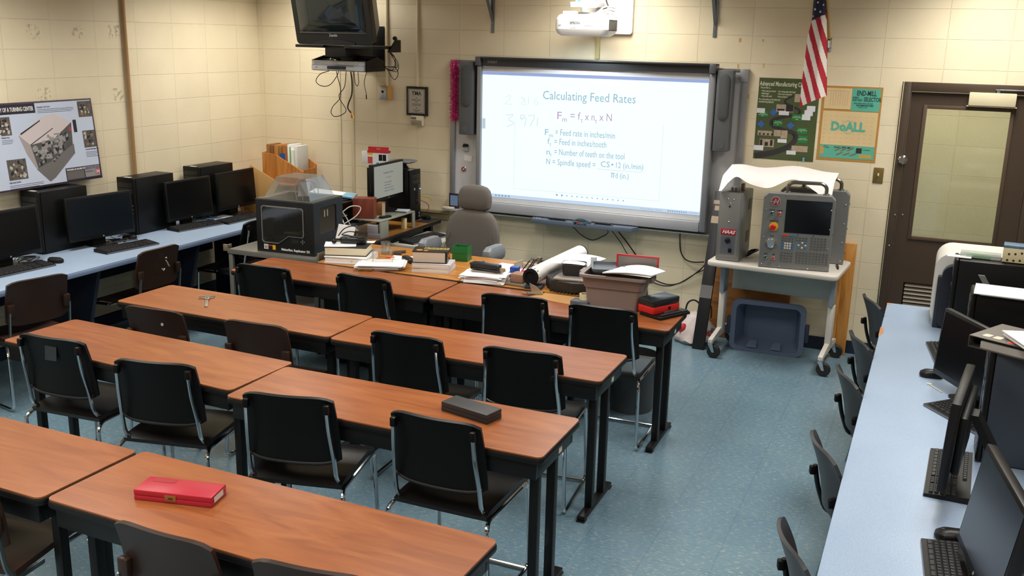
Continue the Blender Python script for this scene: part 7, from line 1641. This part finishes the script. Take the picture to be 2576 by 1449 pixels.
# plastic bag
t = thing('plastic_bag', 'crumpled white and red plastic bag on the floor beside the channel', 'bag', (4.285, -.25, .001))
Rb = random.Random(17)
def bagring(sx, sy, z, n=22, ox=0):
    return [(ox + sx * math.cos(2 * PI * i / n) * Rb.uniform(.80, 1.1), sy * math.sin(2 * PI * i / n) * Rb.uniform(.80, 1.1), z + Rb.uniform(-.012, .012) if z > .02 else z) for i in range(n)]
m = MB(); m.loops([bagring(.13, .11, 0), bagring(.165, .14, .03), bagring(.17, .135, .06), bagring(.15, .12, .10), bagring(.155, .11, .13, ox=.01), bagring(.11, .08, .17, ox=.01), bagring(.09, .06, .20, ox=.02), bagring(.05, .03, .235, ox=.02)]); obj('bag_body', m, P('bag_white', S(204, 190, 186), .5, var=.1, scale=20), t, sm=60)
m = MB()
for a0, z, r_ in ((3.6, .07, .03), (4.2, .12, .032), (4.9, .06, .035), (5.4, .13, .03), (5.9, .06, .03), (3.3, .13, .025)): m.ball((.128 * math.cos(a0), .105 * math.sin(a0), z), r_ * 1.2, r_ * .9, r_ * 1.3, 10, 6)
split('red_print', m, P('bag_red', S(196, 40, 50), .5), t)
m = MB(); m.tube(spline([(-.07, -.02, .22), (-.05, -.03, .31), (.0, -.03, .34), (.05, -.02, .30), (.07, 0, .22)]), .007, 6, ry=.003); m.tube(spline([(.02, .03, .22), (.07, .03, .30), (.12, .03, .29), (.13, .02, .20)]), .007, 6, ry=.003); split('handle', m, P('handle_dark', S(40, 36, 40), .6), t)
# tote
t = thing('storage_tote', 'empty blue-grey plastic tote lying on its side under the rolling cart', 'tote', (4.855, -.19, .001), 2)
tote = P('tote_blue_grey', S(88, 100, 124), .45, var=.12, scale=9)
def tr_(w_, z0, z1, y, r_): return [(x, y, z) for x, z in rr2(-w_, w_, z0, z1, r_, 5)]
m = MB(); m.loops([tr_(.20, .05, .33, .085, .04), tr_(.245, .008, .375, -.10, .05), tr_(.275, 0, .405, -.10, .06), tr_(.275, 0, .405, -.125, .06), tr_(.238, .022, .370, -.125, .045), tr_(.195, .058, .322, .075, .035)]); obj('tub', m, tote, t)
m = MB(); m.box(-.305, -.276, -.12, -.09, .12, .26, .006); m.box(.276, .305, -.12, -.09, .12, .26, .006); split('grip', m, P('tote_grip', S(44, 52, 70), .45), t)
m = MB()
for x in (-.10, .08): m.prism([(x - .03, -.02, .052), (x + .02, -.02, .052), (x + .03, -.115, .032), (x - .045, -.115, .032)], (0, 0, .012))
split('inner_rib', m, P('tote_rib', S(98, 110, 132), .45), t)
# planks
wd = wood_mat('plank_oak', S(162, 104, 40), S(188, 126, 54), S(204, 144, 72), 'Z', .5)
t = thing('wood_plank', 'light oak plank leaning on the wall right of the cart', 'plank', (5.362, -.075, .002), rot=(math.radians(-3.2), 0, 0))
m = MB(); m.box(-.025, .055, 0, .02, 0, .855, .002); m.box(-.075, -.0255, -.004, .016, 0, .86, .002); split('plank', m, wd, t)
m = MB(); m.box(-.31, .31, 0, .012, 0, .56, .001); tag(obj('plywood_sheet', m, wood_mat('ply_brown', S(112, 70, 30), S(136, 88, 40), S(150, 100, 50), 'X', .6), None, (4.66, -.05, .002), (math.radians(-3.5), 0, 0)), 'brown plywood sheet leaning on the wall behind the rolling cart', 'board')

# ================================================================ THINGS ON THE RIGHT COUNTER
CR = CZ + .0042
gR = 'computers on the right counter'
def place(o, x, y, rz, label, group=gR, z=CR):
    return dup(o, (x, y, z), rz, label, group)
# white printer behind the dark tower
t = thing('white_printer', 'large white rounded machine at the door end of the right counter', 'office machine', (6.26, -1.60, CR), 0)
m = MB(); m.loops([[(x, y, z) for x, z in rr2(-.305, .34, 0, .425, .085, 6)] for y in (-.07, .30)]); obj('shell', m, P('shell_white', S(214, 212, 206), .35), t)
m = MB(); m.loops([[(x, y, z) for x, z in rr2(-.265, .33, .002, .37, .06, 6)] for y in (-.135, -.0705)]); obj('front_block', m, P('block_navy', S(30, 34, 44), .4), t)
m = MB(); m.box(-.285, -.25, -.12, -.0705, .0, .30, .006); obj('side_band', m, P('block_navy', S(30, 34, 44), .4), t)
T1 = make_tower('large black desktop tower in front of the white machine', .20, .47, .45, gR); T1.location = (6.28, -1.84, CR); T1.rotation_euler[2] = math.radians(-90)
m = MB(); m.box(-.10, .10, -.03, .03, 0, .03, .002); o = tag(obj('plastic_sleeve', m, glass_mat('milky_plastic', (.8, .84, .8, 1), .12, .35, S(214, 220, 222))), 'clear plastic box with green cards on top of the far tower', 'box'); o.location = (6.17, -1.83, CR + .4505); o.rotation_euler = (0, 0, -.06)
m = MB(); m.box(-.07, .05, -.022, .022, .002, .012); gi = obj('green_card', m, P('card_green', S(90, 168, 96), .5), o)
m = MB(); m.box(-.07, .05, -.03, .03, 0, .004); o = tag(obj('white_card', m, white_pp), 'small white card at the left end of the clear plastic box', 'card'); o.location = (6.075, -1.86, CR + .451); o.rotation_euler = (0, 0, -.06)
t = thing('tile_rack', 'cream box with dark dots and a coloured rim on the far tower', 'box', (6.38, -1.84, CR + .4505), -4)
m = MB(); m.box(-.105, .12, -.05, .05, 0, .078, .002); obj('box_body', m, P('box_cream', S(214, 200, 162), .5), t)
m = MB(); m.box(-.105, .12, -.0515, .0515, .0785, .092, .001); obj('coloured_rim', m, P('rim_mixed', S(84, 112, 140), .4, var=.6, scale=40), t)
m = MB()
for k, (x, z) in enumerate(((-.075, .045), (-.045, .048), (-.015, .055), (.015, .064), (.05, .06), (-.08, .012), (-.05, .012), (-.02, .015), (.01, .02), (.04, .024))): m.lathe([(.006, -.0502), (.005, -.0525)], 8, (x, 0, z), 'Y')
split('dark_dot', m, P('dot_dark', S(40, 36, 36), .5), t)
# second tower with papers, lever-like strip behind it
place(T1, 6.35, -2.62, -90, 'black desktop tower with white papers on top, behind the far monitor')
stack('paper_pile', 6.30, -2.66, .30, .22, -8, CR + .4505, .012, white_pp, 'white papers spread on the black tower behind the far monitor', n=3, jit=.025, seedv=5)
MA = make_monitor('black monitor turned toward the door on the right counter', .48, .318, gR, back=.05); MA.location = (6.12, -2.985, CR); MA.rotation_euler[2] = math.radians(-60)
m = MB(); m.prism([(6.43, -2.30, CR + .0005), (6.46, -2.30, CR + .0005), (6.180, -2.30, 1.19), (6.150, -2.30, 1.19)], (0, .012, 0)); tag(obj('steel_strip', m, P('strip_grey', S(120, 118, 116), .4, metal=.3)), 'grey strip sticking up between the two far towers', 'strip')
KA = place(K0, 6.06, -2.29, -82, 'black keyboard between the far monitor and the counter edge')
place(MS, 5.99, -2.66, -80, 'black mouse on the right counter near the far keyboard')
place(K0, 6.165, -3.235, -52, 'black keyboard set at an angle on the right counter below the far monitor')
m = MB(); m.cyl((5.99, -2.80, CR + .003), (6.04, -2.88, CR + .003), .0025, seg=6); m.box(5.975, 5.995, -2.80, -2.785, CR, CR + .008); tag(obj('usb_lead', m, P('lead_cream', S(200, 192, 170), .5)), 'short lead with a pale plug beside the angled keyboard', 'cable')
# third tower with binder
T3 = place(T1, 6.40, -3.575, -90, 'tall dark tower on the right counter with a binder on top')
for c_ in T3.children:
    if c_.name.startswith('case'): c_.data = c_.data.copy(); c_.data.materials[0] = P('computer_black_sheen', S(58, 66, 78), .42)  # reflected light put into the case colour, paler than the other towers
t = thing('ring_binder', 'dark ring binder lying on the nearest tower of the right counter', 'binder', (6.29, -3.60, CR + .4505), -28)
m = MB(); m.box(-.16, .16, -.13, .13, 0, .003); m.box(-.16, .16, -.13, .13, .042, .045); m.box(-.163, -.160, -.13, .13, 0, .045, .001); split('cover', m, P('binder_dark', S(74, 70, 66), .35), t)
m = MB(); m.box(-.12, .155, -.12, .125, .0032, .030); obj('pages', m, P('binder_pages', S(196, 190, 184), .7), t)
m = MB(); m.rslab(-.13, -.10, -.10, -.06, .0452, .0458, .008); m.rslab(-.09, -.06, -.10, -.06, .0452, .0458, .008); split('cover_sticker', m, P('sticker_cream', S(180, 172, 150), .5), t)
m = MB(); m.box(-.03, .0, -.115, -.09, .0452, .0457); obj('red_sticker', m, P('sticker_red', S(180, 70, 54), .5), t)
stack('paper_pile', 6.37, -3.66, .26, .20, 18, CR + .4965, .022, white_pp, 'white papers lying on the dark ring binder', n=5, jit=.02, seedv=11)
M2 = make_monitor('thin black monitor seen edge-on in the middle of the right counter', .49, .32, gR, screen_off, 'round', tilt=2, back=.19); M2.location = (6.06, -4.01, CR); M2.rotation_euler[2] = math.radians(-96)
place(K0, 6.075, -3.86 - .0, -92, 'black keyboard under the edge-on monitor on the right counter', z=CR + .0005).location.x = 6.075
M3 = make_monitor('nearest black monitor on the right counter with a bluish screen', .48, .33, gR, screen_blue, tilt=8, back=.10); M3.location = (6.145, -4.73, CR); M3.rotation_euler = (0, math.radians(0), math.radians(-80))
place(K0, 6.085, -4.60, -86, 'black keyboard in front of the nearest monitor on the right counter').location.y = -4.66
place(MS, 6.085, -4.385, -80, 'black mouse beside the nearest monitor on the right counter')
place(K0, 6.42, -3.16, -85, 'black keyboard at the right picture edge behind the binder tower', z=CR)
m = MB(); m.box(-.13, .13, -.17, .17, 0, .020, .002); tag(obj('book', m, P('book_pale', S(198, 200, 190), .6, var=.2, scale=20), None, (6.49, -3.95, CR), (0, 0, .1)), 'pale book lying right of the nearest tower at the picture edge', 'book')
